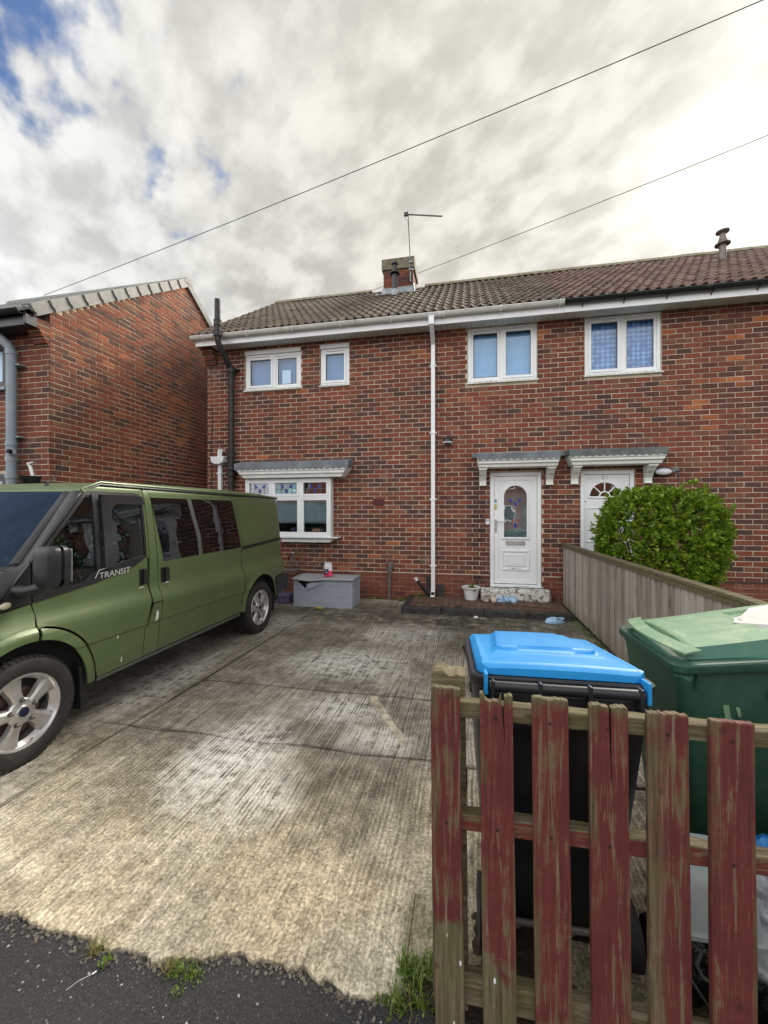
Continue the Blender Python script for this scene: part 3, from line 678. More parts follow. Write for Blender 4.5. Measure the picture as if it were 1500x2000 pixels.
def build_bricks(wall, ax, plane, lst, mats, plinth_z=0, jamb=None):
    cand = []
    for i, (a, b, za, zb) in enumerate(lst):
        if b-a < .21: continue
        if zb < plinth_z: continue
        zc = (za+zb)/2
        p0 = to_px(a, plane, zc) if ax == 'x' else to_px(plane, a, zc); p1 = to_px(b, plane, zc) if ax == 'x' else to_px(plane, b, zc)
        if p0 is None or p1 is None or hidden(*p0[:2]) or hidden(*p1[:2]): continue
        cand.append((-abs(p1[0]-p0[0])/p0[2], i))
    cand.sort(); single = set(i for _, i in cand[:296])
    var = []
    for v in range(4):
        m = MB(); rr = random.Random(v+3); L = BP-.0115
        out0 = 0
        add_brick(m, ax, 0, -L/2, L/2, -(BH-.0115)/2, (BH-.0115)/2, .001*v-.001, rr); var.append(m.mesh('brick', mats[0]))
    bm_ = MB(); pm_ = MB()
    for i, (a, b, za, zb) in enumerate(lst):
        if i in single:
            o = bpy.data.objects.new('brick', random.choice(var)); sc.collection.objects.link(o); o.parent = wall
            c = Vector(((a+b)/2, plane, (za+zb)/2)) if ax == 'x' else Vector((plane, (a+b)/2, (za+zb)/2))
            o.location = c - wloc(wall); o.rotation_euler = (random.uniform(-.004, .004),)*1 + (random.uniform(-.006, .006), random.uniform(-.003, .003))
        elif zb < plinth_z: add_brick(pm_, ax, plane, a-.003, b+.003, za-.003, zb+.003, .0)
        else: add_brick(bm_, ax, plane, a, b, za, zb, random.uniform(-.0015, .0015))
    o = bm_.build('brickwork', mats[0], wall); o['kind'] = 'stuff'
    if pm_.v: o = pm_.build('plinth_brickwork', mats[1], wall); o['kind'] = 'stuff'
def slab(mb, ax, y0, y1, u0, u1, z0, z1, ops):
    us = sorted({u0, u1} | {q for o in ops for q in o[:2] if u0 < q < u1}); zs = sorted({z0, z1} | {q for o in ops for q in o[2:] if z0 < q < z1})
    for a, b in zip(us, us[1:]):
        run = None
        for c, d in zip(zs, zs[1:]):
            mu, mz = (a+b)/2, (c+d)/2
            if any(o[0] < mu < o[1] and o[2] < mz < o[3] for o in ops):
                if run: put(mb, ax, y0, y1, a, b, *run); run = None
            else: run = (run[0], d) if run else (c, d)
        if run: put(mb, ax, y0, y1, a, b, *run)
def put(mb, ax, y0, y1, a, b, c, d):
    if ax == 'x': mb.box(a, b, y0, y1, c, d)
    else: mb.box(y0, y1, a, b, c, d)

EY, EZ, SL = 6.72, 4.80, .676; ANG = math.atan(SL); RY = 10.1
def roof_pitch(house, x0, ncol, tw, eY, eZ, ang, nrow, gauge, mat, skip=None, single=True, nseg=6, droop=.012):
    rf = empty_part('roof', house)
    ca, sa = math.cos(ang), math.sin(ang)
    def tile_mesh(v):
        m = MB(); rr = random.Random(v)
        def hgt(t): t = (t*2) % 1.0; return .034*(max(0, math.sin(math.pi*min(1, t/.62))))**1.15 if t < .62 else .0
        N = nseg*2; rows = [(-.055, .030), (gauge, .012)]
        vs = []
        for s_, off in rows:
            for i in range(N+1):
                t = i/N; h = hgt(min(t, .9999)) + off + rr.uniform(-.001, .001); x = t*(tw-.004)
                vs.append((x, s_*ca - h*sa, s_*sa + h*ca))
        for i in range(N+1):
            t = i/N; h = hgt(min(t, .9999)) + rows[0][1] - .020; x = t*(tw-.004); s_ = rows[0][0]+.002
            vs.append((x, s_*ca - h*sa, s_*sa + h*ca))
        fs = [(i, i+1, N+1+i+1, N+1+i) for i in range(N)] + [(2*(N+1)+i, 2*(N+1)+i+1, i+1, i) for i in range(N)]
        m.add(vs, fs); me = m.mesh('roof_tile', mat, fixn=False)
        me.polygons.foreach_set('use_smooth', [True]*len(me.polygons)); 
        try: me.set_sharp_from_angle(angle=R(50))
        except Exception: pass
        return me
    vs_ = [tile_mesh(v) for v in range(3)]
    for r in range(nrow):
        for c in range(ncol):
            s_ = r*gauge
            loc = Vector((x0 + c*tw + random.uniform(-.003, .003), eY + s_*ca, eZ + s_*sa + random.uniform(-.002, .003)))
            if skip and skip(loc): continue
            o = bpy.data.objects.new('roof_tile', random.choice(vs_)); sc.collection.objects.link(o); o.parent = rf; o.location = loc - wloc(rf)
            o.rotation_euler = (random.uniform(-.008, .008), random.uniform(-.006, .006), 0)
    return rf
def empty_part(name, parent, at=None):
    o = bpy.data.objects.new(name, None); sc.collection.objects.link(o); o.parent = parent
    if at: o.location = Vector(at) - wloc(parent)
    return o
def win_frame(house, x0, x1, z0, z1, y, lights, name='window', mat='upvc', glass='glass', fw=.055, sash=.042, cross=None):
    """lights: list of (xa, xb, za, zb, opening) giving each light; frame is one mesh, each pane a child"""
    f = MB(); d = .06
    for (a, b, c, e) in [(x0, x1, z0, z0+fw), (x0, x1, z1-fw, z1)]: f.box(a, b, y, y+d, c, e)
    for (a, b) in [(x0, x0+fw), (x1-fw, x1)]: f.box(a, b, y, y+d, z0+fw, z1-fw)
    for (xa, xb, ya, yb) in (cross or []): f.box(xa, xb, y-.001, y+d-.001, ya, yb)
    wobj = f.build(name, M[mat], house, bevel=.004)
    for (xa, xb, za, zb, op) in lights:
        s = MB(); w_ = sash; yy = y-.014 if op else y+.012
        s.box(xa, xb, yy, y+.045, za, za+w_); s.box(xa, xb, yy, y+.045, zb-w_, zb)
        s.box(xa, xa+w_, yy+.0005, y+.0455, za+w_, zb-w_); s.box(xb-w_, xb, yy+.0005, y+.0455, za+w_, zb-w_)
        if not op: w_ = sash
        s.build('sash', M[mat], wobj, bevel=.004)
        gk = MB(); q = .006
        for (a, b, c, e) in [(xa+w_-.001, xb-w_+.001, za+w_-.001, za+w_+q), (xa+w_-.001, xb-w_+.001, zb-w_-q, zb-w_+.001)]: gk.box(a, b, y+.010, y+.02, c, e)
        for (a, b) in [(xa+w_-.001, xa+w_+q), (xb-w_-q, xb-w_+.001)]: gk.box(a, b, y+.0105, y+.0195, za+w_+q, zb-w_-q)
        gk.build('gasket', M['black_pvc'], wobj)
        p = MB(); p.box(xa+w_, xb-w_, y+.020, y+.024, za+w_, zb-w_); p.build('pane', M[glass], wobj)
    return wobj
def sill_teeth(parent, x0, x1, z, y0=7.06, mat='upvc_dirty'):
    s = MB(); s.box(x0-.02, x1+.02, y0, 7.14, z-.022, z-.004); n = int((x1-x0)/.085)
    for i in range(n):
        a = x0 + (x1-x0)*(i+.5)/n
        s.prism([(a + .036*math.cos(t), z-.004 + .026*math.sin(t)) for t in [math.pi*q/6 for q in range(7)]], 'y', y0-.006, y0+.05)
    return s.build('sill', M[mat], parent, bevel=.002)
def curtain(x0, x1, z0, z1, y, mat, label, cat='curtain', amp=.012, freq=34, drop=0.0):
    m = MB(); ph = random.uniform(0, 6)
    def fn(u, v):
        x = x0 + (x1-x0)*u; return (x, y + amp*math.sin(x*freq+ph+.4*math.sin(v*4)) + amp*.5*math.sin(x*freq*2.3), z0 + (z1-z0)*v - (drop*math.sin(u*math.pi) if v == 1 else 0))
    m.grid(fn, 60, 8); o = m.build('curtain', M[mat], smooth=True, at=((x0+x1)/2, y, z0))
    sol = o.modifiers.new('thickness', 'SOLIDIFY'); sol.thickness = .003
    return tag(o, label, cat)
def canopy(house, x0, x1, yf, ztop, zf, zb, mat_top='grp_grey', nsc=12, taper=.06, brackets=(), sk=.10, y_wall=7.095, returns=True):
    """GRP canopy: sloped grey top, a row of grey scallops over a white stepped fascia"""
    root = empty_part('canopy', house, ((x0+x1)/2, 7.1, zf))
    t = MB(); t.prism([(y_wall, ztop), (y_wall, zf+.004), (yf-.006, zf+.004), (yf-.010, zf+sk-.012), (yf+.004, zf+sk)], 'x', x0, x1)
    t.build('canopy_top', M[mat_top], root, bevel=.003)
    f = MB(); h = zf-zb
    prof = [(y_wall, zf-.012), (yf, zf-.014), (yf, zf-h*.34), (yf+.018, zf-h*.40), (yf+.018, zf-h*.62), (yf+.05, zf-h*.72), (yf+.06, zb), (y_wall, zb)]
    # tapered fascia: built as loft so that the ends step in too
    n = len(prof); vs = []
    for xx, sgn in ((x0, 1), (x1, -1)):
        for (yy, z_) in prof: vs.append((xx + sgn*(.004 + max(0, (zf - z_))/h*taper), yy, z_))
    f.add(vs, [tuple(range(n-1, -1, -1)), tuple(range(n, 2*n))] + [(i, (i+1) % n, n+(i+1) % n, n+i) for i in range(n)])
    f.build('fascia', M['grp_white'], root, bevel=.003)
    wd = (x1-x0)/nsc; rr = wd*.5; sk0 = 0
    sm = MB(); sm.prism([(-rr+.002, .022), (-rr+.002, 0)] + [(rr*.98*math.cos(a), -rr*.72*math.sin(a)) for a in [math.pi - math.pi*q/8 for q in range(1, 8)]] + [(rr-.002, 0), (rr-.002, .022)], 'y', -.010, .0)
    me = sm.mesh('scallop', M[mat_top])
    for i in range(nsc):
        o = bpy.data.objects.new('scallop', me); sc.collection.objects.link(o); o.parent = root; o.location = Vector((x0 + wd*(i+.5), yf-.004, zf-.006)) - wloc(root)
    for bx in brackets:
        b = MB(); bw = .055
        pr = [(y_wall, zb-.001), (yf+.10, zb-.001), (yf+.10, zb-.04), (yf+.13, zb-.06), (yf+.17, zb-.10), (yf+.22, zb-.13), (y_wall-.055, zb-.20), (y_wall-.05, zb-.25), (y_wall-.06, zb-.262), (y_wall-.06, zb-.285), (y_wall, zb-.285)]
        b.prism(pr, 'x', bx-bw, bx+bw); b.box(bx-bw-.01, bx+bw+.01, yf+.09, yf+.115, zb-.035, zb-.002); b.build('bracket', M['grp_white'], root, bevel=.004)
    return root

def gutter(house, x0, x1, y, z, mat, bm='upvc_dirty', dx=.9):
    g_ = MB(); r = .056; prof = [(y + r*math.cos(a), z + r*math.sin(a)) for a in [math.pi + math.pi*q/10 for q in range(11)]]
    inner = [(y + (r-.004)*math.cos(a), z + .001 + (r-.004)*math.sin(a)) for a in [2*math.pi - math.pi*q/10 for q in range(11)]]
    prof2 = [(y-r-.006, z+.002), (y-r-.006, z-.008)] + prof[1:] + inner
    g_.prism(prof2, 'x', x0, x1)
    o = g_.build('gutter', M[mat], house, bevel=0, smooth=30)
    x = x0+.25; bm_ = MB(); bm_.box(-.022, .022, -r-.012, .062, -.012, .004); bm_.tube([(0, -r-.008, .0), (0, -r*.86, -.035), (0, -r*.3, -.064), (0, .04, -.066), (0, .055, -.10)], .008, 6)
    me = bm_.mesh('gutter_bracket', M[bm])
    while x < x1:
        b = bpy.data.objects.new('gutter_bracket', me); sc.collection.objects.link(b); b.parent = o; b.location = Vector((x, y, z)) - wloc(o); x += dx
    un = MB()
    for xx in ([x0+1.9, x0+4.6] if x1-x0 > 5 else [x0+2.4]): un.prism([(y + (r+.005)*math.cos(a), z + (r+.005)*math.sin(a)) for a in [math.pi + math.pi*q/10 for q in range(11)]], 'x', xx-.045, xx+.045)
    un.build('union', M[mat], o)
    return o
def house_shell(house, x0, x1, y0, y1, ztop, ridge_y, ridge_z, wallmat='mortar'):
    s = MB(); s.box(x0, x1, y1-.25, y1, 0, ztop); s.box(x1-.2, x1, y0+.26, y1-.26, 0, ztop)
    s.prism([(y0+.26, 0), (y1-.26, 0), (y1-.26, ztop), (ridge_y, ridge_z-.13), (y0+.26, ztop)], 'x', x0, x0+.2)
    s.build('rear_wall', M['brick_dark'], house)

# ---- our house (left half of the pair) ---------------------------------
HL = empty('brick_house', (-1.75, 7.1, 0), 'red brick semi-detached house with white gutter, bow window and a white arched-glass door', 'house')
HR = empty('brick_house', (4.8, 7.1, 0), 'right-hand brick semi-detached house with black gutter, half-moon door glass and checked curtains', 'house')
TOPZ = 4.70
OPL = [(-4.17, -3.03, 3.84, 4.60), (-2.66, -2.10, 3.84, 4.60), (-.02, 1.11, 3.72, 4.66), (-4.06, -2.42, 1.10, 2.16), (.352, 1.176, .28, 2.21)]
OPR = [(1.83, 2.94, 3.72, 4.68), (1.764, 2.562, .28, 2.21), (4.6, 6.4, 3.72, 4.68), (4.5, 6.5, 1.0, 2.2)]
SPLIT = 1.47
for house, u0, u1, ops in ((HL, -4.97, SPLIT, OPL), (HR, SPLIT, 8.2, OPR)):
    allops = OPL + OPR
    m = MB(); slab(m, 'x', 7.106, 7.34, u0, u1, 0, TOPZ+.04, ops); wl = m.build('wall', M['mortar'], house)
    lst = [q for q in brick_run('x', 7.10, -4.97, 8.2, 0, TOPZ, allops) if ((q[0]+q[1])/2 < SPLIT) == (house is HL)]
    build_bricks(wl, 'x', 7.10, lst, (M['brick'], M['brick_plinth']), plinth_z=.478)
    le = MB(); le.box(u0, u1, 7.088, 7.107, .470, .492); le.build('plinth_joint', M['mortar'] if house is HL else M['kerb_black'], wl, bevel=.004) if False else None
house_shell(HL, -4.97, SPLIT-.01, 7.1, 13.1, 4.70, RY, 7.05); house_shell(HR, SPLIT+.0, 8.2, 7.1, 13.1, 4.70, RY, 7.05)
# mortar ledge over the plinth, cut round the door
for house, rng, mt in ((HL, [(-4.97, .34), (1.19, SPLIT-.002)], 'mortar'), (HR, [(SPLIT+.002, 1.75), (2.575, 8.2)], 'kerb_black')):
    le = MB()
    for a, b in rng: le.box(a, b, 7.090, 7.108, .472, .490)
    le.build('plinth_ledge', M[mt], house, bevel=.004)
# corbelled bricks under the left eaves corner
def corbel(house, x0, yface, z0, n, step=.055, w=.225):
    for i in range(n):
        m = MB(); z = z0 + i*BH; m.box(x0, x0+w, yface - step*(i+1), yface+.02, z+.006, z+BH-.006); m.build('brick', M['brick'], house, bevel=.004)
        q = MB(); q.box(x0+.004, x0+w-.004, yface - step*i - .012, yface+.02, z-.007, z+.007); q.build('mortar_bed', M['mortar'], house)
corbel(HL, -4.97, 7.10, 4.37, 4)
# rooms behind the glass: back panels and reveals
for house, ops in ((HL, OPL), (HR, OPR)):
    m = MB()
    for (a, b, c, d) in ops:
        m.box(a-.3, b+.3, 8.10, 8.12, c-.3, d+.2); m.box(a-.3, b+.3, 7.36, 8.1, c-.32, c-.3); m.box(a-.3, b+.3, 7.36, 8.1, d+.2, d+.22)
        m.box(a-.32, a-.3, 7.36, 8.1, c-.3, d+.2); m.box(b+.3, b+.32, 7.36, 8.1, c-.3, d+.2)
    m.build('room', M['room'], house)
# roofs
GA = 4.07/12
def chim(loc): return False
roof_l = roof_pitch(HL, -5.00, 22, .294, EY, EZ, ANG, 12, GA, M['tile_l'])
roof_r = roof_pitch(HR, SPLIT+.0, 22, .30, EY, EZ, ANG, 12, GA, M['tile_r'])
for house, rf, xa, xb in ((HL, roof_l, -4.99, SPLIT), (HR, roof_r, SPLIT+.002, 8.08)):
    m = MB(); m.prism([(EY+.05, EZ+.012), (RY, EZ+.012+(RY-EY-.05)*SL), (RY+3.38, EZ-.02), (RY+3.38, EZ-.08), (RY, 7.0), (EY+.05, EZ-.05)], 'x', xa, xb); m.build('roof_deck', M['kerb_black'], rf)
    m = MB(); m.prism([(RY+.01, 7.12), (RY+3.42, EZ+.03), (RY+3.42, EZ+.0), (RY+.01, 7.07)], 'x', xa-.01, xb-.01 if house is HL else xb+.01); m.build('rear_slope', M['tile_l'] if house is HL else M['tile_r'], rf)
    rm = MB(); rm.prism([(.115*math.cos(a), .10*math.sin(a)) for a in [math.pi*q/8 for q in range(9)]], 'x', 0, .436); me = rm.mesh('ridge_tile', M['ridge'])
    x = xa - .01
    while x < xb-.1:
        if not (-2.35 < x+.2 < -1.15):
            o = bpy.data.objects.new('ridge_tile', me); sc.collection.objects.link(o); o.parent = rf; o.location = Vector((x, RY, 7.075 + random.uniform(-.006, .006))) - wloc(rf)
        x += .44
# undercloak / verge mortar on the left slope edge
m = MB(); m.prism([(EY, EZ-.03), (RY, 7.06), (RY, 7.0), (EY, EZ-.09)], 'x', -5.01, -4.965); m.build('verge_board', M['render_cap'], HL)
# eaves: fascia, soffit, gutters
m = MB(); m.box(-4.99, SPLIT-.02, 6.775, 6.80, 4.628, 4.765); m.build('fascia_board', M['upvc'], HL, bevel=.003)
m = MB(); m.box(SPLIT-.02+.003, 8.2, 6.76, 6.785, 4.622, 4.775); m.build('fascia_board', M['upvc'], HR, bevel=.003)
sof = MB(); sof.box(-4.985, SPLIT, 6.80, 7.10, 4.668, 4.676)
sof.build('soffit', M['soffit'], HL)
sj = MB()
for i in range(64): sj.box(-4.95+i*.1, -4.95+i*.1+.004, 6.805, 7.09, 4.6655, 4.668)
sj.build('soffit_groove', M['steel'], HL)
sof = MB(); sof.box(SPLIT+.002, 8.2, 6.785, 7.10, 4.668, 4.676); sof.build('soffit', M['soffit'], HR)
m = MB(); m.box(-4.995, -4.972, 6.80, 7.3, 4.63, 4.76); m.build('box_end', M['upvc'], HL)
gutter(HL, -5.03, 1.44, 6.715, 4.78, 'upvc_dirty', 'upvc', .88)
gutter(HR, 1.46, 8.2, 6.700, 4.775, 'black_pvc', 'black_pvc', .36*1.6)
# windows upstairs
Y = 7.125
w1 = win_frame(HL, -4.16, -3.04, 3.845, 4.52, Y, [(-4.105, -3.60, 3.90, 4.465, 1), (-3.545, -3.095, 3.90, 4.465, 0)], glass='glass_up', cross=[(-3.60, -3.545, 3.90, 4.465)])
m = MB(); m.box(-4.165, -3.035, 7.085, 7.15, 4.522, 4.595); m.build('head_board', M['upvc'], w1, bevel=.008)
m = MB(); m.box(-4.04, -3.66, 7.095, 7.115, 4.470, 4.490); m.build('trickle_vent', M['upvc'], w1, bevel=.004)
sill_teeth(w1, -4.16, -3.04, 3.845)
w2 = win_frame(HL, -2.65, -2.11, 3.845, 4.52, Y, [(-2.595, -2.165, 3.90, 4.465, 1)], glass='glass_up')
m = MB(); m.box(-2.655, -2.105, 7.085, 7.15, 4.522, 4.595); m.build('head_board', M['upvc'], w2, bevel=.008)
m = MB(); m.box(-2.55, -2.21, 7.095, 7.115, 4.470, 4.490); m.build('trickle_vent', M['upvc'], w2, bevel=.004)
sill_teeth(w2, -2.65, -2.11, 3.845)
w3 = win_frame(HL, -.015, 1.105, 3.725, 4.655, Y, [(.04, .515, 3.78, 4.60, 0), (.57, 1.05, 3.78, 4.60, 1)], glass='glass_up', cross=[(.515, .57, 3.78, 4.60)])
m = MB(); m.box(.60, 1.02, 7.095, 7.115, 4.610, 4.628); m.build('trickle_vent', M['upvc'], w3, bevel=.004)
sill_teeth(w3, -.015, 1.105, 3.725)
w4 = win_frame(HR, 1.835, 2.935, 3.725, 4.665, Y, [(1.89, 2.36, 3.78, 4.61, 1), (2.415, 2.88, 3.78, 4.61, 0)], glass='glass_up', cross=[(2.36, 2.415, 3.78, 4.61)])
m = MB(); m.box(1.93, 2.32, 7.095, 7.115, 4.618, 4.636); m.build('trickle_vent', M['upvc'], w4, bevel=.004)
sill_teeth(w4, 1.835, 2.935, 3.725)
w5 = win_frame(HR, 4.61, 6.39, 3.725, 4.665, Y, [(4.67, 5.45, 3.78, 4.61, 1), (5.5, 6.33, 3.78, 4.61, 0)], glass='glass_up', cross=[(5.45, 5.5, 3.78, 4.61)])
w6 = win_frame(HR, 4.51, 6.49, 1.01, 2.19, Y, [(4.57, 5.45, 1.07, 2.13, 1), (5.5, 6.43, 1.07, 2.13, 0)], cross=[(5.45, 5.5, 1.07, 2.13)])
curtain(.0, 1.10, 3.74, 4.56, 7.22, 'c_plain', 'plain pale blue curtain behind the upstairs window over the arched door', amp=.006, freq=18)
curtain(1.85, 2.93, 3.74, 4.60, 7.22, 'c_check', 'blue and white checked curtain behind the upstairs window of the right-hand house', amp=.006, freq=20)
curtain(-4.13, -3.06, 3.86, 4.50, 7.24, 'c_frost', 'blind coloured with reflected sky blue behind the two-light window left of the eaves', 'blind', amp=.001, freq=5)
curtain(-2.63, -2.13, 3.86, 4.50, 7.20, 'c_frost', 'frosted film behind the small single upstairs window', 'blind', amp=.001, freq=5)
m = MB(); m.box(-3.44, -3.27, 7.185, 7.20, 3.87, 4.22); tag(m.build('picture_board', M['upvc'], at=(-3.35, 7.19, 3.87)), 'pale board standing inside the two-light upstairs window', 'board')
# bow window
BW = empty_part('bow_window', HL, (-3.24, 6.95, 1.1))
yb = 6.955
def light(xa, xb, za, zb, op, y, film=None, yaw=None):
    s = MB(); w_ = .038
    s.box(xa, xb, y-.012*op, y+.05, za, za+w_); s.box(xa, xb, y-.012*op, y+.05, zb-w_, zb)
    s.box(xa, xa+w_, y-.012*op+.0005, y+.0495, za+w_, zb-w_); s.box(xb-w_, xb, y-.012*op+.0005, y+.0495, za+w_, zb-w_)
    s.build('sash', M['upvc'], BW, bevel=.005)
    k_ = MB(); k_.box(xa+w_, xb-w_, y+.022, y+.026, za+w_, zb-w_); k_.build('pane', M['glass'], BW)
xs_ = [-4.05, -3.535, -2.985, -2.425]
fr = MB()
for x_ in xs_: fr.box(x_-.024, x_+.024, yb-.004, yb+.055, 1.12, 2.14)
fr.box(-4.074, -2.401, yb-.002, yb+.056, 1.10, 1.145); fr.box(-4.074, -2.401, yb-.002, yb+.056, 2.115, 2.155); fr.box(-4.074, -2.401, yb-.001, yb+.053, 1.795, 1.835)
fr.box(-4.075, -4.03, yb+.056, 7.10, 1.10, 2.155); fr.box(-2.445, -2.400, yb+.056, 7.10, 1.10, 2.155)
fr.build('window_frame', M['upvc'], BW, bevel=.004)
for i in range(3):
    a, b = xs_[i]+.024, xs_[i+1]-.024
    light(a, b, 1.145, 1.795, 0, yb+.006); light(a, b, 1.835, 2.115, 1, yb)
    # leaded motif: cames and stained tulip bells
    L = MB(); y_ = yb+.018; xa, xb, za, zb = a+.038, b-.038, 1.873, 2.077
    for q in (.25, .75): L.box(xa+(xb-xa)*q-.003, xa+(xb-xa)*q+.003, y_, y_+.003, za, zb)
    L.box(xa, xb, y_+.0005, y_+.0025, (za+zb)/2-.013, (za+zb)/2-.007); L.box((xa+xb)/2-.003, (xa+xb)/2+.003, y_+.0005, y_+.0025, za, za+.045)
    L.build('leading', M['leadwork'], BW)
    cx_ = (xa+xb)/2
    for (ox, oz, an) in ((-.085, .165, .5), (.085, .165, -.5), (0, .085, 0)):
        T = MB(); pts = [(-.028, -.035), (.028, -.035), (.020, .02), (.0, .036), (-.020, .02)]
        T.prism([(cx_+ox + p*math.cos(an)-q*math.sin(an), za+oz-.02 + p*math.sin(an)+q*math.cos(an)) for p, q in pts], 'y', y_-.001, y_+.001)
        T.build('stained_glass_bell', M['bell_blue'], BW)
    if i == 1: F = MB(); F.box(xa, xb, yb+.03, yb+.034, za, zb); F.build('tinted_film', M['teal_glass'], BW)
sl = MB(); sl.box(-4.18, -2.26, 6.90, 7.10, 1.078, 1.098); sl.build('sill', M['upvc'], BW, bevel=.005)
sl = MB(); sl.prism([(-4.06, 1.0), (-4.12, 1.074), (-2.36, 1.074), (-2.42, 1.0)][::-1], 'y', 6.95, 7.095); sl.build('apron_board', M['grp_white'], BW, bevel=.006)
canopy(HL, -4.20, -2.03, 6.79, 2.50, 2.345, 2.165, 'grp_grey', 20, .14, sk=.09)
curtain(-4.02, -2.46, 1.34, 1.79, 7.02, 'c_grey', 'grey sheet hung behind the lower panes of the bow window', 'sheet', amp=.012, freq=9, drop=.02)
m = MB(); m.box(-3.48, -3.15, 7.04, 7.05, 1.74, 1.80); tag(m.build('paper_strip', M['teal_glass'], at=(-3.3, 7.045, 1.74)), 'pale teal strip of film under the top edge of the middle bow window pane', 'film')
m = MB(); m.lathe([(.0, 0), (.05, .0), (.06, .06), (.05, .11), (.0, .12)], (-3.15, 7.05, 1.15), n=16); tag(m.build('ornament', M['label_dark'], smooth=True, at=(-3.15, 7.05, 1.15)), 'small dark ornament on the sill behind the middle bow window pane', 'ornament')
m = MB(); m.lathe([(.0, 0), (.10, .0), (.13, .05), (.12, .09), (.0, .11)], (-2.68, 7.08, 1.15), n=16); tag(m.build('wicker_basket', M['board'], smooth=True, at=(-2.68, 7.08, 1.15)), 'low brown basket on the sill behind the right-hand bow window pane', 'basket')

# doors ------------------------------------------------------------------
canopy(HL, .13, 1.40, 6.76, 2.53, 2.415, 2.265, 'grp_grey', 12, .03, (.235, 1.29), sk=.075)
canopy(HR, 1.52, 2.89, 6.76, 2.54, 2.43, 2.27, 'grp_grey_moss', 14, .06, (1.67, 2.73), sk=.075)
m = MB(); m.box(.06, 1.52, 7.05, 7.098, 2.45, 2.515); m.build('canopy_flashing', M['grp_grey'], HL, bevel=.004)
def moulding(mb, x0, x1, z0, z1, y, w=.022, p=.012):
    mb.box(x0, x1, y-p, y+.001, z0, z0+w); mb.box(x0, x1, y-p, y+.001, z1-w, z1); mb.box(x0, x0+w, y-p+.0004, y+.001, z0+w, z1-w); mb.box(x1-w, x1, y-p+.0004, y+.001, z0+w, z1-w)
def arch_poly(cx, z0, zs, r): return [(cx-r, z0), (cx+r, z0)] + [(cx + r*math.cos(a), zs + r*math.sin(a)) for a in [math.pi*q/20 for q in range(21)]]
def ring_prism(mb, outer, inner, y0, y1):
    n = len(outer); vs = [(p[0], y0, p[1]) for p in outer] + [(p[0], y0, p[1]) for p in inner] + [(p[0], y1, p[1]) for p in outer] + [(p[0], y1, p[1]) for p in inner]
    fs = []
    for i in range(n):
        j = (i+1) % n; fs += [(i, j, n+j, n+i), (2*n+i, 3*n+i, 3*n+j, 2*n+j), (i, 2*n+i, 2*n+j, j), (n+i, n+j, 3*n+j, 3*n+i)]
    mb.add(vs, fs)
x0, x1, z0, z1 = .358, 1.170, .295, 2.205
D1 = empty_part('door', HL, ((x0+x1)/2, 7.12, z0))
f = MB(); f.box(x0, x0+.062, 7.105, 7.18, z0+.045, z1); f.box(x1-.062, x1, 7.105, 7.18, z0+.045, z1); f.box(x0+.062, x1-.062, 7.1055, 7.1795, z1-.062, z1); f.box(x0, x1, 7.06, 7.18, z0, z0+.045)
f.build('door_frame', M['upvc'], D1, bevel=.006)
lx0, lx1, lz0, lz1 = x0+.066, x1-.066, z0+.055, z1-.068
cx_ = (lx0+lx1)/2; r_ = .185; gz0, gzs = 1.12, 1.80
# leaf with an arched hole: sheet built as ring between rectangle and arch
arch = arch_poly(cx_, gz0, gzs, r_)
def rect_match(arch, xa, xb, za, zb, cx, cz):
    out = []
    for (px, pz) in arch:
        dx_, dz_ = px-cx, pz-cz; tx = ((xb-cx) if dx_ > 0 else (xa-cx))/dx_ if abs(dx_) > 1e-6 else 1e9; tz = ((zb-cz) if dz_ > 0 else (za-cz))/dz_ if abs(dz_) > 1e-6 else 1e9
        t_ = min(tx, tz); out.append((cx+dx_*t_, cz+dz_*t_))
    return out
def dense(poly, n=8):
    out = []
    for a, b in zip(poly, poly[1:]+poly[:1]):
        L_ = math.hypot(b[0]-a[0], b[1]-a[1]); k_ = max(1, int(L_/.05)) 
        out += [(a[0]+(b[0]-a[0])*i/k_, a[1]+(b[1]-a[1])*i/k_) for i in range(k_)]
    return out
def leaf_with_hole(poly, xa, xb, za, zb, y, c):
    lf = MB(); A = dense(poly); Rm = rect_match(A, xa, xb, za, zb, *c); ring_prism(lf, Rm, A, y, y+.04); return lf
hz1, hz0 = lz1-.01, 1.06
lf = leaf_with_hole(arch, lx0, lx1, hz0, lz1, 7.128, (cx_, 1.55)); lf.box(lx0, lx1, 7.128, 7.168, lz0, hz0); lf.box(lx0+.001, lx0+.12, 7.1295, 7.16, lz1-.13, lz1-.001); lf.box(lx1-.12, lx1-.001, 7.1295, 7.16, lz1-.13, lz1-.001)
leaf = lf.build('door_leaf', M['upvc'], D1)
mo = MB(); moulding(mo, lx0, lx1, lz0, lz1, 7.128, .07, .010); mo.build('stile', M['upvc'], leaf, bevel=.005)
mo = MB(); ring_prism(mo, dense(arch_poly(cx_, gz0-.035, gzs, r_+.035)), dense(arch_poly(cx_, gz0-.035, gzs, r_+.035)) and [(cx_+(p[0]-cx_)*.0+0, 0) for p in []] or [], 0, 0) if False else None
o_ = arch_poly(cx_, gz0-.03, gzs, r_+.03); i_ = arch_poly(cx_, gz0+.004, gzs, r_-.004); mo = MB(); ring_prism(mo, o_, i_, 7.108, 7.129); mo.build('glazing_bead', M['upvc'], leaf, bevel=.004)
mo = MB(); o_ = arch_poly(cx_, gz0-.005, gzs, r_+.008); mo2 = MB()
p = MB(); p.prism(arch, 'y', 7.140, 7.144); p.build('pane', M['glass'], leaf)
p = MB(); p.box(lx0+.05, lx1-.05, 7.30, 7.31, .9, 2.0); p.build('net', M['c_grey'], leaf)
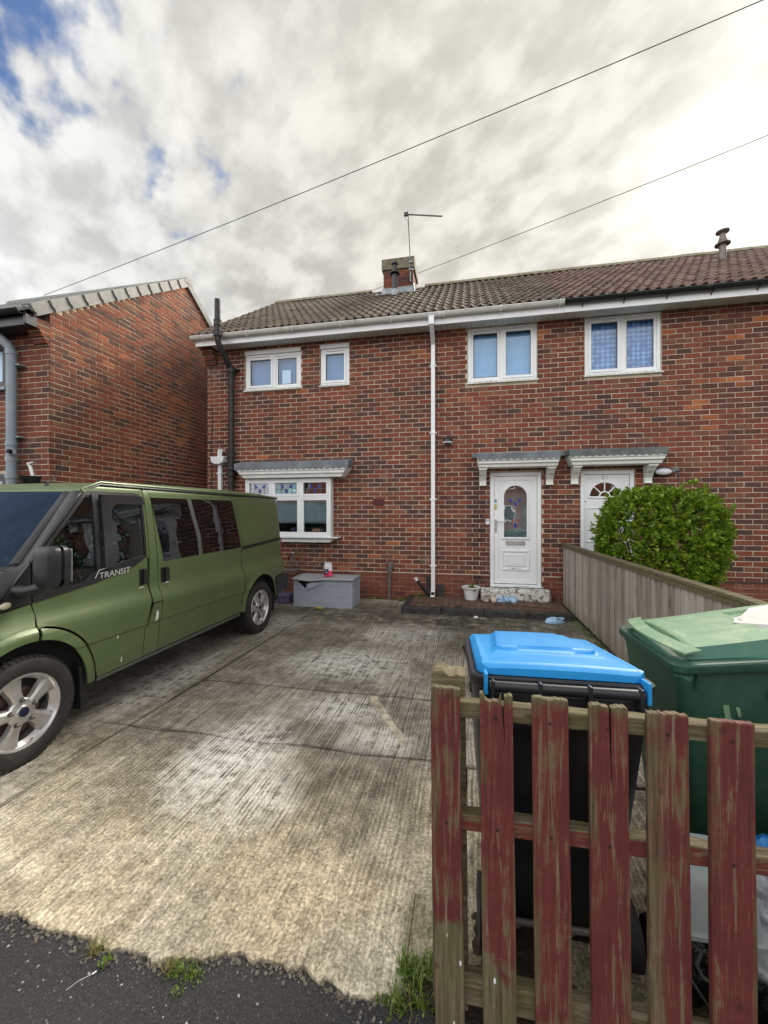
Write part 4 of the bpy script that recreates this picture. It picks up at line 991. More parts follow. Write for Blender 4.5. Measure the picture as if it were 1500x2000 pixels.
for (ox, oz, an) in ((-.075, .64+gz0-.02, .45), (.075, .64+gz0-.02, -.45), (0, .56+gz0, 0), (0, .20+gz0, 0)):
    T = MB(); pts = [(-.026, -.032), (.026, -.032), (.018, .018), (0, .034), (-.018, .018)]
    T.prism([(cx_+ox + p_*math.cos(an)-q*math.sin(an), oz + p_*math.sin(an)+q*math.cos(an)) for p_, q in pts], 'y', 7.134, 7.138)
    T.build('stained_glass_bell', M['bell_blue'], leaf)
for ox in (-.045, .045):
    T = MB(); T.prism([(cx_+ox-.018, 1.40), (cx_+ox, 1.375), (cx_+ox+.018, 1.40), (cx_+ox, 1.43)], 'y', 7.134, 7.138)
    T.build('stained_glass_drop', M['bell_red'], leaf)
L = MB()
for (a, b, c, d) in ((-.13, -.13, .02, .7), (.13, .13, .02, .7), (-.18, .18, .40, .40), (-.18, .18, .28, .31)):
    L.tube([(cx_+a, 7.137, gz0+c), (cx_+b, 7.137, gz0+d)], .0022, 5)
L.build('leading', M['leadwork'], leaf)
m = MB(); moulding(m, cx_-.155, cx_+.155, .985, 1.065, 7.128, .010, .008); m.box(cx_-.143, cx_+.143, 7.119, 7.129, .998, 1.052); m.build('letter_plate', M['handle'], leaf, bevel=.003)
g_ = MB(); g_.box(cx_-.150, cx_+.150, 7.124, 7.129, .990, 1.060); g_.build('letter_plate_shadow_gap', M['black_pvc'], leaf)
m = MB(); moulding(m, cx_-.225, cx_+.225, .57, .91, 7.128, .035, .016); m.build('panel_moulding', M['upvc'], leaf, bevel=.008)
m = MB(); moulding(m, cx_-.16, cx_+.16, .64, .84, 7.128, .028, .012); m.box(cx_-.130, cx_+.130, 7.120, 7.129, .67, .81); m.build('raised_panel', M['upvc'], leaf, bevel=.006)
m = MB(); m.box(cx_-.12, cx_+.10, 7.113, 7.118, .600, .604); m.prism([(cx_-.06, .598), (cx_-.02, .60), (cx_-.03, .585)], 'y', 7.1105, 7.1145); m.build('scuff', M['board'], leaf)
m = MB(); m.box(lx0+.010, lx0+.042, 7.108, 7.118, 1.20, 1.42); m.tube([(lx0+.026, 7.11, 1.385), (lx0+.026, 7.07, 1.385), (lx0+.14, 7.066, 1.382)], .009, 8); m.build('handle', M['handle'], D1, bevel=.003)
m = MB(); m.box(lx0+.006, lx0+.044, 7.1155, 7.1175, 1.585, 1.675); m.build('sticker', M['sticker_y'], D1)
m = MB(); m.box(lx0+.008, lx0+.042, 7.1155, 7.1175, 1.70, 1.755); m.build('sticker', M['sticker_b'], D1)
m = MB(); m.box(.285, .345, 7.075, 7.098, 1.335, 1.425); m.box(.30, .33, 7.070, 7.0755, 1.355, 1.385, 0); db = m.build('doorbell', M['upvc'], HL, bevel=.005)
m = MB(); m.box(.295, .335, 7.070, 7.0745, 1.385, 1.415); m.build('doorbell_button', M['grey_pipe'], db)
# front step
def stepf(u, v): pass
m = MB(); m.box(.195, 1.285, 6.85, 7.085, .095, .288); o = m.build('door_step', M['step_white'], HL, bevel=.035, segs=3)
x0, x1 = 1.77, 2.556
D2 = empty_part('door', HR, ((x0+x1)/2, 7.12, z0))
f = MB(); f.box(x0, x0+.062, 7.105, 7.18, z0+.045, z1); f.box(x1-.062, x1, 7.105, 7.18, z0+.045, z1); f.box(x0+.062, x1-.062, 7.1055, 7.1795, z1-.062, z1); f.box(x0, x1, 7.06, 7.18, z0, z0+.045)
f.build('door_frame', M['upvc'], D2, bevel=.006)
lx0, lx1 = x0+.066, x1-.066; cx_ = 2.13; r_ = .225; gz0 = 1.79
half = [(cx_-r_, gz0)] + [(cx_+r_, gz0)] + [(cx_ + r_*math.cos(a), gz0 + r_*math.sin(a)) for a in [math.pi*q/20 for q in range(1, 20)]]
lf = leaf_with_hole(half, lx0, lx1, 1.70, lz1, 7.128, (cx_, gz0+.08)); lf.box(lx0, lx1, 7.128, 7.168, lz0, 1.70); lf.box(lx0+.001, lx0+.14, 7.1295, 7.16, lz1-.14, lz1-.001); lf.box(lx1-.14, lx1-.001, 7.1295, 7.16, lz1-.14, lz1-.001); leaf = lf.build('door_leaf', M['upvc'], D2)
def halfpoly(r, zoff=0): return [(cx_-r, gz0-zoff), (cx_+r, gz0-zoff)] + [(cx_ + r*math.cos(a), gz0 + r*math.sin(a)) for a in [math.pi*q/20 for q in range(1, 20)]]
mo = MB(); ring_prism(mo, halfpoly(r_+.028, .028), halfpoly(r_-.004, -.004), 7.108, 7.129)
for an in (45, 90, 135): c_, s_ = math.cos(R(an)), math.sin(R(an)); mo.obox((cx_+c_*.155, 7.124, gz0+s_*.155), (c_*.075, 0, s_*.075), (0, .008, 0), (-s_*.009, 0, c_*.009))
mo.build('glazing_bar', M['upvc'], leaf, bevel=.003)
mo = MB(); ring_prism(mo, halfpoly(.085, 0), halfpoly(.066, 0), 7.112, 7.130); mo.build('glazing_ring', M['upvc'], leaf, bevel=.002)
p = MB(); p.prism(half, 'y', 7.140, 7.144); p.build('pane', M['glass'], leaf)
for (a, b, c, d) in ((cx_-.28, cx_-.03, 1.05, 1.62), (cx_+.03, cx_+.28, 1.05, 1.62), (cx_-.28, cx_+.28, .45, .92)):
    m = MB(); moulding(m, a, b, c, d, 7.128, .028, .012); m.build('panel_moulding', M['upvc'], leaf, bevel=.006)
text_mesh('2', .085, 'door_number', M['leadwork'], leaf, (2.083, 7.124, 2.065), (R(90), 0, 0))
m = MB(); m.box(2.150, 2.162, 7.124, 7.127, 2.115, 2.125); m.box(2.165, 2.177, 7.124, 7.127, 2.105, 2.117); m.box(2.160, 2.170, 7.124, 7.127, 2.066, 2.078); m.build('worn_number', M['leadwork'], leaf)

# chimney ----------------------------------------------------------------
CH = empty_part('chimney', HL, (-1.62, 9.85, 6.7))
x0, x1, ya, yb_ = -1.97, -1.27, 9.50, 10.18
m = MB(); m.box(x0+.006, x1-.006, ya+.006, yb_-.006, 6.3, 7.26); m.build('stack_core', M['render_cap'], CH)
bk = MB()
for (a, b, za, zb) in brick_run('x', ya, x0, x1, 6.55, 7.26, [], joint=.006): add_brick(bk, 'x', ya, a, b, za, zb, .0)
for (a, b, za, zb) in brick_run('y', x1, ya, yb_, 6.55, 7.26, [], joint=.006): add_brick(bk, 'y', x1, a, b, za, zb, .0)
o = bk.build('brickwork', M['brick_dark'], CH); o['kind'] = 'stuff'
m = MB(); m.box(x0-.04, x1+.04, ya-.04, yb_+.04, 7.262, 7.52); m.build('oversailing_course', M['render_cap'], CH, bevel=.012)
m = MB(); m.box(x0-.03, x1+.03, ya-.025, ya-.003, 6.60, 6.84); m.box(x1+.003, x1+.028, ya-.025, 10.0, 6.66, 6.90); m.obox((x0+.3, ya-.10, 6.665), (.48, 0, 0), (0, .09, .06), (0, -.003, .004)); m.build('lead_flashing', M['lead'], CH, bevel=.004)
# gas flue terminals
def flue(house, x, y, zb, h, mat, lab):
    f = MB(); f.tube([(x, y, zb-.15), (x, y, zb+h*.62)], .062, 16); f.lathe([(.062, zb+h*.55), (.062, zb+h*.60), (.12, zb+h*.585), (.122, zb+h*.60), (.066, zb+h*.64), (.062, zb+h*.72), (.045, zb+h*.88), (.045, zb+h*.90), (.075, zb+h*.92), (.075, zb+h*.98), (.0, zb+h)], (x, y, 0), n=18)
    o = f.build('flue_terminal', M[mat], house, smooth=35)
    c = MB(); c.lathe([(.075, zb-.12), (.075, zb-.01), (.064, zb+.03)], (x, y, 0), n=18); c.build('flue_collar', M['lead'], o, smooth=35); return o
flue(HL, -1.645, 9.2, 6.60, .66, 'black_pvc', '')
def cowl(house, x, y, zb, h):
    f = MB(); f.tube([(x, y, zb-.15), (x, y, zb+h*.5)], .06, 16); f.lathe([(.06, zb+h*.45), (.125, zb+h*.44), (.13, zb+h*.47), (.08, zb+h*.52), (.075, zb+h*.58), (.045, zb+h*.76), (.045, zb+h*.8), (.11, zb+h*.86), (.11, zb+h*.90), (.05, zb+h*.97), (.0, zb+h)], (x, y, 0), n=18)
    o = f.build('flue_terminal', M['grey_pipe'] if False else M['steel'], house, smooth=35); return o
cowl(HR, 4.85, 9.15, 6.50, .58)
# white downpipe, soil pipe, hopper, overflow pipe
dp = MB(); X_ = -.592
dp.box(X_-.045, X_+.045, 6.675, 6.765, 4.60, 4.78); dp.obox((X_, 6.88, 4.52), (.034, 0, 0), (0, .16, -.10), (0, .02, .032)); dp.box(X_-.034, X_+.034, 7.005, 7.072, .15, 4.45)
dp.prism([(6.90, .115), (7.005, .20), (7.072, .20), (7.072, .115)], 'x', X_-.034, X_+.034)
d_ = dp.build('downpipe', M['upvc'], HL, bevel=.006)
for z in (.62, 1.76, 2.90, 4.05):
    c = MB(); c.box(X_-.04, X_+.04, 6.998, 7.075, z-.018, z+.018); c.box(X_-.062, X_+.062, 7.06, 7.096, z-.012, z+.012); c.build('pipe_clip', M['upvc'], d_, bevel=.003)
m = MB(); m.prism([(6.93, .118), (6.995, .118), (6.995, .19), (6.93, .15)], 'x', X_-.028, X_+.028); m.build('shoe_opening', M['van_dark'], d_)
sp = MB(); xs0, ys0 = -4.392, 7.00
sp.tube([(-4.41, 6.595, 5.36), (-4.41, 6.595, 4.86), (-4.41, 6.595, 4.70), (-4.408, 6.61, 4.60), (-4.398, 6.86, 4.36), (-4.392, 6.985, 4.26), (xs0, ys0, 4.16), (xs0, ys0, .02)], .052, 16)
s_ = sp.build('soil_pipe', M['black_rust'], HL, smooth=40)
for z, r in ((4.93, .066), (4.74, .07), (4.22, .075), (2.63, .072), (2.38, .085), (2.26, .074)):
    c = MB(); xx, yy = (-4.41, 6.595) if z > 4.5 else (xs0, ys0)
    c.lathe([(.053, z-.05), (r, z-.045), (r, z+.04), (r*1.08, z+.042), (r*1.08, z+.055), (.053, z+.06)], (xx, yy, 0), n=18); c.build('pipe_collar', M['black_rust'], s_, smooth=35)
for z in (4.24, 2.5, 2.36):
    c = MB(); c.box(xs0-.02, xs0+.13, 7.03, 7.09, z-.02, z+.02); c.tube([(xs0+.05, 7.0, z), (xs0+.11, 7.02, z)], .018, 8); c.build('pipe_bracket', M['black_rust'], s_)
hp = MB(); hx = -4.652
hp.prism([(hx-.145, 2.60), (hx+.145, 2.60), (hx+.12, 2.49), (hx+.05, 2.455), (hx-.05, 2.455), (hx-.12, 2.49)], 'y', 6.93, 7.09); hp.box(hx-.035, hx+.035, 7.01, 7.08, .02, 2.46)
h_ = hp.build('hopper_downpipe', M['upvc'], HL, bevel=.008)
m = MB(); m.tube([(hx+.0, 7.08, 2.74), (hx+.0, 7.0, 2.73), (hx+.0, 6.99, 2.60)], .022, 10); m.tube([(hx+.06, 7.08, 2.72), (hx+.06, 6.99, 2.715), (hx+.05, 6.98, 2.60)], .022, 10); m.build('waste_pipe', M['upvc'], h_, smooth=40)
m = MB(); m.box(hx-.05, hx+.05, 7.0, 7.09, 2.27, 2.30); m.build('pipe_clip', M['upvc'], h_)
op = MB(); op.tube([(-1.345, 7.11, .60), (-1.345, 7.03, .60), (-1.345, 7.01, .585), (-1.348, 7.01, .40), (-1.352, 7.02, .0)], .030, 12); o = op.build('overflow_pipe', M['steel'], HL, smooth=40)
m = MB(); m.lathe([(.034, .50), (.040, .502), (.040, .60), (.03, .61)], (-1.345, 7.01, 0), n=14); m.lathe([(.045, 0), (.075, .002), (.08, -.012)], (-1.345, 7.10, .60), axis='y', n=16); m.build('pipe_elbow', M['alum'], o, smooth=40)
hs = MB(); hs.tube([(-.86, 6.93, .385), (-.80, 6.95, .30), (-.70, 6.98, .17), (-.655, 7.0, .115)], .024, 10); o = hs.build('drain_hose', M['black_pvc'], HL, smooth=40)
hs = MB(); hs.tube([(-.885, 6.92, .425), (-.855, 6.932, .38)], .027, 10); hs.build('hose_cuff', M['upvc'], o, smooth=40)
m = MB(); m.box(-.52, -.40, 7.02, 7.09, .10, .30); m.box(-.71, -.66, 7.05, 7.09, .15, .45); m.build('gully_surround', M['kerb_black'], HL, bevel=.01)
ab = MB(); ab.box(-1.66, -1.465, 7.092, 7.11, 1.66, 1.78)
a_ = ab.build('air_brick', simple('air_brick_red', (.115, .022, .024), .7), HL, bevel=.003)
hh = MB()
for i in range(9):
    for j in range(5): hh.box(-1.648+i*.0195, -1.648+i*.0195+.010, 7.0905, 7.0925, 1.673+j*.0205, 1.673+j*.0205+.011)
hh.build('air_hole', M['van_dark'], a_)
# small stains, fixing scars and a cable on the wall
cb = MB(); pts = [(-4.86, 7.088, 3.55), (-4.845, 7.086, 3.45), (-4.85, 7.086, 3.2), (-4.862, 7.086, 2.9), (-4.855, 7.087, 2.5), (-4.87, 7.087, 2.1), (-4.86, 7.09, 1.4)]
cb.tube(pts, .006, 6); cb.build('wall_cable', M['wire'], HL, smooth=True)
# ---- neighbour's house on the left --------------------------------------
NX, NY = -5.9, 4.80
HN = empty('brick_house', (-8.5, 4.8, 0), 'neighbouring brick house on the left, its gable end with grey verge caps towards the drive', 'house')
NS = .672; NE_Y, NE_Z = 4.56, 4.27; NR_Y = 7.73; NR_Z = NE_Z + (NR_Y-NE_Y)*NS
def ntop(u): return (NE_Z + (u-NE_Y)*NS if u < NR_Y else NR_Z - (u-NR_Y)*NS)
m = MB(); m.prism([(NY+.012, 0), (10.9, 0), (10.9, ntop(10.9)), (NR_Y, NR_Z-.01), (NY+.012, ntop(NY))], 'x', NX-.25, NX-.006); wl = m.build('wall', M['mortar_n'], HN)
lst = brick_run('y', NX, NY, 10.9, 0, 6.6, [], top=lambda u: ntop(u)+.03)
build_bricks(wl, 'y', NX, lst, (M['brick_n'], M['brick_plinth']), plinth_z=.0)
OPN = [(-7.95, -6.69, 3.38, 4.06), (-7.95, -6.69, 1.0, 2.1)]
m = MB(); slab(m, 'x', NY+.006, NY+.25, -10.5, NX-.25, 0, 4.28, OPN); wl2 = m.build('wall', M['mortar'], HN)
m = MB(); m.box(NX-.25, NX-.0065, NY+.0055, NY+.011, 0, 4.28); m.build('quoin_backing', M['mortar'], HN)
lst = brick_run('x', NY, -10.5, NX, 0, 4.25, OPN)
build_bricks(wl2, 'x', NY, lst, (M['brick'], M['brick_plinth']))
m = MB(); m.box(-10.5, -6.2, 10.65, 10.9, 0, 4.28); m.box(-10.5, -10.3, 5.06, 10.64, 0, 4.28); m.build('rear_wall', M['brick_dark'], HN)
for i in range(4):
    m = MB(); z = 3.94 + i*BH; m.box(NX-.225, NX+.0005, NY-.058*(i+1), NY+.02, z+.006, z+BH-.006); m.build('brick', M['brick'], HN, bevel=.004)
    q = MB(); q.box(NX-.22, NX-.004, NY-.058*i-.014, NY+.02, z-.008, z+.008); q.build('mortar_bed', M['mortar'], HN)
roof_n = roof_pitch(HN, -10.62, 16, .293, NE_Y-.10, NE_Z-.02, math.atan(NS), 12, .325, M['tile_n'])
m = MB(); m.prism([(NE_Y-.05, NE_Z-.03), (NR_Y, NR_Z+.04), (10.98, NE_Z-.04), (10.98, NE_Z-.1), (NR_Y, NR_Z-.03), (NE_Y-.05, NE_Z-.09)], 'x', -10.6, NX-.01); m.build('roof_deck', M['van_dark'], roof_n)
m = MB(); m.prism([(NR_Y+.01, NR_Z+.10), (11.0, NE_Z+.02), (11.0, NE_Z-.0), (NR_Y+.01, NR_Z+.05)], 'x', -10.6, NX+.0); m.build('rear_slope', M['tile_n'], roof_n)
# dry verge caps
vl = math.hypot(NR_Y-NE_Y, NR_Z-NE_Z); nv = 12; ca, sa = math.cos(math.atan(NS)), math.sin(math.atan(NS))
vm = MB(); q = vl/nv
pts = [(.0, -.07), (q-.006, -.07), (q+.012, -.04), (q-.010, -.005), (q-.006, .09), (.0, .09), (-.004, -.005), (.018, -.04)]
vs_l = [(s_*ca - h*sa, s_*sa + h*ca) for s_, h in pts]
vm.add([(-.002, a, b) for a, b in vs_l] + [(.050 - .022*max(0, min(1, s_/q)), a, b) for (s_, h), (a, b) in zip(pts, vs_l)], [tuple(range(7, -1, -1)), tuple(range(8, 16))] + [(i, (i+1) % 8, 8+(i+1) % 8, 8+i) for i in range(8)]); vm.prism([(s_*ca - h*sa, s_*sa + h*ca) for s_, h in [(-.012, .075), (q, .075), (q, .095), (-.012, .095)]], 'x', -.10, -.002)
vme = vm.mesh('verge_cap', M['verge'])
for i in range(nv):
    o = bpy.data.objects.new('verge_cap', vme); sc.collection.objects.link(o); o.parent = roof_n
    o.location = Vector((NX+.012, NE_Y-.02 + i*q*ca, NE_Z+.035 + i*q*sa)) - wloc(roof_n); o.rotation_euler = (random.uniform(-.01, .01), 0, random.uniform(-.01, .01))
m = MB(); m.prism([(NR_Y-.02 + a*ca, NR_Z+.035 - a*sa + h) for a, h in [(0, -.08), (3.3, -.08), (3.3, .08), (0, .09)]], 'x', NX+.010, NX+.045); m.build('rear_verge', M['verge'], roof_n, bevel=.004)
m = MB(); m.prism([(.13*math.cos(a)+NR_Y, .13*math.sin(a)+NR_Z+.02) for a in [math.pi*k_/10 for k_ in range(11)]], 'x', -10.6, NX+.05); m.build('ridge_end', M['verge'], roof_n, bevel=.006)
gutter(HN, -10.6, NX-.02, 4.43, 4.28, 'black_pvc', 'black_pvc', .9)
m = MB(); m.box(-10.6, NX-.03, 4.49, 4.52, 4.10, 4.28); m.box(NX-.030, NX+.012, 4.46, 4.62, 4.105, 4.24); m.box(-10.6, NX-.03, 4.52, 4.80, 4.115, 4.125); m.build('fascia_board', M['black_pvc'], HN, bevel=.004)
wn_ = win_frame(HN, -7.95, -6.69, 3.38, 4.06, 4.81, [(-7.9, -7.35, 3.43, 4.01, 1), (-7.3, -6.74, 3.43, 4.01, 0)], mat='black_pvc', glass='glass_up', cross=[(-7.35, -7.3, 3.43, 4.01)])
m = MB(); m.box(-8.0, -6.64, 4.74, 4.85, 3.33, 3.375); m.build('sill', M['grey_pipe'], wn_, bevel=.004)
wn2 = win_frame(HN, -7.95, -6.69, 1.0, 2.1, 4.81, [(-7.9, -7.35, 1.05, 2.05, 1), (-7.3, -6.74, 1.05, 2.05, 0)], mat='black_pvc', cross=[(-7.35, -7.3, 1.05, 2.05)])
m = MB(); m.box(-8.2, -6.4, 5.5, 5.52, .8, 4.2); m.build('room', M['room'], HN)
curtain(-7.9, -6.72, 3.42, 4.02, 4.95, 'upvc', 'white slatted blind behind the dark-framed upstairs window of the left house', 'blind', amp=.001, freq=5)
gp = MB(); gp.tube([(-6.95, 4.42, 4.62), (-6.80, 4.46, 4.42), (-6.62, 4.58, 4.10), (-6.48, 4.68, 3.93), (-6.455, 4.70, 3.84), (-6.455, 4.70, .02)], .062, 18); g_ = gp.build('downpipe', M['grey_pipe'], HN, smooth=40)
for z, r in ((3.83, .072), (2.52, .070), (2.30, .070), (2.05, .074)):
    c = MB(); c.lathe([(.062, z-.03), (r, z-.03), (r, z+.03), (.062, z+.03)], (-6.455, 4.70, 0), n=20); c.build('pipe_collar', M['grey_pipe'], g_, smooth=35)
for z in (3.66, 2.62): c = MB(); c.box(-6.53, -6.32, 4.70, 4.79, z-.010, z+.010); c.build('pipe_bracket', M['grey_pipe'], g_)
c = MB(); c.tube([(-6.455, 4.70, 2.38), (-6.33, 4.62, 2.39)], .04, 12); c.build('pipe_branch', M['grey_pipe'], g_, smooth=40)
m = MB(); m.lathe([(.0, -.04), (.028, -.04), (.032, 0)], (-6.33, 4.60, 2.39), axis='y', n=14); m.build('pipe_inlet', M['van_dark'], g_)

# ---- the terrace across the road (behind the camera; it shows only in the panes) ----
HO = empty('brick_house', (-2, -19, 0), 'brick terrace across the road, mirrored in the ground-floor panes', 'house')
m = MB(); m.box(-16, 14, -25, -18, -.3, 5.0); m.build('wall', M['brick'], HO)
m = MB(); m.prism([(-17.7, 4.95), (-21.5, 7.5), (-25.3, 4.95)], 'x', -16.2, 14.2); m.build('roof', M['tile_r'], HO)
for i in range(7):
    x = -14.6 + i*4.1
    for z in (1.0, 3.4):
        m = MB(); m.box(x, x+1.6, -17.99, -17.94, z, z+1.15); o = m.build('window_frame', M['upvc'], HO)
        m = MB(); m.box(x+.08, x+.76, -17.94, -17.93, z+.08, z+1.07); m.box(x+.84, x+1.52, -17.94, -17.93, z+.08, z+1.07); m.build('pane', M['van_dark'], o)
    m = MB(); m.box(x+2.3, x+3.2, -17.99, -17.93, .1, 2.15); m.build('door', M['upvc' if i % 2 else 'leadwork'], HO)

# ================================================================== VAN
M['sill_grey'] = simple('grey_sill', (.10, .11, .10), .5)
VAN = empty('parked_van', (-3.52, 3.4, 0), 'matt green panel van with black window band and silver alloy wheels parked on the drive', 'van')
VC = -3.52
def interp(tab, z):
    if z <= tab[0][0]: return tab[0][1]
    for (a, b), (c, d) in zip(tab, tab[1:]):
        if z <= c:
            t = (z-a)/(c-a); return b + (d-b)*t
    return tab[-1][1]
XS = [(.30, .938), (.55, .946), (.596, .948), (.606, .957), (.72, .960), (.765, .960), (.795, .955), (.885, .916), (.92, .909), (1.10, .905), (1.25, .896), (1.45, .880), (1.62, .862), (1.70, .845), (1.735, .82), (1.77, .78)]
YF, YR = 1.06, 5.62
def side_x(Y, z):
    x = interp(XS, z)
    if Y > YR-.20: t = min(1, (Y-(YR-.20))/.20); x -= .13*(1-math.sqrt(max(0, 1-t*t)))*1.0 + .02*t
    if Y > 5.0: x -= .035*((Y-5.0)/.6)**2
    if Y < 2.0: t = (2.0-Y)/.95; x -= .02*t + .13*max(0, t-.35)**2
    # the rear leans in towards the top
    return x
def rear_y(z): return YR - max(0, z-1.0)*.10
def vpatch(name, poly, mat, parent=VAN, off=0.0, holes=(), side=1, thick=.014, step=.055, bump=None, bevel=0, at=None):
    """a body panel: polygon in (Y, z) laid on the curved flank"""
    bm = bmesh.new()
    vs = [bm.verts.new((0, y, z)) for y, z in poly]; bm.faces.new(vs)
    ys = [p[0] for p in poly]; zs = [p[1] for p in poly]
    z = min(zs)
    cuts = sorted(set([a for a, _ in XS] + [min(zs) + i*step for i in range(int((max(zs)-min(zs))/step)+1)]))
    for c in cuts:
        if min(zs) < c < max(zs): bmesh.ops.bisect_plane(bm, geom=bm.verts[:]+bm.edges[:]+bm.faces[:], plane_co=(0, 0, c), plane_no=(0, 0, 1), dist=1e-5)
    c = min(ys) + step*1.6
    fine = [YR-.2+.02*i for i in range(11)] + [5.0+.08*i for i in range(6)] + [1.1+.08*i for i in range(12)]
    yc = sorted(set([q for q in fine if min(ys) < q < max(ys)] + [min(ys) + i*.12 for i in range(1, int((max(ys)-min(ys))/.12)+1)]))
    for c in yc:
        if min(ys) < c < max(ys): bmesh.ops.bisect_plane(bm, geom=bm.verts[:]+bm.edges[:]+bm.faces[:], plane_co=(0, c, 0), plane_no=(0, 1, 0), dist=1e-5)
    if thick:
        r = bmesh.ops.extrude_face_region(bm, geom=bm.faces[:]); nv = set(v for v in r['geom'] if isinstance(v, bmesh.types.BMVert))
    else: nv = set()
    for v in bm.verts:
        y, z_ = v.co.y, v.co.z
        o_ = off + (bump(y, z_) if bump else 0)
        v.co.x = VC + side*(side_x(y, z_) + o_ - (0 if (v in nv) else thick))
        v.co.y = y - (max(0, z_-1.0)*.10)*max(0, min(1, (y-5.3)/.3))
    me = bpy.data.meshes.new(name); bm.normal_update(); bmesh.ops.recalc_face_normals(bm, faces=bm.faces); bm.to_mesh(me); bm.free()
    me.materials.append(M[mat]); o = bpy.data.objects.new(name, me); sc.collection.objects.link(o); o.parent = parent
    me.transform(Matrix.Translation(-wloc(parent))); me.polygons.foreach_set('use_smooth', [True]*len(me.polygons))
    try: me.set_sharp_from_angle(angle=R(28))
    except Exception: pass
    return o
FW, RW = (1.955, .325), (4.775, .325)
def arcp(c, r, a0, a1, n=16): return [(c[0] + r*math.cos(R(a0+(a1-a0)*i/n)), c[1]+.02 + r*math.sin(R(a0+(a1-a0)*i/n))) for i in range(n+1)]
FA, RA = .395, .400
# front door outline: curved lower front edge follows the wheel flare
fa = arcp(FW, .470, 83, 4, 12)         # flare outer
door = [(2.014, .955), (2.035, .885)] + [(2.022, .79)] + [(y+.004, z+.004) for y, z in fa][0:] + [(2.432, .345), (2.842, .352), (2.872, .60), (2.945, .80), (2.930, 1.15), (2.925, 1.66), (2.90, 1.70), (2.44, 1.695), (2.405, 1.665), (2.09, 1.30), (2.014, 1.16)]
win_main = [(2.50, 1.085), (2.932-.012, 1.135), (2.915, 1.60), (2.885, 1.645), (2.50, 1.65)]
quarter = [(2.120, 1.040), (2.33, 1.035), (2.47, 1.09), (2.47, 1.65), (2.415, 1.645), (2.12, 1.305)]
for side in (1, -1):
    # lower door skin (below the window line) and the frame pieces above it
    low = [(2.014, .965), (2.032, .885), (2.018, .80)] + [(y+.005, z+.005) for y, z in fa] + [(2.440, .345), (2.842, .352), (2.862, .55), (2.935, .82), (2.940, 1.15), (2.46, 1.05), (2.35, 1.0), (2.05, .985)]
    d = vpatch('door', low, 'van', side=side)
    vpatch('door_frame', [(2.930, 1.14), (2.962, 1.14), (2.945, 1.70), (2.90, 1.712), (2.44, 1.705), (2.395, 1.672), (2.42, 1.655), (2.50, 1.672), (2.88, 1.672), (2.91, 1.64)], 'van', d, side=side)
    vpatch('window_trim', [(2.018, .958), (2.459, 1.012), (2.809, 1.092), (2.925, 1.150), (2.925, 1.168), (2.50, 1.108), (2.42, 1.085), (2.35, 1.03), (2.30, 1.022), (2.13, 1.022), (2.115, 1.05), (2.095, 1.30), (2.02, 1.22), (2.016, 1.10)], 'van_black', d, off=.006, side=side)
    vpatch('window_pillar', [(2.462, 1.09), (2.512, 1.098), (2.512, 1.665), (2.462, 1.66)], 'van_black', d, off=.008, side=side)
    vpatch('window_seal', [(2.40, 1.652), (2.44, 1.672), (2.895, 1.668), (2.925, 1.63), (2.935, 1.15), (2.915, 1.152), (2.905, 1.62), (2.885, 1.645), (2.50, 1.648), (2.42, 1.640), (2.13, 1.30), (2.105, 1.30)], 'van_black', d, off=.005, side=side)
    vpatch('window_pane', [(2.50, 1.10), (2.93, 1.15), (2.92, 1.65), (2.50, 1.655)], 'glass_van', d, off=-.004, thick=0, side=side)
    vpatch('quarter_pane', [(2.115, 1.02), (2.33, 1.02), (2.47, 1.085), (2.47, 1.655), (2.42, 1.65), (2.10, 1.31)], 'glass_van', d, off=-.004, thick=0, side=side)
    if side == 1:
        vpatch('wind_deflector', [(2.53, 1.115), (2.555, 1.11), (2.60, 1.12), (2.585, 1.40), (2.60, 1.55), (2.64, 1.578), (2.915, 1.582), (2.905, 1.648), (2.55, 1.648), (2.515, 1.62), (2.512, 1.12)], 'van_gloss', d, off=.018, thick=.018, bump=lambda y, z: .012)
    # raised door handle in its recess
    for nm, yy, zz, par in (('door_handle', 2.885, .99, d),):
        vpatch('handle_recess', [(yy-.035, zz-.065), (yy+.03, zz-.065), (yy+.03, zz+.065), (yy-.035, zz+.065)], 'van_dark', par, off=.0012, side=side, thick=.002)
        vpatch(nm, [(yy-.005, zz-.06), (yy+.028, zz-.06), (yy+.026, zz+.06), (yy-.005, zz+.06)], 'van_black', par, off=.020, side=side, thick=.02)
    w = vpatch('front_wing', [(1.10, .78), (1.10, .50), (1.46, .50)] + arcp(FW, .470, 159, 90, 10) + [(2.002, .80), (2.026, .885), (2.008, .952), (1.80, .925), (1.40, .86)], 'van', side=side)
    vpatch('a_pillar_base', [(1.30, .852), (1.42, .868), (1.80, .932), (2.010, .96), (2.010, 1.205), (1.93, 1.11), (1.86, 1.00), (1.70, .955)], 'van_black', w, off=.004, side=side)
    vpatch('wheel_flare', arcp(FW, .468, 159, 83, 12) + arcp(FW, FA, 83, 159, 12), 'van', w, side=side, bump=lambda y, z: .016*min(1, max(0, (.468-math.hypot(y-FW[0], z-FW[1]-.02))/.03)), step=.03)
    vpatch('wheel_flare', arcp(FW, .462, 80, -1, 14) + [(2.415, .335), (2.352, .335)] + arcp(FW, FA, -1, 80, 14), 'van', w, side=side, bump=lambda y, z: .016*min(1, max(0, (.462-math.hypot(y-FW[0], z-FW[1]-.02))/.03)), step=.03)
    vpatch('b_pillar', [(2.850, .352), (3.000, .357), (3.045, .76), (2.957, .76), (2.870, .55)], 'van', side=side)
    vpatch('b_pillar', [(2.948, .768), (3.045, .768), (3.052, 1.10), (3.02, 1.66), (3.0, 1.712), (2.953, 1.710), (2.970, 1.15)], 'van', side=side)
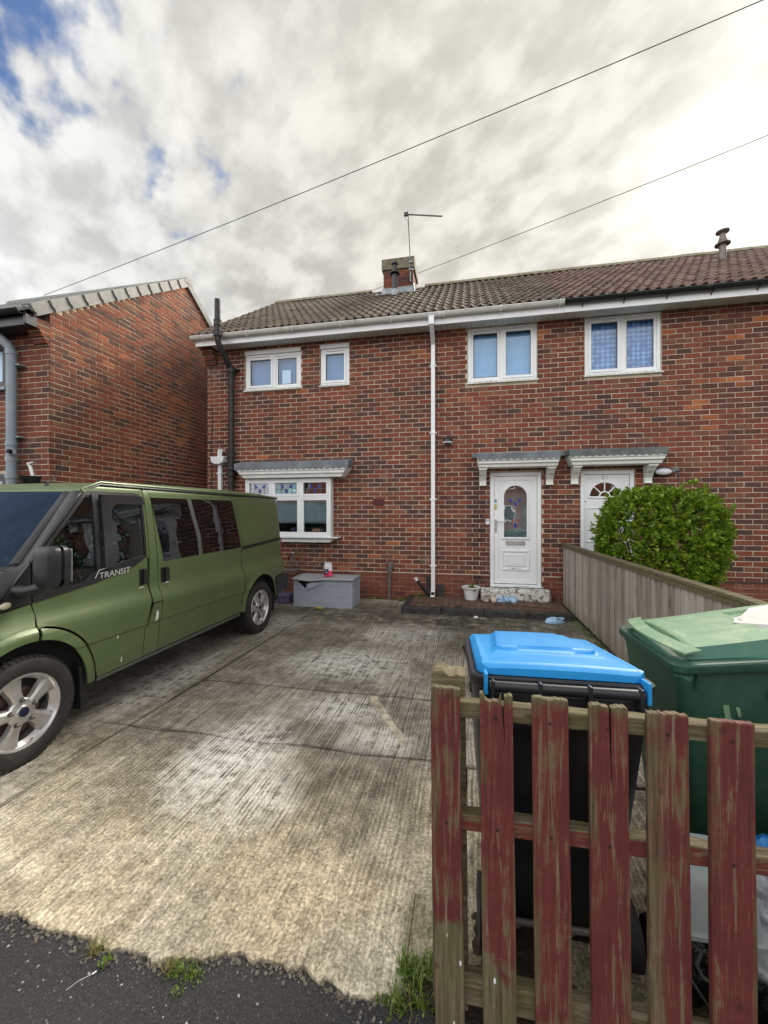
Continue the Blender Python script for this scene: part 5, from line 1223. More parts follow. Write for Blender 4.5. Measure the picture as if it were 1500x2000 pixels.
    sd = vpatch('sliding_door', [(3.008, .357), (4.19, .372), (4.285, .372), (4.345, .40), (4.30, .50), (4.36, .62), (4.375, 1.09), (4.27, 1.66), (4.24, 1.712), (3.005, 1.712), (3.028, 1.66), (3.060, 1.10), (3.053, .76)], 'van', side=side)
    vpatch('sliding_door_pane', [(3.128, 1.095), (4.365, 1.115), (4.245, 1.658), (3.022, 1.645)], 'glass_black', sd, off=.004, side=side, thick=.003)
    if side == 1:
        # pale curtain edge showing through the tinted pane
        vpatch('curtain_edge', [(3.60, 1.10), (3.655, 1.103), (3.64, 1.30), (3.58, 1.48), (3.54, 1.65), (3.48, 1.65), (3.52, 1.50), (3.585, 1.28)], 'sill_grey', sd, off=.0055, thick=.0012)
    vpatch('handle_recess', [(3.085, .91), (3.175, .91), (3.175, 1.04), (3.085, 1.04)], 'van_dark', sd, off=.0012, side=side, thick=.002)
    vpatch('door_handle', [(3.125, .918), (3.170, .918), (3.168, 1.035), (3.125, 1.035)], 'van_black', sd, off=.022, side=side, thick=.02)
    q = vpatch('quarter_panel', [(4.382, 1.095), (5.47, 1.175), (5.62, 1.175), (5.62, 1.66), (5.60, 1.712), (4.248, 1.712), (4.276, 1.66)], 'van', side=side)
    vpatch('embossed_panel', [(4.42, 1.135), (5.38, 1.205), (5.36, 1.60), (5.30, 1.655), (4.31, 1.655)], 'van', q, off=.006, side=side, thick=.006)
    vpatch('door_rail', [(4.40, 1.100), (5.45, 1.158), (5.45, 1.176), (4.40, 1.122)], 'van_dark', q, off=.004, side=side, thick=.006)
    vpatch('rail_lip', [(4.40, 1.086), (5.45, 1.146), (5.45, 1.158), (4.40, 1.100)], 'van_black', q, off=.010, side=side, thick=.01)
    vpatch('rear_panel', [(4.383, 1.085), (4.383, .62), (4.325, .52)] + [(y, z) for y, z in arcp(RW, .44, 168, 10, 16)] + [(5.16, .66), (5.62, .70), (5.62, 1.165), (5.47, 1.165)], 'van', side=side)
    vpatch('wheel_flare', arcp(RW, .452, 178, 6, 18) + arcp(RW, RA, 6, 178, 18), 'van', side=side, bump=lambda y, z: .014*min(1, max(0, (.452-math.hypot(y-RW[0], z-RW[1]-.02))/.03)), step=.03)
    vpatch('rear_bumper', [(5.175, .40), (5.60, .42), (5.62, .69), (5.17, .655)], 'van_black', side=side, off=.014)
    vpatch('sill', [(2.44, .318), (4.30, .334), (4.30, .362), (2.44, .338)], 'sill_grey', side=side, off=-.004)
# chips and bright scratches on the near flank
for (y, z, a, b) in ((2.985, .655, .018, .045), (2.60, .585, .006, .012), (2.64, .405, .005, .022), (3.150, .905, .03, .007), (2.87, .908, .035, .005)):
    vpatch('paint_chip', [(y-a, z-b), (y+a*.6, z-b*.7), (y+a, z+b*.4), (y, z+b)], 'chip', off=.0015, thick=.002)
# upper front: A pillars, bonnet, screen, roof as one lofted grid cut into parts
prof_o = [(1.10, .72), (1.30, .81), (1.50, .885), (1.72, .955), (1.86, .995), (1.93, 1.09), (2.02, 1.205), (2.09, 1.292), (2.25, 1.478), (2.40, 1.656), (2.48, 1.690), (2.60, 1.715), (2.80, 1.722), (3.2, 1.728), (4.0, 1.735), (5.0, 1.735), (5.50, 1.725)]
prof_i = [(1.06, .82), (1.22, .93), (1.42, 1.02), (1.66, 1.10), (1.80, 1.13), (1.93, 1.155), (2.02, 1.185), (2.10, 1.292), (2.24, 1.478), (2.385, 1.660), (2.46, 1.695), (2.60, 1.728), (2.80, 1.748), (3.2, 1.765), (4.0, 1.775), (5.0, 1.772), (5.50, 1.755)]
prof_c = [(.98, .84), (1.10, .95), (1.25, 1.03), (1.42, 1.09), (1.52, 1.115), (1.62, 1.135), (1.72, 1.17), (1.84, 1.29), (2.06, 1.478), (2.28, 1.660), (2.38, 1.690), (2.55, 1.725), (2.80, 1.758), (3.2, 1.782), (4.0, 1.795), (5.0, 1.795), (5.50, 1.775)]
def vpt(i, u):
    """u: 0 outer edge, .1 inner edge of the pillar, 1 centre line (continues to 2 = other side)"""
    s_ = 1 if u <= 1 else -1; u = u if u <= 1 else 2-u
    yo, zo = prof_o[i]; yi, zi = prof_i[i]; yc, zc = prof_c[i]
    xo = side_x(yo, min(zo, 1.74)) - (.004 if zo < 1.7 else 0); xi = xo - .085 if zo < 1.70 else xo - .06
    if u <= .1:
        t = u/.1; y, z, x = yo+(yi-yo)*t, zo+(zi-zo)*t, xo+(xi-xo)*t
        z += .010*math.sin(t*math.pi)
    else:
        t = (u-.1)/.9; k_ = 1-(1-t)**2.2; y, z, x = yi+(yc-yi)*k_, zi+(zc-zi)*k_, xi*(1-t)
    return (VC + s_*x, y, z)
def vloft(name, rows, us, mat, parent=VAN, lift=0.0, thick=.01):
    m = MB(); idx = []
    # refine rows by splitting between profile stations
    pts = []
    for r in range(len(rows)-1):
        for q in range(4): pts.append((rows[r], rows[r+1], q/4))
    pts.append((rows[-1], rows[-1], 0))
    vs = []
    for a, b, t in pts:
        for u in us:
            p0 = Vector(vpt(a, u)); p1 = Vector(vpt(b, u)); v = p0.lerp(p1, t); v.z += lift; vs.append(tuple(v))
    nu = len(us); fs = [(j*nu+i, j*nu+i+1, (j+1)*nu+i+1, (j+1)*nu+i) for j in range(len(pts)-1) for i in range(nu-1)]
    m.add(vs, fs); o = m.build(name, M[mat], parent, smooth=50)
    if thick: s_ = o.modifiers.new('t', 'SOLIDIFY'); s_.thickness = thick; s_.offset = 0
    return o
full = [.1+.9*i/14 for i in range(15)] + [1.0+.9*i/14 for i in range(1, 15)]
vloft('bonnet', [0, 1, 2, 3, 4, 5], full, 'van')
vloft('scuttle', [5, 6], full, 'van_black', lift=.001)
ws = vloft('windscreen', [6, 7, 8, 9], full, 'glass_screen', thick=0)
fl = [.1, .115, .13, .15]; vloft('screen_border', [6, 7, 8, 9], fl, 'van_black', ws, lift=.003, thick=.002)
vloft('screen_border', [9, 10], full, 'van_black', ws, lift=-.004, thick=.002)
for uu in ([0, .02, .04, .06, .08, .1], [2-.1, 2-.08, 2-.06, 2-.04, 2-.02, 2.0]):
    vloft('a_pillar', [0, 1, 2, 3, 4, 5, 6, 7, 8, 9], uu, 'van_black')
rf = vloft('roof', [9, 10, 11, 12, 13, 14, 15, 16], [0, .02, .04, .06, .08] + full + [2-.08, 2-.06, 2-.04, 2-.02, 2], 'van')
for s_ in (1, -1):
    m = MB(); pts = []
    for y in [2.40, 2.46, 2.55, 2.70, 3.0, 3.5, 4.0, 4.5, 5.0, 5.3, 5.48]:
        pts.append((VC + s_*(side_x(y, 1.715)+.006), y, 1.722 if y > 2.5 else 1.66+(y-2.40)*.45))
    m.tube(pts, .010, 6); m.build('roof_gutter', M['van_black'], rf, smooth=40)
    m = MB(); m.tube([(a+s_*.004, b, c+.018) for a, b, c in pts], .0085, 6); m.build('roof_gutter_lip', M['van'], rf, smooth=40)
# rear end and front end
m = MB(); m.grid(lambda u, v: (VC + (2*u-1)*(side_x(5.6, .45+v*1.27)-.01), rear_y(.45+v*1.27) - .03*(2*u-1)**2 - .02, .45+v*1.27), 10, 10); o = m.build('rear_door', M['van'], VAN, smooth=40)
s_ = o.modifiers.new('t', 'SOLIDIFY'); s_.thickness = .02
m = MB(); m.box(VC-.93, VC+.93, 5.45, 5.63, .40, .66); m.build('rear_bumper', M['van_black'], VAN, bevel=.03)
m = MB(); m.box(VC-.72, VC+.72, 5.60, 5.612, 1.05, 1.55); m.build('rear_window', M['glass_black'], VAN)
for s_ in (1, -1):
    m = MB(); m.box(VC+s_*.74, VC+s_*.82, 5.56, 5.615, .75, 1.15); m.build('tail_light', M['bell_red'], VAN, bevel=.01)
m = MB(); m.grid(lambda u, v: (VC + (2*u-1)*.82, 1.02 + .12*(2*u-1)**2 - .06*math.sin(v*3.1), .28+v*.56), 16, 6); o = m.build('front_bumper', M['van_black'], VAN, smooth=40)
s_ = o.modifiers.new('t', 'SOLIDIFY'); s_.thickness = .03
for s_ in (1, -1):
    m = MB(); m.prism([(VC+s_*.50, .66), (VC+s_*.84, .66), (VC+s_*.86, .84), (VC+s_*.55, .80)], 'y', 1.02, 1.16); m.build('headlight', M['clear_plastic'], VAN, bevel=.02)
m = MB()
for z in (.62, .68, .74): m.box(VC-.45, VC+.45, .955, .98, z, z+.03)
m.build('grille', M['handle'], VAN)
# dark inner shell and floor (stops light passing under the skins)
m = MB(); m.box(VC-.86, VC+.86, 1.25, 5.42, .30, .95); m.box(VC-.80, VC+.80, 3.06, 5.40, .95, 1.66); m.build('inner_shell', M['van_dark'], VAN)
for (c, ra) in ((FW, FA), (RW, RA)):
    for s_ in (1, -1):
        m = MB(); n = 18; pts = arcp(c, ra+.004, 200, -20, n); xo = VC + s_*.925; xi = VC + s_*.60
        vs = [(xo, y, z) for y, z in pts] + [(xi, y, z) for y, z in pts]; m.add(vs, [(i, i+1, n+1+i+1, n+1+i) for i in range(n)])
        m.build('wheel_arch_liner', M['van_dark'], VAN, smooth=40)
# the shell is cut back round the wheels: dark wells
# wheels
def wheel(Y, s_, steer=0):
    root = empty_part('wheel', VAN, (VC + s_*.835, Y, .325)); X0 = 0; cx = VC + s_*.835
    def P(prof): return [(r, h*s_) for r, h in prof]
    t = MB(); t.lathe(P([(.222, -.10), (.240, -.108), (.275, -.112), (.302, -.106), (.318, -.092), (.325, -.075), (.325, -.032), (.319, -.030), (.319, -.024), (.325, -.022), (.325, .020), (.319, .022), (.319, .028), (.325, .030), (.325, .072), (.319, .088), (.302, .104), (.285, .110), (.262, .1105), (.240, .107), (.226, .100), (.218, .090)]), (cx, Y, .325), axis='x', n=64)
    ty = t.build('tyre', M['rubber'], root, smooth=35)
    tr = MB()
    for k_ in range(44):
        a = 2*math.pi*k_/44
        for h in (-.053, .0, .052): 
            c_ = Vector((cx + s_*h, Y + .3255*math.cos(a+h*2), .325 + .3255*math.sin(a+h*2))); tr.obox(c_, (s_*.019, 0, 0), (0, -math.sin(a)*.016, math.cos(a)*.016), (0, math.cos(a)*.003, math.sin(a)*.003))
    for k_ in range(60):
        a = 2*math.pi*k_/60; c_ = Vector((cx + s_*.090, Y + .3165*math.cos(a), .325 + .3165*math.sin(a))); tr.obox(c_, (s_*.010, -math.cos(a)*.006, -math.sin(a)*.006), (0, -math.sin(a)*.010, math.cos(a)*.010), (s_*.002, math.cos(a)*.004, math.sin(a)*.004))
    tr_o = tr.build('tread_block', M['rubber'], root); tr_o['kind'] = 'stuff'
    r_ = MB(); r_.lathe(P([(.200, -.10), (.190, -.02), (.188, .045), (.200, .060), (.213, .074), (.219, .086), (.222, .094), (.218, .100), (.211, .098), (.206, .090), (.203, .083), (.1985, .080)]), (cx, Y, .325), axis='x', n=56)
    r_.build('rim', M['alloy'], root, smooth=30)
    b = MB(); b.lathe(P([(.0, .03), (.14, .03), (.142, .0), (.19, -.01), (.20, -.05)]), (cx, Y, .325), axis='x', n=36); b.build('brake_disc', M['disc'], root, smooth=30)
    for k_ in range(5):
        a = R(105 + 72*k_) * (1 if s_ > 0 else -1); ca_, sa_ = math.cos(a), math.sin(a)
        sp = MB()
        prof = [(.020, .036, .082), (.075, .036, .084), (.115, .040, .078), (.150, .052, .074), (.185, .062, .078), (.203, .066, .080)]
        vs = []
        for (rr, hw, h) in prof:
            for (t_, dh) in ((-1, -.030), (-.82, -.004), (-.45, .004), (.45, .004), (.82, -.004), (1, -.030)):
                vs.append((cx + s_*(h+dh), Y + ca_*rr - sa_*hw*t_, .325 + sa_*rr + ca_*hw*t_))
        n = 6; fs = [(j*n+i, j*n+i+1, (j+1)*n+i+1, (j+1)*n+i) for j in range(len(prof)-1) for i in range(n-1)]
        sp.add(vs, fs); sp.build('spoke', M['alloy'], root, bevel=0, smooth=14)
    h = MB(); h.lathe(P([(.074, .05), (.080, .076), (.070, .086), (.040, .090), (.036, .094), (.0, .094)]), (cx, Y, .325), axis='x', n=30); h.build('hub', M['alloy'], root, smooth=25)
    h = MB(); h.lathe(P([(.028, .095), (.027, .100), (.0, .1015)]), (cx, Y, .325), axis='x', n=24); h.build('hub_badge', M['badge'], root, smooth=40)
    for k_ in range(5):
        a = R(95 + 72*k_) * (1 if s_ > 0 else -1); yy, z_ = Y + .073*math.cos(a), .325 + .073*math.sin(a)
        q = MB(); q.lathe(P([(.015, .086), (.015, .090), (.0105, .0905), (.0105, .104), (.007, .108), (.0, .108)]), (cx, yy, z_), axis='x', n=12); q.build('wheel_nut', M['nut'], root, smooth=35)
    if s_ > 0:
        q = MB(); q.tube([(cx+.078, Y+.05, .325-.192), (cx+.10, Y+.046, .325-.178)], .004, 6); q.build('valve', M['rubber'], root)
for s_ in (1, -1): wheel(FW[0], s_); wheel(RW[0], s_)
# mud flap behind the front wheel
m = MB(); m.prism([(2.315, .47), (2.345, .47), (2.365, .36), (2.37, .20), (2.345, .16), (2.325, .165)], 'x', VC+.66, VC+.925); m.build('mud_flap', M['van_black'], VAN, bevel=.006)
m = MB(); m.prism([(5.14, .44), (5.165, .44), (5.18, .20), (5.16, .19)], 'x', VC+.66, VC+.92); m.build('mud_flap', M['van_black'], VAN, bevel=.006)
# mirror
for s_ in (1, -1):
    mr = MB(); cxm = VC + s_*1.07; cy = 2.02
    def mf(u, v, cxm=cxm, cy=cy):
        a = 2*math.pi*u; ph = math.pi*v
        sgn = lambda t, e: math.copysign(abs(t)**e, t)
        x = sgn(math.cos(a), .42)*sgn(math.sin(ph), .35)*.078; z = -sgn(math.cos(ph), .42)*.122; y = sgn(math.sin(a), .6)*sgn(math.sin(ph), .4)*.062
        return (cxm + x*(1+z*.25), cy + y - (.02 if y < 0 else 0), 1.188 + z)
    mr.grid(mf, 28, 18); mo = mr.build('door_mirror', M['van_black'], VAN, smooth=50)
    a = MB(); a.tube([(VC+s_*.90, 1.935, 1.045), (VC+s_*.955, 1.945, 1.04), (VC+s_*1.0, 1.975, 1.055), (VC+s_*1.02, 2.005, 1.09)], [.040, .036, .034, .036], 14); a.build('mirror_arm', M['van_black'], mo, smooth=50)
    g_ = MB(); g_.box(cxm-.062, cxm+.062, cy+.058, cy+.064, 1.09, 1.29); g_.build('mirror_glass', M['handle'], mo, bevel=.004)
# lamps, aerial, lettering
m = MB(); m.lathe([(.0, .012), (.013, .011), (.019, .004), (.020, -.004)], (0, 0, 0), axis='x', n=18)
vs = [(x + VC + side_x(1.872, .973) + .006, 1.868 + y*1.55, .973 + z*1.0 + y*.15) for x, y, z in m.v]; m.v = vs; m.build('side_repeater', M['cream'], VAN, smooth=50)
m = MB(); m.tube([(-3.10, 2.50, 1.722), (-3.08, 2.55, 1.80), (-3.02, 2.68, 1.99)], [.005, .003, .002], 6); m.lathe([(.022, 1.70), (.016, 1.732), (.0, 1.738)], (-3.10, 2.50, 0), n=12); m.build('aerial', M['van_black'], VAN, smooth=40)
tx = text_mesh('TRANSIT', .062, 'lettering', M['lettering'], VAN, (VC + side_x(2.5, 1.07) + .0085, 2.475, 1.036), (R(90), 0, R(90)), .0015, 0.15, 1.12)
tx.rotation_euler = Matrix.Rotation(R(11.5), 3, 'X').to_euler()
tx.rotation_euler = (Matrix.Rotation(R(2.5), 3, 'X') @ Matrix.Rotation(R(90), 3, 'Z') @ Matrix.Rotation(R(90-3), 3, 'X')).to_euler()
m = MB(); x_ = VC + side_x(2.5, 1.1) + .0085; m.tube([(x_, 2.445, 1.045), (x_, 2.475, 1.098), (x_, 2.60, 1.118)], .0028, 6); m.build('trim_line', M['lettering'], VAN, smooth=40)
# cab interior: seats with floral covers, dashboard
def seat(x, name='seat'):
    s_ = MB()
    def f(u, v, w=.23):
        a = 2*math.pi*u; c_, d_ = math.cos(a), math.sin(a); sg = lambda t, e: math.copysign(abs(t)**e, t)
        ww = w*(1 - .25*max(0, v-.6)); y = 2.80 + .10*v*1.4
        e = math.sin(math.pi*min(1, max(.0, .04+.96*v)))**.25 if v > .5 else 1
        return (x + sg(c_, .4)*ww*(e if v > .9 else 1), y + sg(d_, .5)*.075, .72 + v*.72)
    s_.grid(f, 24, 12); b = s_.build(name, M['c_floral'], VAN, smooth=50)
    s_ = MB(); s_.box(x-.23, x+.23, 2.32, 2.80, .66, .84); s_.build('seat_cushion', M['c_floral'], b, bevel=.05)
    s_ = MB(); s_.box(x-.12, x+.12, 2.86, 2.96, 1.42, 1.60); s_.build('head_rest', M['c_floral'], b, bevel=.03)
seat(VC+.50); seat(VC); seat(VC-.52)
m = MB(); m.box(VC-.84, VC+.84, 1.60, 2.05, .90, 1.10); m.build('dashboard', M['van_black'], VAN, bevel=.04)
m = MB(); m.box(VC-.80, VC+.80, 3.00, 3.03, .9, 1.66); m.build('bulkhead_curtain', M['c_grey'], VAN)

# ================================================================== THINGS
# ---- worn red picket fence on the pavement edge ------------------------
PF = empty('picket_fence', (.35, 1.25, 0), 'low picket fence with worn red paint at the edge of the pavement', 'fence')
def picket(cx, w, ztop, lean, crack=None, jag_=.012, foot=-.03, y0=1.196, y1=1.218, seed=0, chip=None, y_tilt=0):
    rr = random.Random(seed); n = 12; top = []
    for i in range(n+1):
        u = i/n; z = ztop + rr.uniform(-jag_, jag_)*.5
        if chip and chip[0] < u < chip[1]: z -= chip[2]*rr.uniform(.7, 1)
        top.append((-w/2 + w*u, z))
    if crack:
        cu, cd, cw = crack; xx = -w/2 + w*cu; out = []
        for p in top:
            if abs(p[0]-xx) > cw*1.2: out.append(p)
        L_ = [p for p in out if p[0] < xx]; Rr = [p for p in out if p[0] > xx]
        mid = [(xx-cw/2, ztop-.002), (xx-cw*.32+.001, ztop-cd*.35), (xx+.003, ztop-cd*.7), (xx+.001, ztop-cd), (xx+cw*.18+.003, ztop-cd*.7), (xx+cw*.42, ztop-cd*.35), (xx+cw*.6, ztop-.004)]
        top = L_ + mid + Rr
    poly = [(w/2, foot), (w/2+.001, .4), (w/2-.0005, .7)] + top[::-1] + [(-w/2, .7), (-w/2-.001, .35), (-w/2, foot)]
    m = MB(); m.prism([(cx + x - lean*z, z) for x, z in poly], 'y', y0, y1)
    # local x measured from the board's own centre line
    o = m.build('picket', M['picket'], PF, at=(cx, (y0+y1)/2, 0), bevel=.0025, segs=1); return o
pk = [(-.058, .083, .998, .014, None, .006, None), (.082, .090, .991, .012, (.70, .16, .008), .006, (.10, .62, .022)), (.226, .094, .992, .012, None, .006, None),
      (.372, .094, .985, .010, (.53, .33, .006), .008, None), (.514, .096, .978, .010, None, .007, None), (.659, .098, .972, .008, None, .005, None), (.808, .098, .965, .008, None, .005, None), (.955, .098, .96, .006, None, .005, None), (1.10, .098, .955, .006, None, .005, None)]
for i, (cx, w, zt, ln, ck, jg, ch) in enumerate(pk): picket(cx+.006, w, zt, ln, ck, jg, seed=i+11, chip=ch)
def rail(x0, x1, z, h, mat, y0=1.2195, y1=1.262, slope=0):
    m = MB(); n = 40; vs = []
    rr = random.Random(int(z*100))
    for i in range(n+1):
        x = x0 + (x1-x0)*i/n; a = rr.uniform(-.0015, .0015); b = rr.uniform(-.003, .002); zz = z + slope*(x-x0)
        vs += [(x, y0, zz-h/2+a), (x, y0, zz+h/2+b), (x, y1, zz+h/2+b*.6), (x, y1, zz-h/2+a)]
    fs = [(0, 1, 2, 3), tuple(4*n+k for k in (3, 2, 1, 0))] + [(4*i+k, 4*(i+1)+k, 4*(i+1)+(k+1) % 4, 4*i+(k+1) % 4) for i in range(n) for k in range(4)]
    m.add(vs, fs); return m.build('rail', M[mat], PF, bevel=.003, segs=1)
rail(-.10, 1.6, .926, .046, 'rail'); rail(-.085, 1.6, .600, .048, 'rail_red'); rail(-.04, 1.6, .108, .078, 'rail', slope=-.012)
m = MB(); n = 9; rr = random.Random(4)
poly = [(-.125, -.1), (-.022, -.1), (-.022, 1.0)] + [(-.022 - .103*i/n, 1.018 + rr.uniform(-.012, .008)) for i in range(n+1)] + [(-.125, 1.0)]
m.prism([(x - .010*z, z) for x, z in poly], 'y', 1.263, 1.345); o = m.build('gate_post', M['rail'], PF, at=(-.075, 1.30, 0), bevel=.004); o.location.x += .022
m = MB(); m.prism([(-.104, .04), (-.074, .04), (-.084, .93), (-.112, .93)], 'y', 1.236, 1.262); m.build('side_batten', M['picket'], PF, at=(-.11, 1.25, 0), bevel=.003)
for i, p in enumerate(pk[:7]):
    for z in (.915, .60):
        if (i, z) in ((0, .915), (4, .60)): continue
        m = MB(); m.lathe([(.0, -.0025), (.004, -.002), (.0045, 0)], (p[0] - p[3]*z + .004, 1.1955, z + .01), axis='y', n=10); m.build('nail_head', M['nail'], PF)
m = MB(); m.lathe([(.0, 0), (.016, .0), (.020, .006), (.012, .013), (.0, .015)], (0, 0, 0), n=10)
tag(m.build('pebble', M['litter'], at=(-.055, 1.285, 1.008), smooth=True), 'small pale stone lying on top of the left gate post', 'stone').location = (-.055, 1.300, 1.012)

# ---- grey boarded fence between the gardens -----------------------------
BF = empty('boarded_fence', (1.51, 4.2, 0), 'weathered grey close-boarded fence running back to the house', 'fence')
y = 7.06; bi = 0
pitch = .098
while y > 1.35:
    w = .104; a = y - w; zt = 1.012 + random.uniform(-.004, .004); zb = .055 + random.uniform(-.012, .012)
    m = MB(); xo = 1.500 + random.uniform(-.0015, .0015)
    # feather edge: thick side overlaps the thin side of its neighbour
    m.add([(xo-.013, a, zb), (xo+.006, a, zb), (xo+.006, y, zb), (xo-.003, y, zb), (xo-.013, a, zt), (xo+.006, a, zt), (xo+.006, y, zt), (xo-.003, y, zt)], [(0, 3, 2, 1), (4, 5, 6, 7), (0, 1, 5, 4), (1, 2, 6, 5), (2, 3, 7, 6), (3, 0, 4, 7)])
    o = m.build('fence_board', M['plank_grey'], BF, bevel=.0015, segs=1); o.rotation_euler = (random.uniform(-.001, .001), 0, 0); y -= pitch + random.uniform(-.002, .003); bi += 1
m = MB(); m.box(1.468, 1.545, 1.35, 7.08, 1.014, 1.040); m.build('capping_rail', M['cap_rail'], BF, bevel=.005)
m = MB(); m.box(1.476, 1.486, 1.36, 7.07, .975, 1.013); m.build('capping_fillet', M['cap_rail'], BF, bevel=.002)
for z in (.25, .85): m = MB(); m.box(1.507, 1.545, 1.36, 7.06, z-.03, z+.03); m.build('arris_rail', M['plank_grey'], BF)
for yy in (1.5, 3.3, 5.1, 6.95): m = MB(); m.box(1.546, 1.62, yy, yy+.075, -.1, 1.01); m.build('fence_post', M['plank_grey'], BF, bevel=.004)
m = MB(); m.box(1.494, 1.53, 1.36, 7.06, -.06, .052); m.build('gravel_board', M['kerb_black'], BF, bevel=.004)

# ---- wheelie bins --------------------------------------------------------
def rrect(cx, cy, hx, hy, r, n=6):
    out = []
    for (sx, sy, a0) in ((1, 1, 0), (-1, 1, 90), (-1, -1, 180), (1, -1, 270)):
        for i in range(n+1):
            a = R(a0 + 90*i/n); out.append((cx + sx*(hx-r) + r*math.cos(a), cy + sy*(hy-r) + r*math.sin(a)))
    return out
def loft(m, rings, cap0=True, cap1=True):
    n = len(rings[0]); vs = [v for rg in rings for v in rg]
    fs = [(j*n+i, j*n+(i+1) % n, (j+1)*n+(i+1) % n, (j+1)*n+i) for j in range(len(rings)-1) for i in range(n)]
    if cap0: fs.append(tuple(range(n-1, -1, -1)))
    if cap1: fs.append(tuple((len(rings)-1)*n + i for i in range(n)))
    m.add(vs, fs)
def bin_(label, loc, rot, body, lid, lid_side, kind, group=None):
    """local frame: hinge and handles at -y, lid front at +y"""
    root = empty('wheelie_bin', (0, 0, 0), label, 'wheelie bin', group)
    W, Dp, H = (.272 if kind == 'blue' else .285), .36, .965
    m = MB(); rings = []
    for z, sx, sy, oy in ((.05, .205, .235, .03), (.10, .215, .25, .025), (.50, .243, .30, .01), (.86, .268, .345, 0), (H-.035, .272, .350, 0)):
        rings.append([(x, y, z) for x, y in rrect(0, oy, sx, sy, .045)])
    loft(m, rings); m.build('bin_body', M[body], root, smooth=35)
    m = MB()
    rings = [[(x, y, z) for x, y in rrect(0, 0, W+e, Dp+e, .06)] for z, e in ((H-.045, -.012), (H-.045, .008), (H-.038, .012), (H-.010, .012), (H-.004, .006), (H-.004, -.010))]
    loft(m, rings, True, True); m.build('bin_rim', M[body], root, smooth=35)
    # ribs and gussets under the rim
    m = MB()
    for s_ in (1, -1):
        for yy in (-.02, .04): m.obox((s_*.262, yy, .85), (.006, 0, 0), (0, .006, 0), (-s_*.004, 0, .06))
        m.prism([(s_*.272, H-.045), (s_*.272, H-.13), (s_*.295, H-.045)] if s_ > 0 else [(s_*.272, H-.045), (s_*.295, H-.045), (s_*.272, H-.13)], 'y', .29, .296)
    rb = m.build('side_rib', M[body], root); rb['kind'] = 'stuff'
    m = MB()
    for xx in (-.215, -.072, .072, .215): m.box(xx-.006, xx+.006, -.404, -.352, H-.13, H-.008)
    m.build('hinge_lug', M[body], root, bevel=.004)['kind'] = 'stuff'
    m = MB(); m.tube([(-.225, -.385, H-.030), (.225, -.385, H-.030)], .017, 14); m.build('handle_bar', M[body], root, smooth=40)
    m = MB(); m.box(-.245, .245, -.372, -.352, H-.16, H-.05); m.build('handle_housing', M[body], root, bevel=.006)
    for s_ in (1, -1):
        w_ = MB(); w_.lathe([(.0, -.022), (.07, -.022), (.075, -.028), (.10, -.026), (.10, .026), (.075, .028), (.07, .022), (.0, .022)], (s_*.225, -.24, .10), axis='x', n=28); wo = w_.build('wheel', M['rubber'], root, smooth=35)
        h_ = MB(); h_.lathe([(.0, .03), (.02, .03), (.03, .022)], (s_*.225, -.24, .10), axis='x', n=14); h_.build('hub', M[body], wo)
    a_ = MB(); a_.tube([(-.25, -.27, .10), (.25, -.27, .10)], .011, 10); a_.build('axle', M['steel'], root)
    NU, NV = 60, 64; hw, hd = W-.013, .352
    def sq(u, v):            # square to rounded-rectangle
        a, b = 2*u-1, 2*v-1; r = .17
        x, y = a, b
        ax, ay = abs(a), abs(b); k = 1
        cx, cy = max(0, ax-(1-r)), max(0, ay-(1-r)); d = math.hypot(cx, cy)
        if d > 0 and cx > 0 and cy > 0:
            m_ = max(cx, cy)/d; cx *= m_; cy *= m_
            x = math.copysign(1-r+cx, a); y = math.copysign(1-r+cy, b)
        return x, y
    def ss_(t): t = max(0, min(1, t)); return t*t*(3-2*t)
    if kind == 'blue':
        def hf(x, y):
            z = H + .028 + .006*(1-x*x) - .018*ss_((y-.55)/.45)
            e = max(abs(x), abs(y)); z += .004*ss_((e-.86)/.05) - .016*ss_((e-.94)/.06)
            # raised trapezoid, wide at the hinge end
            wt = .74 - .15*(y+.5)/1.4
            k = ss_((wt - abs(x))/.045)*ss_((y + .42 - .06*(1-x*x))/.05)*ss_((1.06-y)/.05)
            z += .020*k + .004*ss_((wt+.03-abs(x))/.03)*ss_((y+.50)/.04)*(1-k)
            return z
    else:
        def hf(x, y):
            # ridge along the middle (y axis of the lid runs away from the hinge)
            z = H + .060 - .030*ss_((y+1)/2)
            e = abs(x); z += .035*(1-e**2.2)
            z -= .050*ss_((e-.80)/.06)
            z -= .055*ss_((y-.80)/.07)
            z += .006*ss_((.045-abs(e-.40))/.02)*-1*ss_((.75-y)/.1)
            z -= .010*ss_((.45-abs(x))/.03)*ss_((-.05-y)/.05)
            e2 = max(abs(x), abs(y)); z -= .012*ss_((e2-.96)/.04)
            return z
    m = MB()
    def lf(u, v):
        x, y = sq(u, v); return (x*hw, y*hd, hf(x, y))
    m.grid(lf, NU, NV)
    mats = [M[lid], M[lid_side]]
    # skirt
    rim = []
    for i in range(NU+1): rim.append(i)
    for j in range(1, NV+1): rim.append(j*(NU+1)+NU)
    for i in range(NU-1, -1, -1): rim.append(NV*(NU+1)+i)
    for j in range(NV-1, 0, -1): rim.append(j*(NU+1))
    b0 = len(m.v); base = [m.v[i] for i in rim]
    for (x, y, z) in base: m.v.append((x*1.004, y*1.004, H-.002))
    n = len(rim)
    for k in range(n): m.f.append((rim[k], rim[(k+1) % n], b0+(k+1) % n, b0+k)); m.mi.append(1 if kind != 'blue' else 0)
    if kind != 'blue':
        for q, f in enumerate(m.f[:NU*NV]):
            i, j = q % NU, q // NU
            x, y = sq((i+.5)/NU, (j+.5)/NV)
            if abs(x) > .80 or y > .86: m.mi[q] = 1
    lid_o = m.build('bin_lid', mats, root, smooth=35)
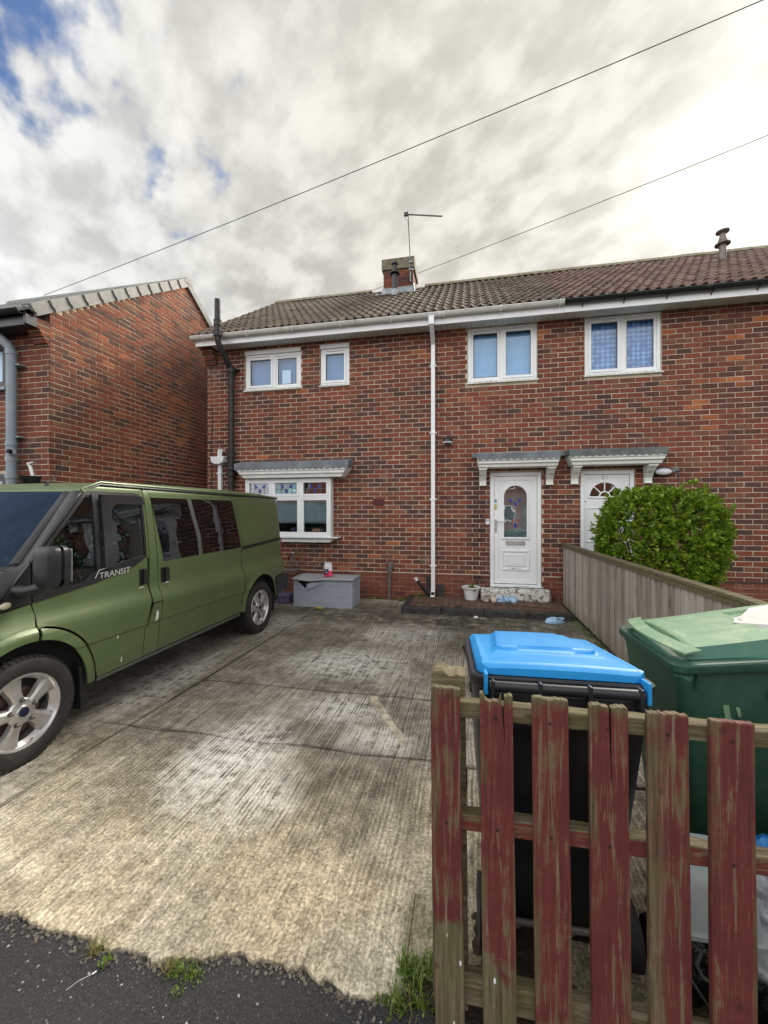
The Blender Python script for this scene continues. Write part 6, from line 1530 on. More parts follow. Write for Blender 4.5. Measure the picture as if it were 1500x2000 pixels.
    if kind == 'blue':
        for s_ in (1, -1):
            t = MB(); loft(t, [[(x, y, z) for x, y in rrect(s_*.215, .345, sx, sy, .022)] for z, sx, sy in ((H-.07, .050, .032), (H-.045, .050, .032), (H-.015, .047, .029), (H-.008, .040, .022))]); t.build('lid_grip', M[lid], lid_o, smooth=40)
            t = MB(); t.box(s_*.236-.006, s_*.236+.006, -.402, -.335, H-.055, H+.012); t.build('lid_hinge', M[lid], lid_o, bevel=.004)
        t = MB(); t.prism([(-.005, .0), (.012, .004), (.008, .011), (-.008, .009)], 'z', H+.016, H+.0185); t.v = [(x-.20, y-.12, z+.003) for x, y, z in t.v]; t.build('bird_dropping', M['chip'], lid_o)
    else:
        # lip over the front of the lid, standing a little proud, with pointed ends
        t = MB(); prof = [(-.285, .335, .0), (-.20, .375, .012), (0, .392, .016), (.20, .375, .012), (.285, .335, 0)]
        vs = []
        for i in range(25):
            u = -1 + i/12; x = u*.262; yy = .375 - .05*u*u
            vs += [(x, yy-.060, H+.060-.012*u*u), (x, yy, H+.056-.016*u*u), (x, yy+.002, H+.048-.016*u*u), (x, yy-.058, H+.050-.012*u*u)]
        fs = [(4*i+k, 4*(i+1)+k, 4*(i+1)+(k+1) % 4, 4*i+(k+1) % 4) for i in range(24) for k in range(4)] + [(0, 1, 2, 3), (99, 98, 97, 96)]
        t.add(vs, fs); t.build('lid_lip', M[lid], lid_o, smooth=35)
        # peeled sheet of white film in the sunken panel
        t = MB(); pts = [(-.10, -.30), (-.16, -.12), (-.11, -.03), (-.05, .03), (.0, .00), (.05, -.06), (.13, -.14), (.16, -.30)]
        t.prism(pts, 'z', 0, .0015); t.v = [(x, y, hf(x/hw, y/hd) + z + .003) for x, y, z in t.v]; t.build('film_sheet', M['sticker_w'], lid_o)
        t = MB()
        for (x, y, a, b) in ((-.288, .18, .01, .03), (-.284, .14, .006, .02)): t.obox((-.262, y, .74), (.0015, 0, 0), (0, a, .0), (0, .004, b))
        t.build('scratch', M['bin_green_lid'], root)['kind'] = 'stuff'
    for o in root.children_recursive:       # the rim of a wheelie bin falls towards its front
        if o.type == 'MESH':
            for v in o.data.vertices: v.co.z -= .085*max(0, (v.co.z-.45)/.55)*max(-.1, v.co.y+.30)/.66
    root.location = loc; root.rotation_euler = (0, 0, rot)
    return root
# black bin, blue lid: hinge towards the pavement; green bin: lid front towards the drive
bin_('black wheelie bin with a bright blue lid behind the picket fence', (.275, 1.735, .012), R(2.2), 'bin_black', 'bin_blue', 'bin_blue', 'blue')
gb = bin_('green wheelie bin with a sun-faded lid next to the boarded fence', (1.135, 2.06, .04), R(92), 'bin_green', 'bin_green_lid', 'bin_green_mid', 'green')

# ---- storage box with the washer fluid on it -----------------------------
SB = empty('storage_box', (-2.29, 6.45, 0), 'grey plastic garden storage box with a broken front under the bow window', 'storage box')
bx0, bx1, by0, by1, bt = -2.785, -1.800, 6.235, 6.680, .455
m = MB(); t_ = .012
m.prism([(bx0, .012), (bx1, .012), (bx1, bt), (-2.20, bt), (-2.40, bt-.045), (-2.52, bt-.05), (-2.570, .300), (-2.60, .312), (-2.745, bt-.012), (-2.745, bt)] + [(bx0, bt)], 'y', by0, by0+t_)
m.build('front_panel', M['box_grey'], SB)
g_ = MB()
for i in range(4):
    z = .09 + i*.088; x1_ = bx1-.04; x0_ = bx0+.03
    if z > .33: g_.box(-2.50, x1_, by0-.004, by0+.001, z, z+.006)
    else: g_.box(x0_, x1_, by0-.004, by0+.001, z, z+.006)
g_.build('panel_groove', M['box_grey'], SB)
m = MB(); m.prism([(-2.572, .298), (-2.540, .385), (-2.52, .378), (-2.50, .400), (-2.36, .412), (-2.30, .405), (-2.40, .345), (-2.49, .312)], 'y', by0-.03, by0-.020); o = m.build('torn_flap', M['box_grey'], SB)
m = MB(); m.box(bx0, bx0+.012, by0+t_, by1-.012, .012, bt); m.box(bx0, bx1, by1-.012, by1, .012, bt); m.box(bx1-.012, bx1, by0+t_, by1-.012, .012, bt); m.box(bx0+.012, bx1-.012, by0+t_, by1-.012, .0, .012); m.build('box_shell', M['box_grey'], SB)
for (xx, yy) in ((bx1-.018, by0-.006), (bx1-.018, by1-.020), (bx0-.004, by0-.006)): c = MB(); c.box(xx, xx+.024, yy, yy+.026, .0, bt-.002); c.build('corner_post', M['box_grey'], SB, bevel=.006)
c = MB(); c.box(bx1+.0005, bx1+.008, by0+.06, by1-.06, .02, .37); c.box(bx1+.0005, bx1+.008, by0+.10, by1-.10, .375, .39); c.box(bx1+.0005, bx1+.010, by0+.12, by1-.12, .405, .415); c.build('side_panel', M['box_grey'], SB, bevel=.003)
m = MB()
def lidf(u, v):
    x = bx0-.025 + (bx1-bx0+.05)*u; y = by0-.035 + (by1-by0+.06)*v
    dz = -.028*math.exp(-((x+2.52)/.22)**2)*(1-v)**1.5; return (x, y, bt + .018 + dz + .006*math.sin(v*math.pi) + .008*v)
m.grid(lidf, 30, 8); o = m.build('box_lid', M['box_lid'], SB, smooth=40); s_ = o.modifiers.new('t', 'SOLIDIFY'); s_.thickness = .022
for a in range(1):
    pb = empty('fluid_bottle', (-2.255, 6.45, .50), 'half-full plastic bottle of pink screenwash standing on the storage box', 'bottle')
    m = MB(); z0_ = .488
    loft(m, [[(x, y, z0_+z) for x, y in rrect(-2.255, 6.40, sx, sy, .02)] for z, sx, sy in ((0, .062, .036), (.004, .068, .042), (.095, .068, .042))]); m.build('pink_liquid', M['pink'], pb, smooth=40)
    m = MB(); loft(m, [[(x, y, z0_+z) for x, y in rrect(-2.255, 6.40, sx, sy, .02)] for z, sx, sy in ((.0955, .068, .042), (.165, .067, .041), (.195, .058, .034), (.203, .045, .026))]); m.build('bottle_body', M['clear_plastic'], pb, smooth=40)
    m = MB(); m.lathe([(.018, .195), (.018, .228), (.0, .228)], (-2.295, 6.40, z0_), n=14); m.build('bottle_cap', M['upvc'], pb, smooth=40)
    m = MB(); m.tube([(-2.275, 6.40, z0_+.205), (-2.24, 6.40, z0_+.222), (-2.205, 6.40, z0_+.21), (-2.195, 6.40, z0_+.18)], .010, 8); m.build('bottle_handle', M['clear_plastic'], pb, smooth=50)
    m = MB(); m.box(-2.31, -2.235, 6.3555, 6.3575, z0_+.03, z0_+.125); m.build('bottle_label', M['label_dark'], pb)
    m = MB(); m.box(-2.295, -2.265, 6.3545, 6.3555, z0_+.10, z0_+.115); m.box(-2.285, -2.25, 6.3545, 6.3555, z0_+.055, z0_+.075); m.build('label_print', M['sticker_w'], pb)
# ---- flower pot -----------------------------------------------------------
FP = empty('plant_pot', (.045, 6.90, .10), 'white fluted plastic plant pot beside the door step', 'plant pot')
m = MB(); fl = lambda k: -.035*(k % 4 == 0)
m.lathe([(.0, .0), (.098, .0), (.102, .01), (.104, .03)], (.045, 6.90, .105), n=48); m.lathe([(.104, .03), (.128, .16)], (.045, 6.90, .105), n=48, flute=fl)
m.lathe([(.130, .16), (.133, .178), (.150, .186), (.156, .198), (.154, .208), (.142, .210), (.134, .205), (.131, .175)], (.045, 6.90, .105), n=48); m.build('pot_shell', M['pot'], FP, smooth=28)
m = MB(); m.lathe([(.0, .185), (.132, .180)], (.045, 6.90, .105), n=24); m.build('soil', M['soil'], FP)
m = MB(); m.box(.075, .105, 6.743, 6.748, .262, .280); m.box(.112, .128, 6.744, 6.749, .268, .280); m.build('pot_mark', M['label_dark'], FP)
def tuft(mb, cx, cy, cz, n, h, spread, w=.006, lean=.6, rnd=random):
    for _ in range(n):
        a = rnd.uniform(0, 6.283); r = spread*math.sqrt(rnd.random()); x, y = cx + r*math.cos(a), cy + r*math.sin(a)
        hh = h*rnd.uniform(.45, 1); b = rnd.uniform(0, 6.283); lx, ly = math.cos(b)*lean*hh*rnd.random(), math.sin(b)*lean*hh*rnd.random(); px_, py_ = -math.sin(b)*w, math.cos(b)*w
        mb.add([(x-px_, y-py_, cz), (x+px_, y+py_, cz), (x+lx*.4+px_*.8, y+ly*.4+py_*.8, cz+hh*.6), (x+lx*.4-px_*.8, y+ly*.4-py_*.8, cz+hh*.6), (x+lx, y+ly, cz+hh)], [(0, 1, 2, 3), (3, 2, 4)])
def leaves(mb, cx, cy, cz, n, h, spread, l=.014, rnd=random):
    for _ in range(n):
        a = rnd.uniform(0, 6.283); r = spread*math.sqrt(rnd.random()); c_ = Vector((cx + r*math.cos(a), cy + r*math.sin(a), cz + h*rnd.random()*(1-.6*r/spread)))
        d = Vector((rnd.uniform(-1, 1), rnd.uniform(-1, 1), rnd.uniform(.1, .9))).normalized(); s_ = d.cross(Vector((rnd.uniform(-1, 1), rnd.uniform(-1, 1), 1))).normalized()
        L_ = l*rnd.uniform(.6, 1.3); mb.add([c_, c_+d*L_*.5+s_*L_*.32, c_+d*L_, c_+d*L_*.5-s_*L_*.32], [(0, 1, 2, 3)])
m = MB(); tuft(m, .05, 6.89, .285, 26, .11, .05, .004); leaves(m, .05, 6.89, .30, 60, .06, .05, .02); m.build('seedling', M['weed'], FP, fixn=False)['kind'] = 'stuff'
# ---- shoes -----------------------------------------------------------------
def croc(label, x, y, z, rot, mat, tip=0, group=None):
    root = empty('clog_shoe', (0, 0, 0), label, 'shoe', group)
    def outline(t, s_):  # foot outline, length .27
        c_ = math.cos(t); w = .048 + .010*c_ + (.006*math.sin(t) if s_ else 0); return (.128*c_, w*math.sin(t))
    n = 28; m = MB(); rings = []
    for zz, k in ((0, .94), (.006, 1.0), (.022, 1.02), (.028, .98)): rings.append([(outline(2*math.pi*i/n, 1)[0]*k, outline(2*math.pi*i/n, 1)[1]*k, zz) for i in range(n)])
    loft(m, rings); m.build('sole', M[mat], root, smooth=40)
    m = MB()
    def up(u, v):
        a = math.pi*v; L_ = -.01 + .128*u; w = (.054 + .006*math.sin(u*3))*math.sqrt(max(0.0, 1-(max(0, u-.25)/.76)**2.2)); hh = .062*math.sqrt(max(0.0, 1-(max(0, u-.1)/.92)**2))
        return (L_, w*math.cos(a), .024 + hh*math.sin(a)**.8)
    m.grid(up, 14, 14); m.build('upper', M[mat], root, smooth=50)
    m = MB(); m.tube([(.0, -.052, .045), (-.05, -.055, .055), (-.105, -.035, .066), (-.125, 0, .068), (-.105, .035, .066), (-.05, .055, .055), (.0, .052, .045)], .009, 8); m.build('heel_strap', M[mat], root, smooth=50)
    m = MB()
    for (a, b) in ((.3, .45), (.3, .6), (.48, .35), (.5, .52), (.5, .68), (.7, .42), (.7, .6), (.35, .25), (.35, .8), (.55, .2), (.6, .82)):
        p_ = Vector(up(a, b)); m.lathe([(.0, .001), (.0065, .0005)], (p_.x, p_.y, p_.z+.0015), n=8)
    m.build('vent_hole', M['croc_hole'], root)['kind'] = 'stuff'
    root.location = (x, y, z); root.rotation_euler = (R(tip), 0, rot); return root
croc('pale beige clog on its heel beside the plant pot', .275, 6.80, .112, R(100), 'croc_beige', 0)
croc('pale beige clog nearer the door step with its toe to the drive', .40, 6.79, .112, R(-95), 'croc_beige')
croc('pale blue clog lying across the front of the door step', .555, 6.77, .112, R(20), 'croc_blue')
croc('pale blue clog at the corner of the door step, toe first', .69, 6.80, .112, R(-80), 'croc_blue')
croc('single pale blue clog alone on the concrete in front of the path', 1.155, 5.96, .013, R(186), 'croc_blue')
# ---- little litter ------------------------------------------------------------
m = MB(); m.lathe([(.0, 0), (.03, .0), (.036, .012), (.02, .026), (.0, .03)], (.105, 6.04, .012), n=9); tag(m.build('paper_scrap', M['litter'], smooth=True, at=(.105, 6.04, .012)), 'crumpled scrap of white paper below the dark kerb of the path', 'litter')
m = MB(); m.prism([(-2.38, 6.15), (-2.27, 6.13), (-2.25, 6.16), (-2.36, 6.185)], 'z', .012, .03); tag(m.build('plastic_scrap', M['yellow'], at=(-2.32, 6.16, .012), bevel=.004), 'yellow scrap of plastic at the foot of the storage box', 'litter')
m = MB(); m.box(-3.34, -2.92, 6.36, 6.60, .012, .17); tag(m.build('wrapped_pack', M['purple'], bevel=.03, at=(-3.13, 6.48, .012)), 'dark purple wrapped pack on the ground between van and storage box', 'package')
m = MB()
for i in range(7): m.prism([(-.03+i*.0, 0)], 'z', 0, 0) if False else None
m = MB(); m.obox((.93, 6.52, .122), (.27, -.05, 0), (.015, .075, .004), (0, 0, .008)); tag(m.build('loose_board', M['board'], at=(.93, 6.52, .12), bevel=.003), 'rotten brown board lying flat on the path before the door', 'board')
m = MB(); m.tube([(.47, 6.83, .30), (.60, 6.80, .325), (.78, 6.84, .345), (.95, 6.95, .335)], .004, 6); tag(m.build('stick', M['twig'], at=(.7, 6.85, .31)), 'thin dark stick lying on the threshold of the white door', 'stick')
m = MB(); m.tube([(-.42, 5.98, .02), (-.36, 6.02, .03), (-.31, 6.06, .04)], .003, 5); tag(m.build('stick', M['straw'], at=(-.36, 6.02, .02)), 'short pale stick leaning on the path kerb', 'stick')
# ---- hanging wire basket on the wall by the van -------------------------------
HB = empty('hanging_basket', (-3.10, 7.0, .65), 'wire hanging basket with a bare plant on the wall between van and storage box', 'hanging basket')
m = MB(); cx_, cy_ = -3.12, 6.95
for z, r in ((.66, .055), (.58, .10), (.50, .125), (.46, .10)): m.tube([(cx_ + r*math.cos(a), cy_ + r*math.sin(a), z) for a in [2*math.pi*i/18 for i in range(19)]], .0035, 5)
for i in range(10):
    a = 2*math.pi*i/10; m.tube([(cx_ + r*math.cos(a), cy_ + r*math.sin(a), z) for z, r in ((.80, .008), (.70, .03), (.66, .055), (.58, .10), (.50, .125), (.46, .10), (.45, .0))], .003, 5)
m.build('wire_cage', M['alum'], HB)['kind'] = 'stuff'
m = MB(); m.tube([(cx_, 7.09, .84), (cx_, 7.0, .86), (cx_, 6.95, .80), (cx_-.06, 6.93, .74), (cx_-.09, 6.93, .70)], .014, 8); m.build('hook', M['black_pvc'], HB, smooth=40)
m = MB(); m.lathe([(.0, .0), (.016, .0), (.016, .02), (.0, .02)], (cx_+.01, 6.94, .80), n=12); m.build('hook_cap', M['upvc'], HB)
m = MB(); rr = random.Random(3)
for i in range(26): m.tube([(cx_+.02, 7.0, .74), (cx_+.06+rr.uniform(-.06, .06), 7.0+rr.uniform(-.05, .05), .84+rr.uniform(-.05, .06))], .002, 4)
m.build('dry_stem', M['straw'], HB)['kind'] = 'stuff'
# ---- wall lights -----------------------------------------------------------------
WL = empty('wall_light', (-.345, 7.0, 2.72), 'small black and silver security lamp beside the white downpipe', 'wall light')
m = MB(); m.lathe([(.0, .085), (.045, .078), (.075, .045), (.088, .01), (.088, -.002)], (-.345, 7.0, 2.73), n=22); m.build('lamp_hood', M['black_pvc'], WL, smooth=40)
m = MB(); m.lathe([(.086, -.003), (.084, -.022), (.0, -.022)], (-.345, 7.0, 2.73), n=22); m.build('lamp_lens', M['clear_plastic'], WL, smooth=40)
m = MB(); m.lathe([(.05, -.023), (.052, -.05), (.035, -.07), (.0, -.075)], (-.345, 7.0, 2.73), n=16); m.box(-.385, -.305, 7.06, 7.098, 2.69, 2.78); m.build('sensor', M['black_pvc'], WL, smooth=40)
WL = empty('bulkhead_light', (2.93, 7.0, 2.15), 'oval bulkhead lamp with a black hood right of the far canopy', 'wall light')
m = MB(); sc_ = lambda mb, cx, k: setattr(mb, 'v', [((x-cx)*k+cx, y, z) for x, y, z in mb.v])
m.lathe([(.0, -.02), (.07, -.015), (.085, .02), (.095, .09)], (2.92, 7.0, 2.17), axis='y', n=24); m.v = [((x-2.92)*1.55+2.92, y, (z-2.17)*.9+2.17) for x, y, z in m.v]; m.build('lamp_base', M['black_pvc'], WL, smooth=40)
m = MB(); m.lathe([(.0, -.055), (.04, -.05), (.066, -.03), (.072, -.012)], (2.92, 7.0, 2.155), axis='y', n=24); m.v = [((x-2.92)*1.6+2.92, y, (z-2.155)*.72+2.155) for x, y, z in m.v]; m.build('lamp_lens', M['clear_plastic'], WL, smooth=40)
m = MB(); m.box(3.04, 3.09, 7.01, 7.09, 2.15, 2.20); m.box(3.10, 3.16, 7.06, 7.09, 2.17, 2.22); m.tube([(3.16, 7.08, 2.18), (3.18, 7.085, 2.05), (3.175, 7.088, 1.6)], .005, 6); m.build('lamp_bracket', M['alum'], WL)
# ---- shelf basket on the neighbour's wall --------------------------------------------
WB = empty('wall_planter', (-6.08, 4.65, 1.95), 'black wall planter on the left house holding a bent white stick', 'planter')
m = MB(); loft(m, [[(-6.08 + a*math.cos(t), 4.70 - b*math.sin(t), z) for t in [math.pi*i/12 for i in range(13)]] for z, a, b in ((1.87, .07, .05), (1.89, .10, .08), (2.02, .165, .15), (2.04, .175, .16), (2.04, .155, .14), (1.92, .11, .09))], True, True); m.build('planter_bowl', M['black_pvc'], WB, smooth=30)
m = MB(); m.tube([(-6.00, 4.66, 1.98), (-6.06, 4.66, 2.17), (-6.10, 4.66, 2.22), (-6.03, 4.67, 2.24)], [.022, .022, .024, .012], 10); m.build('bent_stick', M['pot'], WB, smooth=40)
m = MB(); m.box(-6.12, -6.04, 4.70, 4.79, 1.80, 1.90); m.build('bracket', M['black_pvc'], WB)
# ---- aerial on the chimney --------------------------------------------------------------
TA = empty('television_aerial', (-1.25, 9.46, 7.4), 'television aerial on a slim mast strapped to the chimney', 'aerial')
m = MB(); m.tube([(-1.325, 9.45, 6.92), (-1.33, 9.45, 7.6), (-1.375, 9.46, 8.56)], .016, 8); m.build('mast', M['alum'], TA, smooth=40)
bx = Vector((-1.42, 9.46, 8.50)); bd = Vector((.80, -.10, .10)); bd = Vector((.86, -.18, -.30)).normalized(); L_ = .92
m = MB(); m.tube([bx - bd*.03, bx + bd*L_], .016, 6); m.build('boom', M['alum'], TA)
m = MB(); sdv = Vector((-bd.y, bd.x, .45)).normalized()
for i in range(13):
    c_ = bx + bd*(.08 + i*.064); l_ = .13 - i*.004; m.tube([c_ - sdv*l_, c_ + sdv*l_], .0035, 4)
m.build('element', M['alum'], TA)['kind'] = 'stuff'
m = MB(); m.box(-1.47, -1.36, 9.43, 9.48, 8.46, 8.54); m.build('junction_box', M['black_pvc'], TA, bevel=.005)
m = MB(); m.tube([(-1.45, 9.44, 8.46), (-1.44, 9.44, 8.38), (-1.38, 9.44, 8.33), (-1.345, 9.44, 7.9)], .004, 5); m.tube([(-1.36, 9.43, 7.72)] + [(-1.41 + .05*math.cos(t), 9.43, 7.72+.05*math.sin(t)) for t in [2*math.pi*i/14 for i in range(15)]], .004, 5); m.build('coax_cable', M['wire'], TA)
m = MB(); m.box(-1.36, -1.26, 9.42, 9.46, 7.18, 7.21); m.box(-1.36, -1.26, 9.42, 9.46, 7.35, 7.38); m.build('mast_bracket', M['lead'], TA)
# ---- overhead cables -----------------------------------------------------------------------
def cable(a, b, sag, r, label):
    a, b = Vector(a), Vector(b); m = MB(); pts = [a.lerp(b, i/24) - Vector((0, 0, sag*4*(i/24)*(1-i/24))) for i in range(25)]; m.tube(pts, r, 6)
    tag(m.build('overhead_cable', M['wire'], at=a, smooth=True), label, 'cable', 'overhead telephone cables')
S_, C_ = math.sin(CAM_YAW), math.cos(CAM_YAW)
def at(px, py, d): a_, b_ = (px-750)/800, (1005-py)/800; return (d*(-S_+a_*C_), d*(C_+a_*S_), 1.5+d*b_)
cable(at(85, 577, 14), at(1560, -30, 7.0), .10, .0085, 'thin overhead cable rising from the left roof to the top right corner of the sky')
cable(at(640, 600, 17), at(1560, 240, 10.5), .06, .009, 'thin overhead cable passing behind the chimney to the right edge')
# ---- rubbish behind the picket fence ---------------------------------------------------------
m = MB(); loft(m, [[(x, y, z) for x, y in rrect(.735, 1.50, sx, sy, .03)] for z, sx, sy in ((.245, .118, .135), (.258, .118, .135), (.259, .110, .126), (.385, .098, .112), (.40, .088, .10))])
o = tag(m.build('plastic_tub', M['tub'], smooth=40, at=(.735, 1.50, .245)), 'upturned pale grey plastic tub behind the picket fence', 'tub')
def blob(name, cx, cy, cz, rx, ry, rz, mat, label, cat, seed=0, amp=.16, n=36, freq=3.2, flat=False):
    rr = random.Random(seed); ph = [rr.uniform(0, 6.28) for _ in range(12)]; m = MB()
    def f(u, v):
        a = 2*math.pi*u; b = math.pi*(v-.5); x, y, z = math.cos(b)*math.cos(a), math.cos(b)*math.sin(a), math.sin(b)
        k = 1 + amp*(math.sin(freq*2*x+ph[0]+1.7*math.sin(freq*y+ph[1]))*.5 + math.sin(freq*3*y+ph[2]+1.3*math.sin(freq*2*z+ph[3]))*.35 + abs(math.sin(freq*3.1*z+ph[4]+freq*2*x))*.4 - .2)
        return (cx + rx*x*k, cy + ry*y*k, max(.004, cz + rz*z*k))
    m.grid(f, n, n//2); return tag(m.build(name, M[mat], smooth=60, at=(cx, cy, cz)), label, cat)
blob('bin_bag', .70, 1.47, .13, .14, .12, .135, 'bag_black', 'glossy black bin bag crushed under the pale tub', 'bin bag', 5, .22)
blob('bin_bag', .98, 1.40, .09, .18, .10, .10, 'bag_black', 'flat black bin bag in front of the others behind the last pickets', 'bin bag', 8, .25)
blob('bin_bag', 1.20, 1.62, .20, .16, .16, .21, 'bag_black', 'black bin bag behind the silver sack next to the boarded fence', 'bin bag', 9, .25)
blob('blue_packet', .955, 1.585, .36, .10, .06, .055, 'packet_blue', 'shiny blue and clear plastic packet on the rubbish behind the picket fence', 'packet', 3, .3)
m = MB()
def sk(u, v):
    x = .76 + .30*u; z = .07 + .30*v; return (x, 1.345 + .13*v + .012*math.sin(u*17+v*6) + .010*math.sin(v*23+u*9) + .02*math.sin(u*5), z + .10*(1-u)*(1-v)*.9 + .02*math.sin(u*6))
m.grid(sk, 36, 36); o = m.build('silver_sack', M['bag_silver'], smooth=60, at=(.9, 1.40, .1)); s_ = o.modifiers.new('t', 'SOLIDIFY'); s_.thickness = .006
tag(o, 'crumpled silver plastic sack leaning behind the last picket', 'sack')
m = MB(); m.tube([(.66, 1.345, .235), (.645, 1.34, .20), (.66, 1.335, .17), (.72, 1.34, .15)], .005, 6); m.tube([(.60, 1.345, .20), (.68, 1.34, .08)], .004, 6); tag(m.build('bent_wire', M['alum'], at=(.66, 1.34, .2), smooth=True), 'bent silver wire sticking out of the rubbish between the last pickets', 'wire')
m = MB(); m.prism([(.10, .02), (.17, .015), (.165, .075), (.12, .06)], 'y', 1.30, 1.33); tag(m.build('stone', M['lead'], at=(.13, 1.31, .02), bevel=.01), 'pale grey stone at the foot of the third picket', 'stone')
rr = random.Random(12)
for i in range(12):
    x, y = rr.uniform(-.02, .6), rr.uniform(1.28, 1.36); s_ = rr.uniform(.008, .018)
    m = MB(); loft(m, [[(x + s_*k*(1+.3*math.sin(a*2+i))*math.cos(a), y + s_*k*math.sin(a), .02+z) for a in [2*math.pi*q/8 for q in range(8)]] for z, k in ((0, .7), (s_*.4, 1), (s_*.8, .6))]); m.build('clod', M['soil'], bpy.data.objects['soil_bed'], smooth=True)
# ---- weeds ------------------------------------------------------------------------------------
def weed(name, label, parts, mats=('weed',), group=None, cat='weed'):
    root = None
    for (mat, fn) in parts:
        m = MB(); fn(m); o = m.build(name if root is None else 'dry_blade', M[mat], root, fixn=False, at=None)
        if root is None: root = o
    root['kind'] = 'stuff'; return tag(root, label, cat, group)
r1 = random.Random(21)
def w1(m):
    for i in range(16):
        x = -.172 + r1.uniform(-.05, .055); y = 1.22 + r1.uniform(-.03, .16) ; tuft(m, x, y, -.01, 16, .085*r1.uniform(.5, 1.25), .022, .0018, 1.0, r1); leaves(m, x, y, .0, 30, .05, .03, .012, r1)
weed('weed_clump', 'lush green weeds and grass growing at the foot of the first picket', [('weed', w1), ('straw', lambda m: [tuft(m, -.17, 1.22, 0, 14, .09, .07, .0014, 1.3, r1)])])
def w2(m):
    for i in range(5): tuft(m, -.27 + i*.018, 1.235, -.005, 10, .03, .012, .0014, .8, r1); leaves(m, -.27 + i*.018, 1.237, .0, 20, .02, .016, .010, r1)
weed('weed_clump', 'thin strip of low weeds in the crack left of the picket fence', [('weed', w2)])
def w3(m):
    for (dx_, k) in ((0, 1), (.03, .8), (-.035, .7), (.05, .5)): tuft(m, -.925+dx_, 1.19, -.01, 16, .062*k, .016, .0016, .9, r1); leaves(m, -.915+dx_, 1.175, -.003, 46, .035*k, .024, .011, r1)
    leaves(m, -.895, 1.13, -.003, 40, .02, .02, .010, r1)
weed('weed_clump', 'green weed tuft in the broken tarmac edge, middle of the drive mouth', [('weed', w3), ('straw', lambda m: [tuft(m, -.965, 1.175, -.005, 26, .055, .014, .0014, 1.2, r1)])])
def w4(m): tuft(m, -1.245, 1.185, -.01, 30, .055, .018, .0014, 1.1, r1)
weed('weed_clump', 'yellowing tuft of grass in the tarmac edge at the left of the drive mouth', [('weed', w4), ('straw', lambda m: [tuft(m, -1.25, 1.175, -.005, 30, .06, .02, .0013, 1.4, r1)])])
def w5(m): leaves(m, -1.185, 1.15, -.003, 46, .03, .018, .012, r1); tuft(m, -1.185, 1.15, -.005, 8, .04, .01, .0014, 1.2, r1)
weed('weed_clump', 'tiny pale sprig on the tarmac between the two grass tufts', [('weed', w5)])
def w6(m):
    for i in range(26):
        x = r1.choice([r1.uniform(-1.75, -1.45), r1.uniform(-1.30, -1.0), r1.uniform(-1.0, -.6)]); y = 7.03 + r1.uniform(-.05, .04) if x < -1.0 else 7.03
        tuft(m, x, y, .0 if x < -1.02 else .09, 8, .07*r1.uniform(.4, 1.1), .03, .004, 1.0, r1); leaves(m, x, y, .0 if x < -1.02 else .095, 26, .05, .05, .022, r1)
weed('weed_clump', 'dark weeds growing along the foot of the house wall', [('weed', w6)])
def w7(m):
    for i in range(30): y = r1.uniform(4.9, 6.9); tuft(m, 1.47 - r1.random()*.05, y, .01, 7, .05*r1.uniform(.4, 1), .03, .003, 1.0, r1); leaves(m, 1.46, y, .01, 12, .03, .04, .018, r1)
weed('weed_clump', 'sparse moss and weeds along the foot of the boarded fence', [('weed', w7)])
# loose grit on the tarmac
m = MB(); r2 = random.Random(5)
for i in range(260):
    x, y = r2.uniform(-2.2, -.15), r2.uniform(.55, 1.19); s_ = r2.choice([.0015, .002, .0025, .004])
    m.obox((x, y, .0005), (s_, s_*r2.uniform(-.5, .5), 0), (s_*r2.uniform(-.4, .4), s_*.8, 0), (0, 0, s_*.6))
tag(m.build('grit', simple('grit_stone', (.32, .31, .30), .8, .5, 300)), 'scattered grit on the tarmac pavement', 'grit', kind='stuff')
m = MB(); m.tube([(-1.20, 1.115, .003), (-1.225, 1.09, .004), (-1.24, 1.06, .003)], .0007, 5); m.obox((-1.197, 1.12, .003), (.003, .005, 0), (.002, -.001, 0), (0, 0, .0015)); tag(m.build('twig', M['litter'], at=(-1.22, 1.09, 0)), 'tiny pale twig lying on the tarmac by the sprig', 'twig')
m = MB(); r4 = random.Random(9)
for i in range(420):
    x = r4.uniform(-1.9, -.2); yb_e = next((b + (d-b)*(x-a)/(c-a) for (a, b), (c, d) in zip(EDGE, EDGE[1:]) if a <= x <= c), 1.2); y = yb_e - abs(r4.gauss(0, .022)) - .004; s_ = r4.choice([.0015, .002, .003, .0045, .006])
    a = r4.uniform(0, 3.1); m.obox((x, y, s_*.35), (s_*math.cos(a), s_*math.sin(a), s_*.2), (-s_*.7*math.sin(a), s_*.7*math.cos(a), 0), (0, 0, s_*.55))
tag(m.build('edge_crumb', simple('crumbled_edge', (.13, .115, .095), .95, .6, 160)), 'crumbled stones and silt along the broken edge of the concrete', 'rubble', kind='stuff')
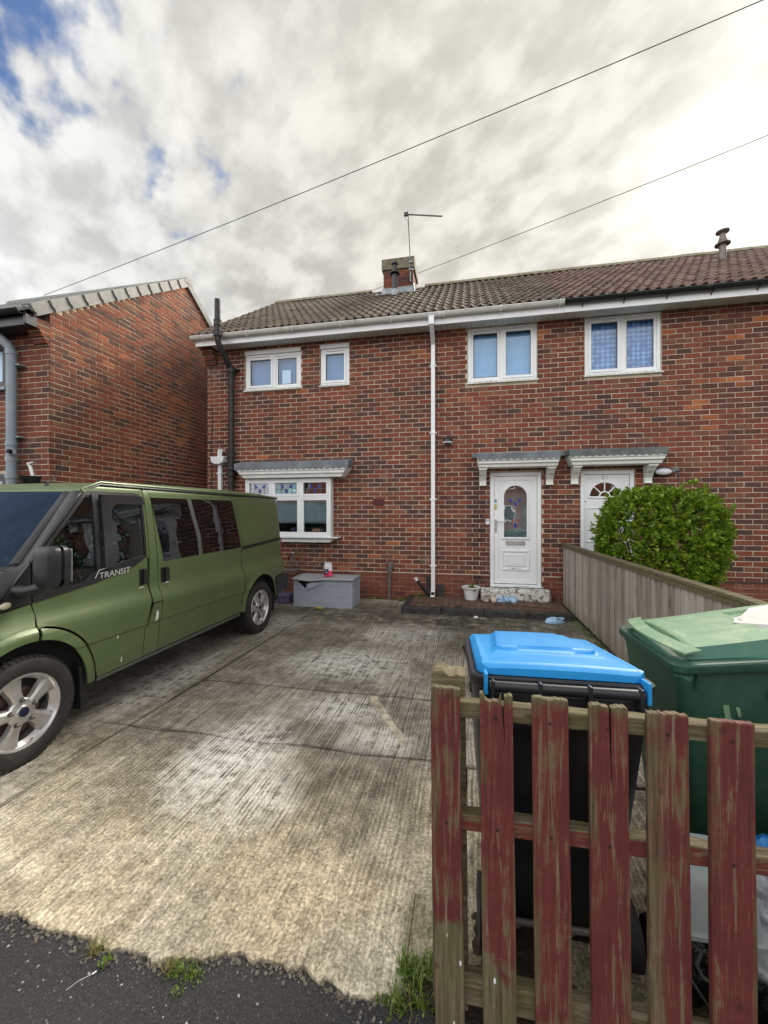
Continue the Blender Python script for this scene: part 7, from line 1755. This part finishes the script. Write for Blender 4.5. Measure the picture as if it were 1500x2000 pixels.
# ---- evergreen bush ---------------------------------------------------------------------------
BU = empty('evergreen_bush', (2.42, 5.9, 0), 'rounded glossy evergreen bush beyond the boarded fence', 'bush')
r3 = random.Random(77)
bc = Vector((2.36, 5.90, 1.08)); br = Vector((.75, .62, .71))
lumps = [(Vector((r3.gauss(0, 1), r3.gauss(0, 1), r3.gauss(0, 1))).normalized(), r3.uniform(.25, .6), r3.uniform(-.10, .10)) for _ in range(46)]
def bush_r(d):
    r = 1.0
    for n_, w_, a_ in lumps:
        k = d.dot(n_)
        if k > 1-w_*.35: r += a_*((k-(1-w_*.35))/(w_*.35))
    e = max(abs(d.x), abs(d.y), abs(d.z)*.96); r *= (1 + .20*(1/max(e, .577)-1))
    return r
lm = []
for v in range(4):
    m = MB(); L_ = .057; W_ = .0145*(1+.1*v); c_ = .006
    m.add([(0, 0, 0), (L_*.35, -W_, c_), (L_*.35, 0, 0), (L_*.35, W_, c_), (L_*.75, -W_*.85, c_*.6), (L_*.75, 0, -.003), (L_*.75, W_*.85, c_*.6), (L_, 0, -.006)], [(0, 1, 2), (0, 2, 3), (1, 4, 5, 2), (2, 5, 6, 3), (4, 7, 5), (5, 7, 6)])
    lm.append(m)
def leaf_xf(p, d):
    d = d.normalized(); up = Vector((r3.uniform(-.6, .6), r3.uniform(-.6, .6), 1)); s_ = up.cross(d)
    if s_.length < .05: s_ = Vector((1, 0, 0))
    s_.normalize(); n_ = d.cross(s_); return Matrix((( d.x, s_.x, n_.x, p.x), (d.y, s_.y, n_.y, p.y), (d.z, s_.z, n_.z, p.z), (0, 0, 0, 1)))
fo = MB(); singles = []
NT_ = 3000
for i in range(NT_):
    d = Vector((r3.gauss(0, 1), r3.gauss(0, 1), r3.gauss(0, 1))).normalized()
    if d.z < -.75: continue
    rad = bush_r(d)*(1 - .22*r3.random()**2.0 + (.16 if r3.random() < .10 else 0)*r3.random())
    p = Vector((bc.x + br.x*d.x*rad, bc.y + br.y*d.y*rad, bc.z + br.z*d.z*rad)); ax = (Vector((d.x, d.y, d.z*.7+.45)) + Vector((r3.uniform(-.5, .5), r3.uniform(-.5, .5), r3.uniform(-.3, .5)))).normalized()
    a1 = ax.cross(Vector((.3, .1, 1))).normalized(); a2 = ax.cross(a1); nl = r3.randint(6, 9)
    for k in range(nl):
        a = 2.4*k + r3.uniform(0, .5); h = k/nl; ld = (ax*(.25+.95*h) + (a1*math.cos(a) + a2*math.sin(a))*(1.0-.55*h)).normalized(); pp = p + ax*(.055*h-.02)
        Mx = leaf_xf(pp, ld) @ Matrix.Scale(r3.uniform(.75, 1.2), 4); src = r3.choice(lm)
        facing = (d.y < -.25 and abs(d.x) < .85 and len(singles) < 296 and r3.random() < .10 and rad > .97)
        if facing: singles.append(Mx)
        else: fo.add([Mx @ Vector(v) for v in src.v], src.f)
o = fo.build('foliage', M['leaf'], BU, fixn=False); o['kind'] = 'stuff'
lmes = [m.mesh('leaf', M['leaf'], fixn=False) for m in lm]
for Mx in singles:
    o = bpy.data.objects.new('leaf', r3.choice(lmes)); sc.collection.objects.link(o); o.parent = BU; Mx = Mx.copy(); Mx.translation -= BU.location; o.matrix_basis = Mx
m = MB(); rr = random.Random(2)
for i in range(26):
    a = rr.uniform(0, 6.28); e = Vector((bc.x + .5*math.cos(a), bc.y + .45*math.sin(a), rr.uniform(.7, 1.6))); m.tube([(bc.x+.05*math.cos(a), bc.y+.05*math.sin(a), 0), (bc.x+.2*math.cos(a), bc.y+.18*math.sin(a), .45), e], [.016, .012, .005], 6)
m.build('stem', M['twig'], BU)['kind'] = 'stuff'
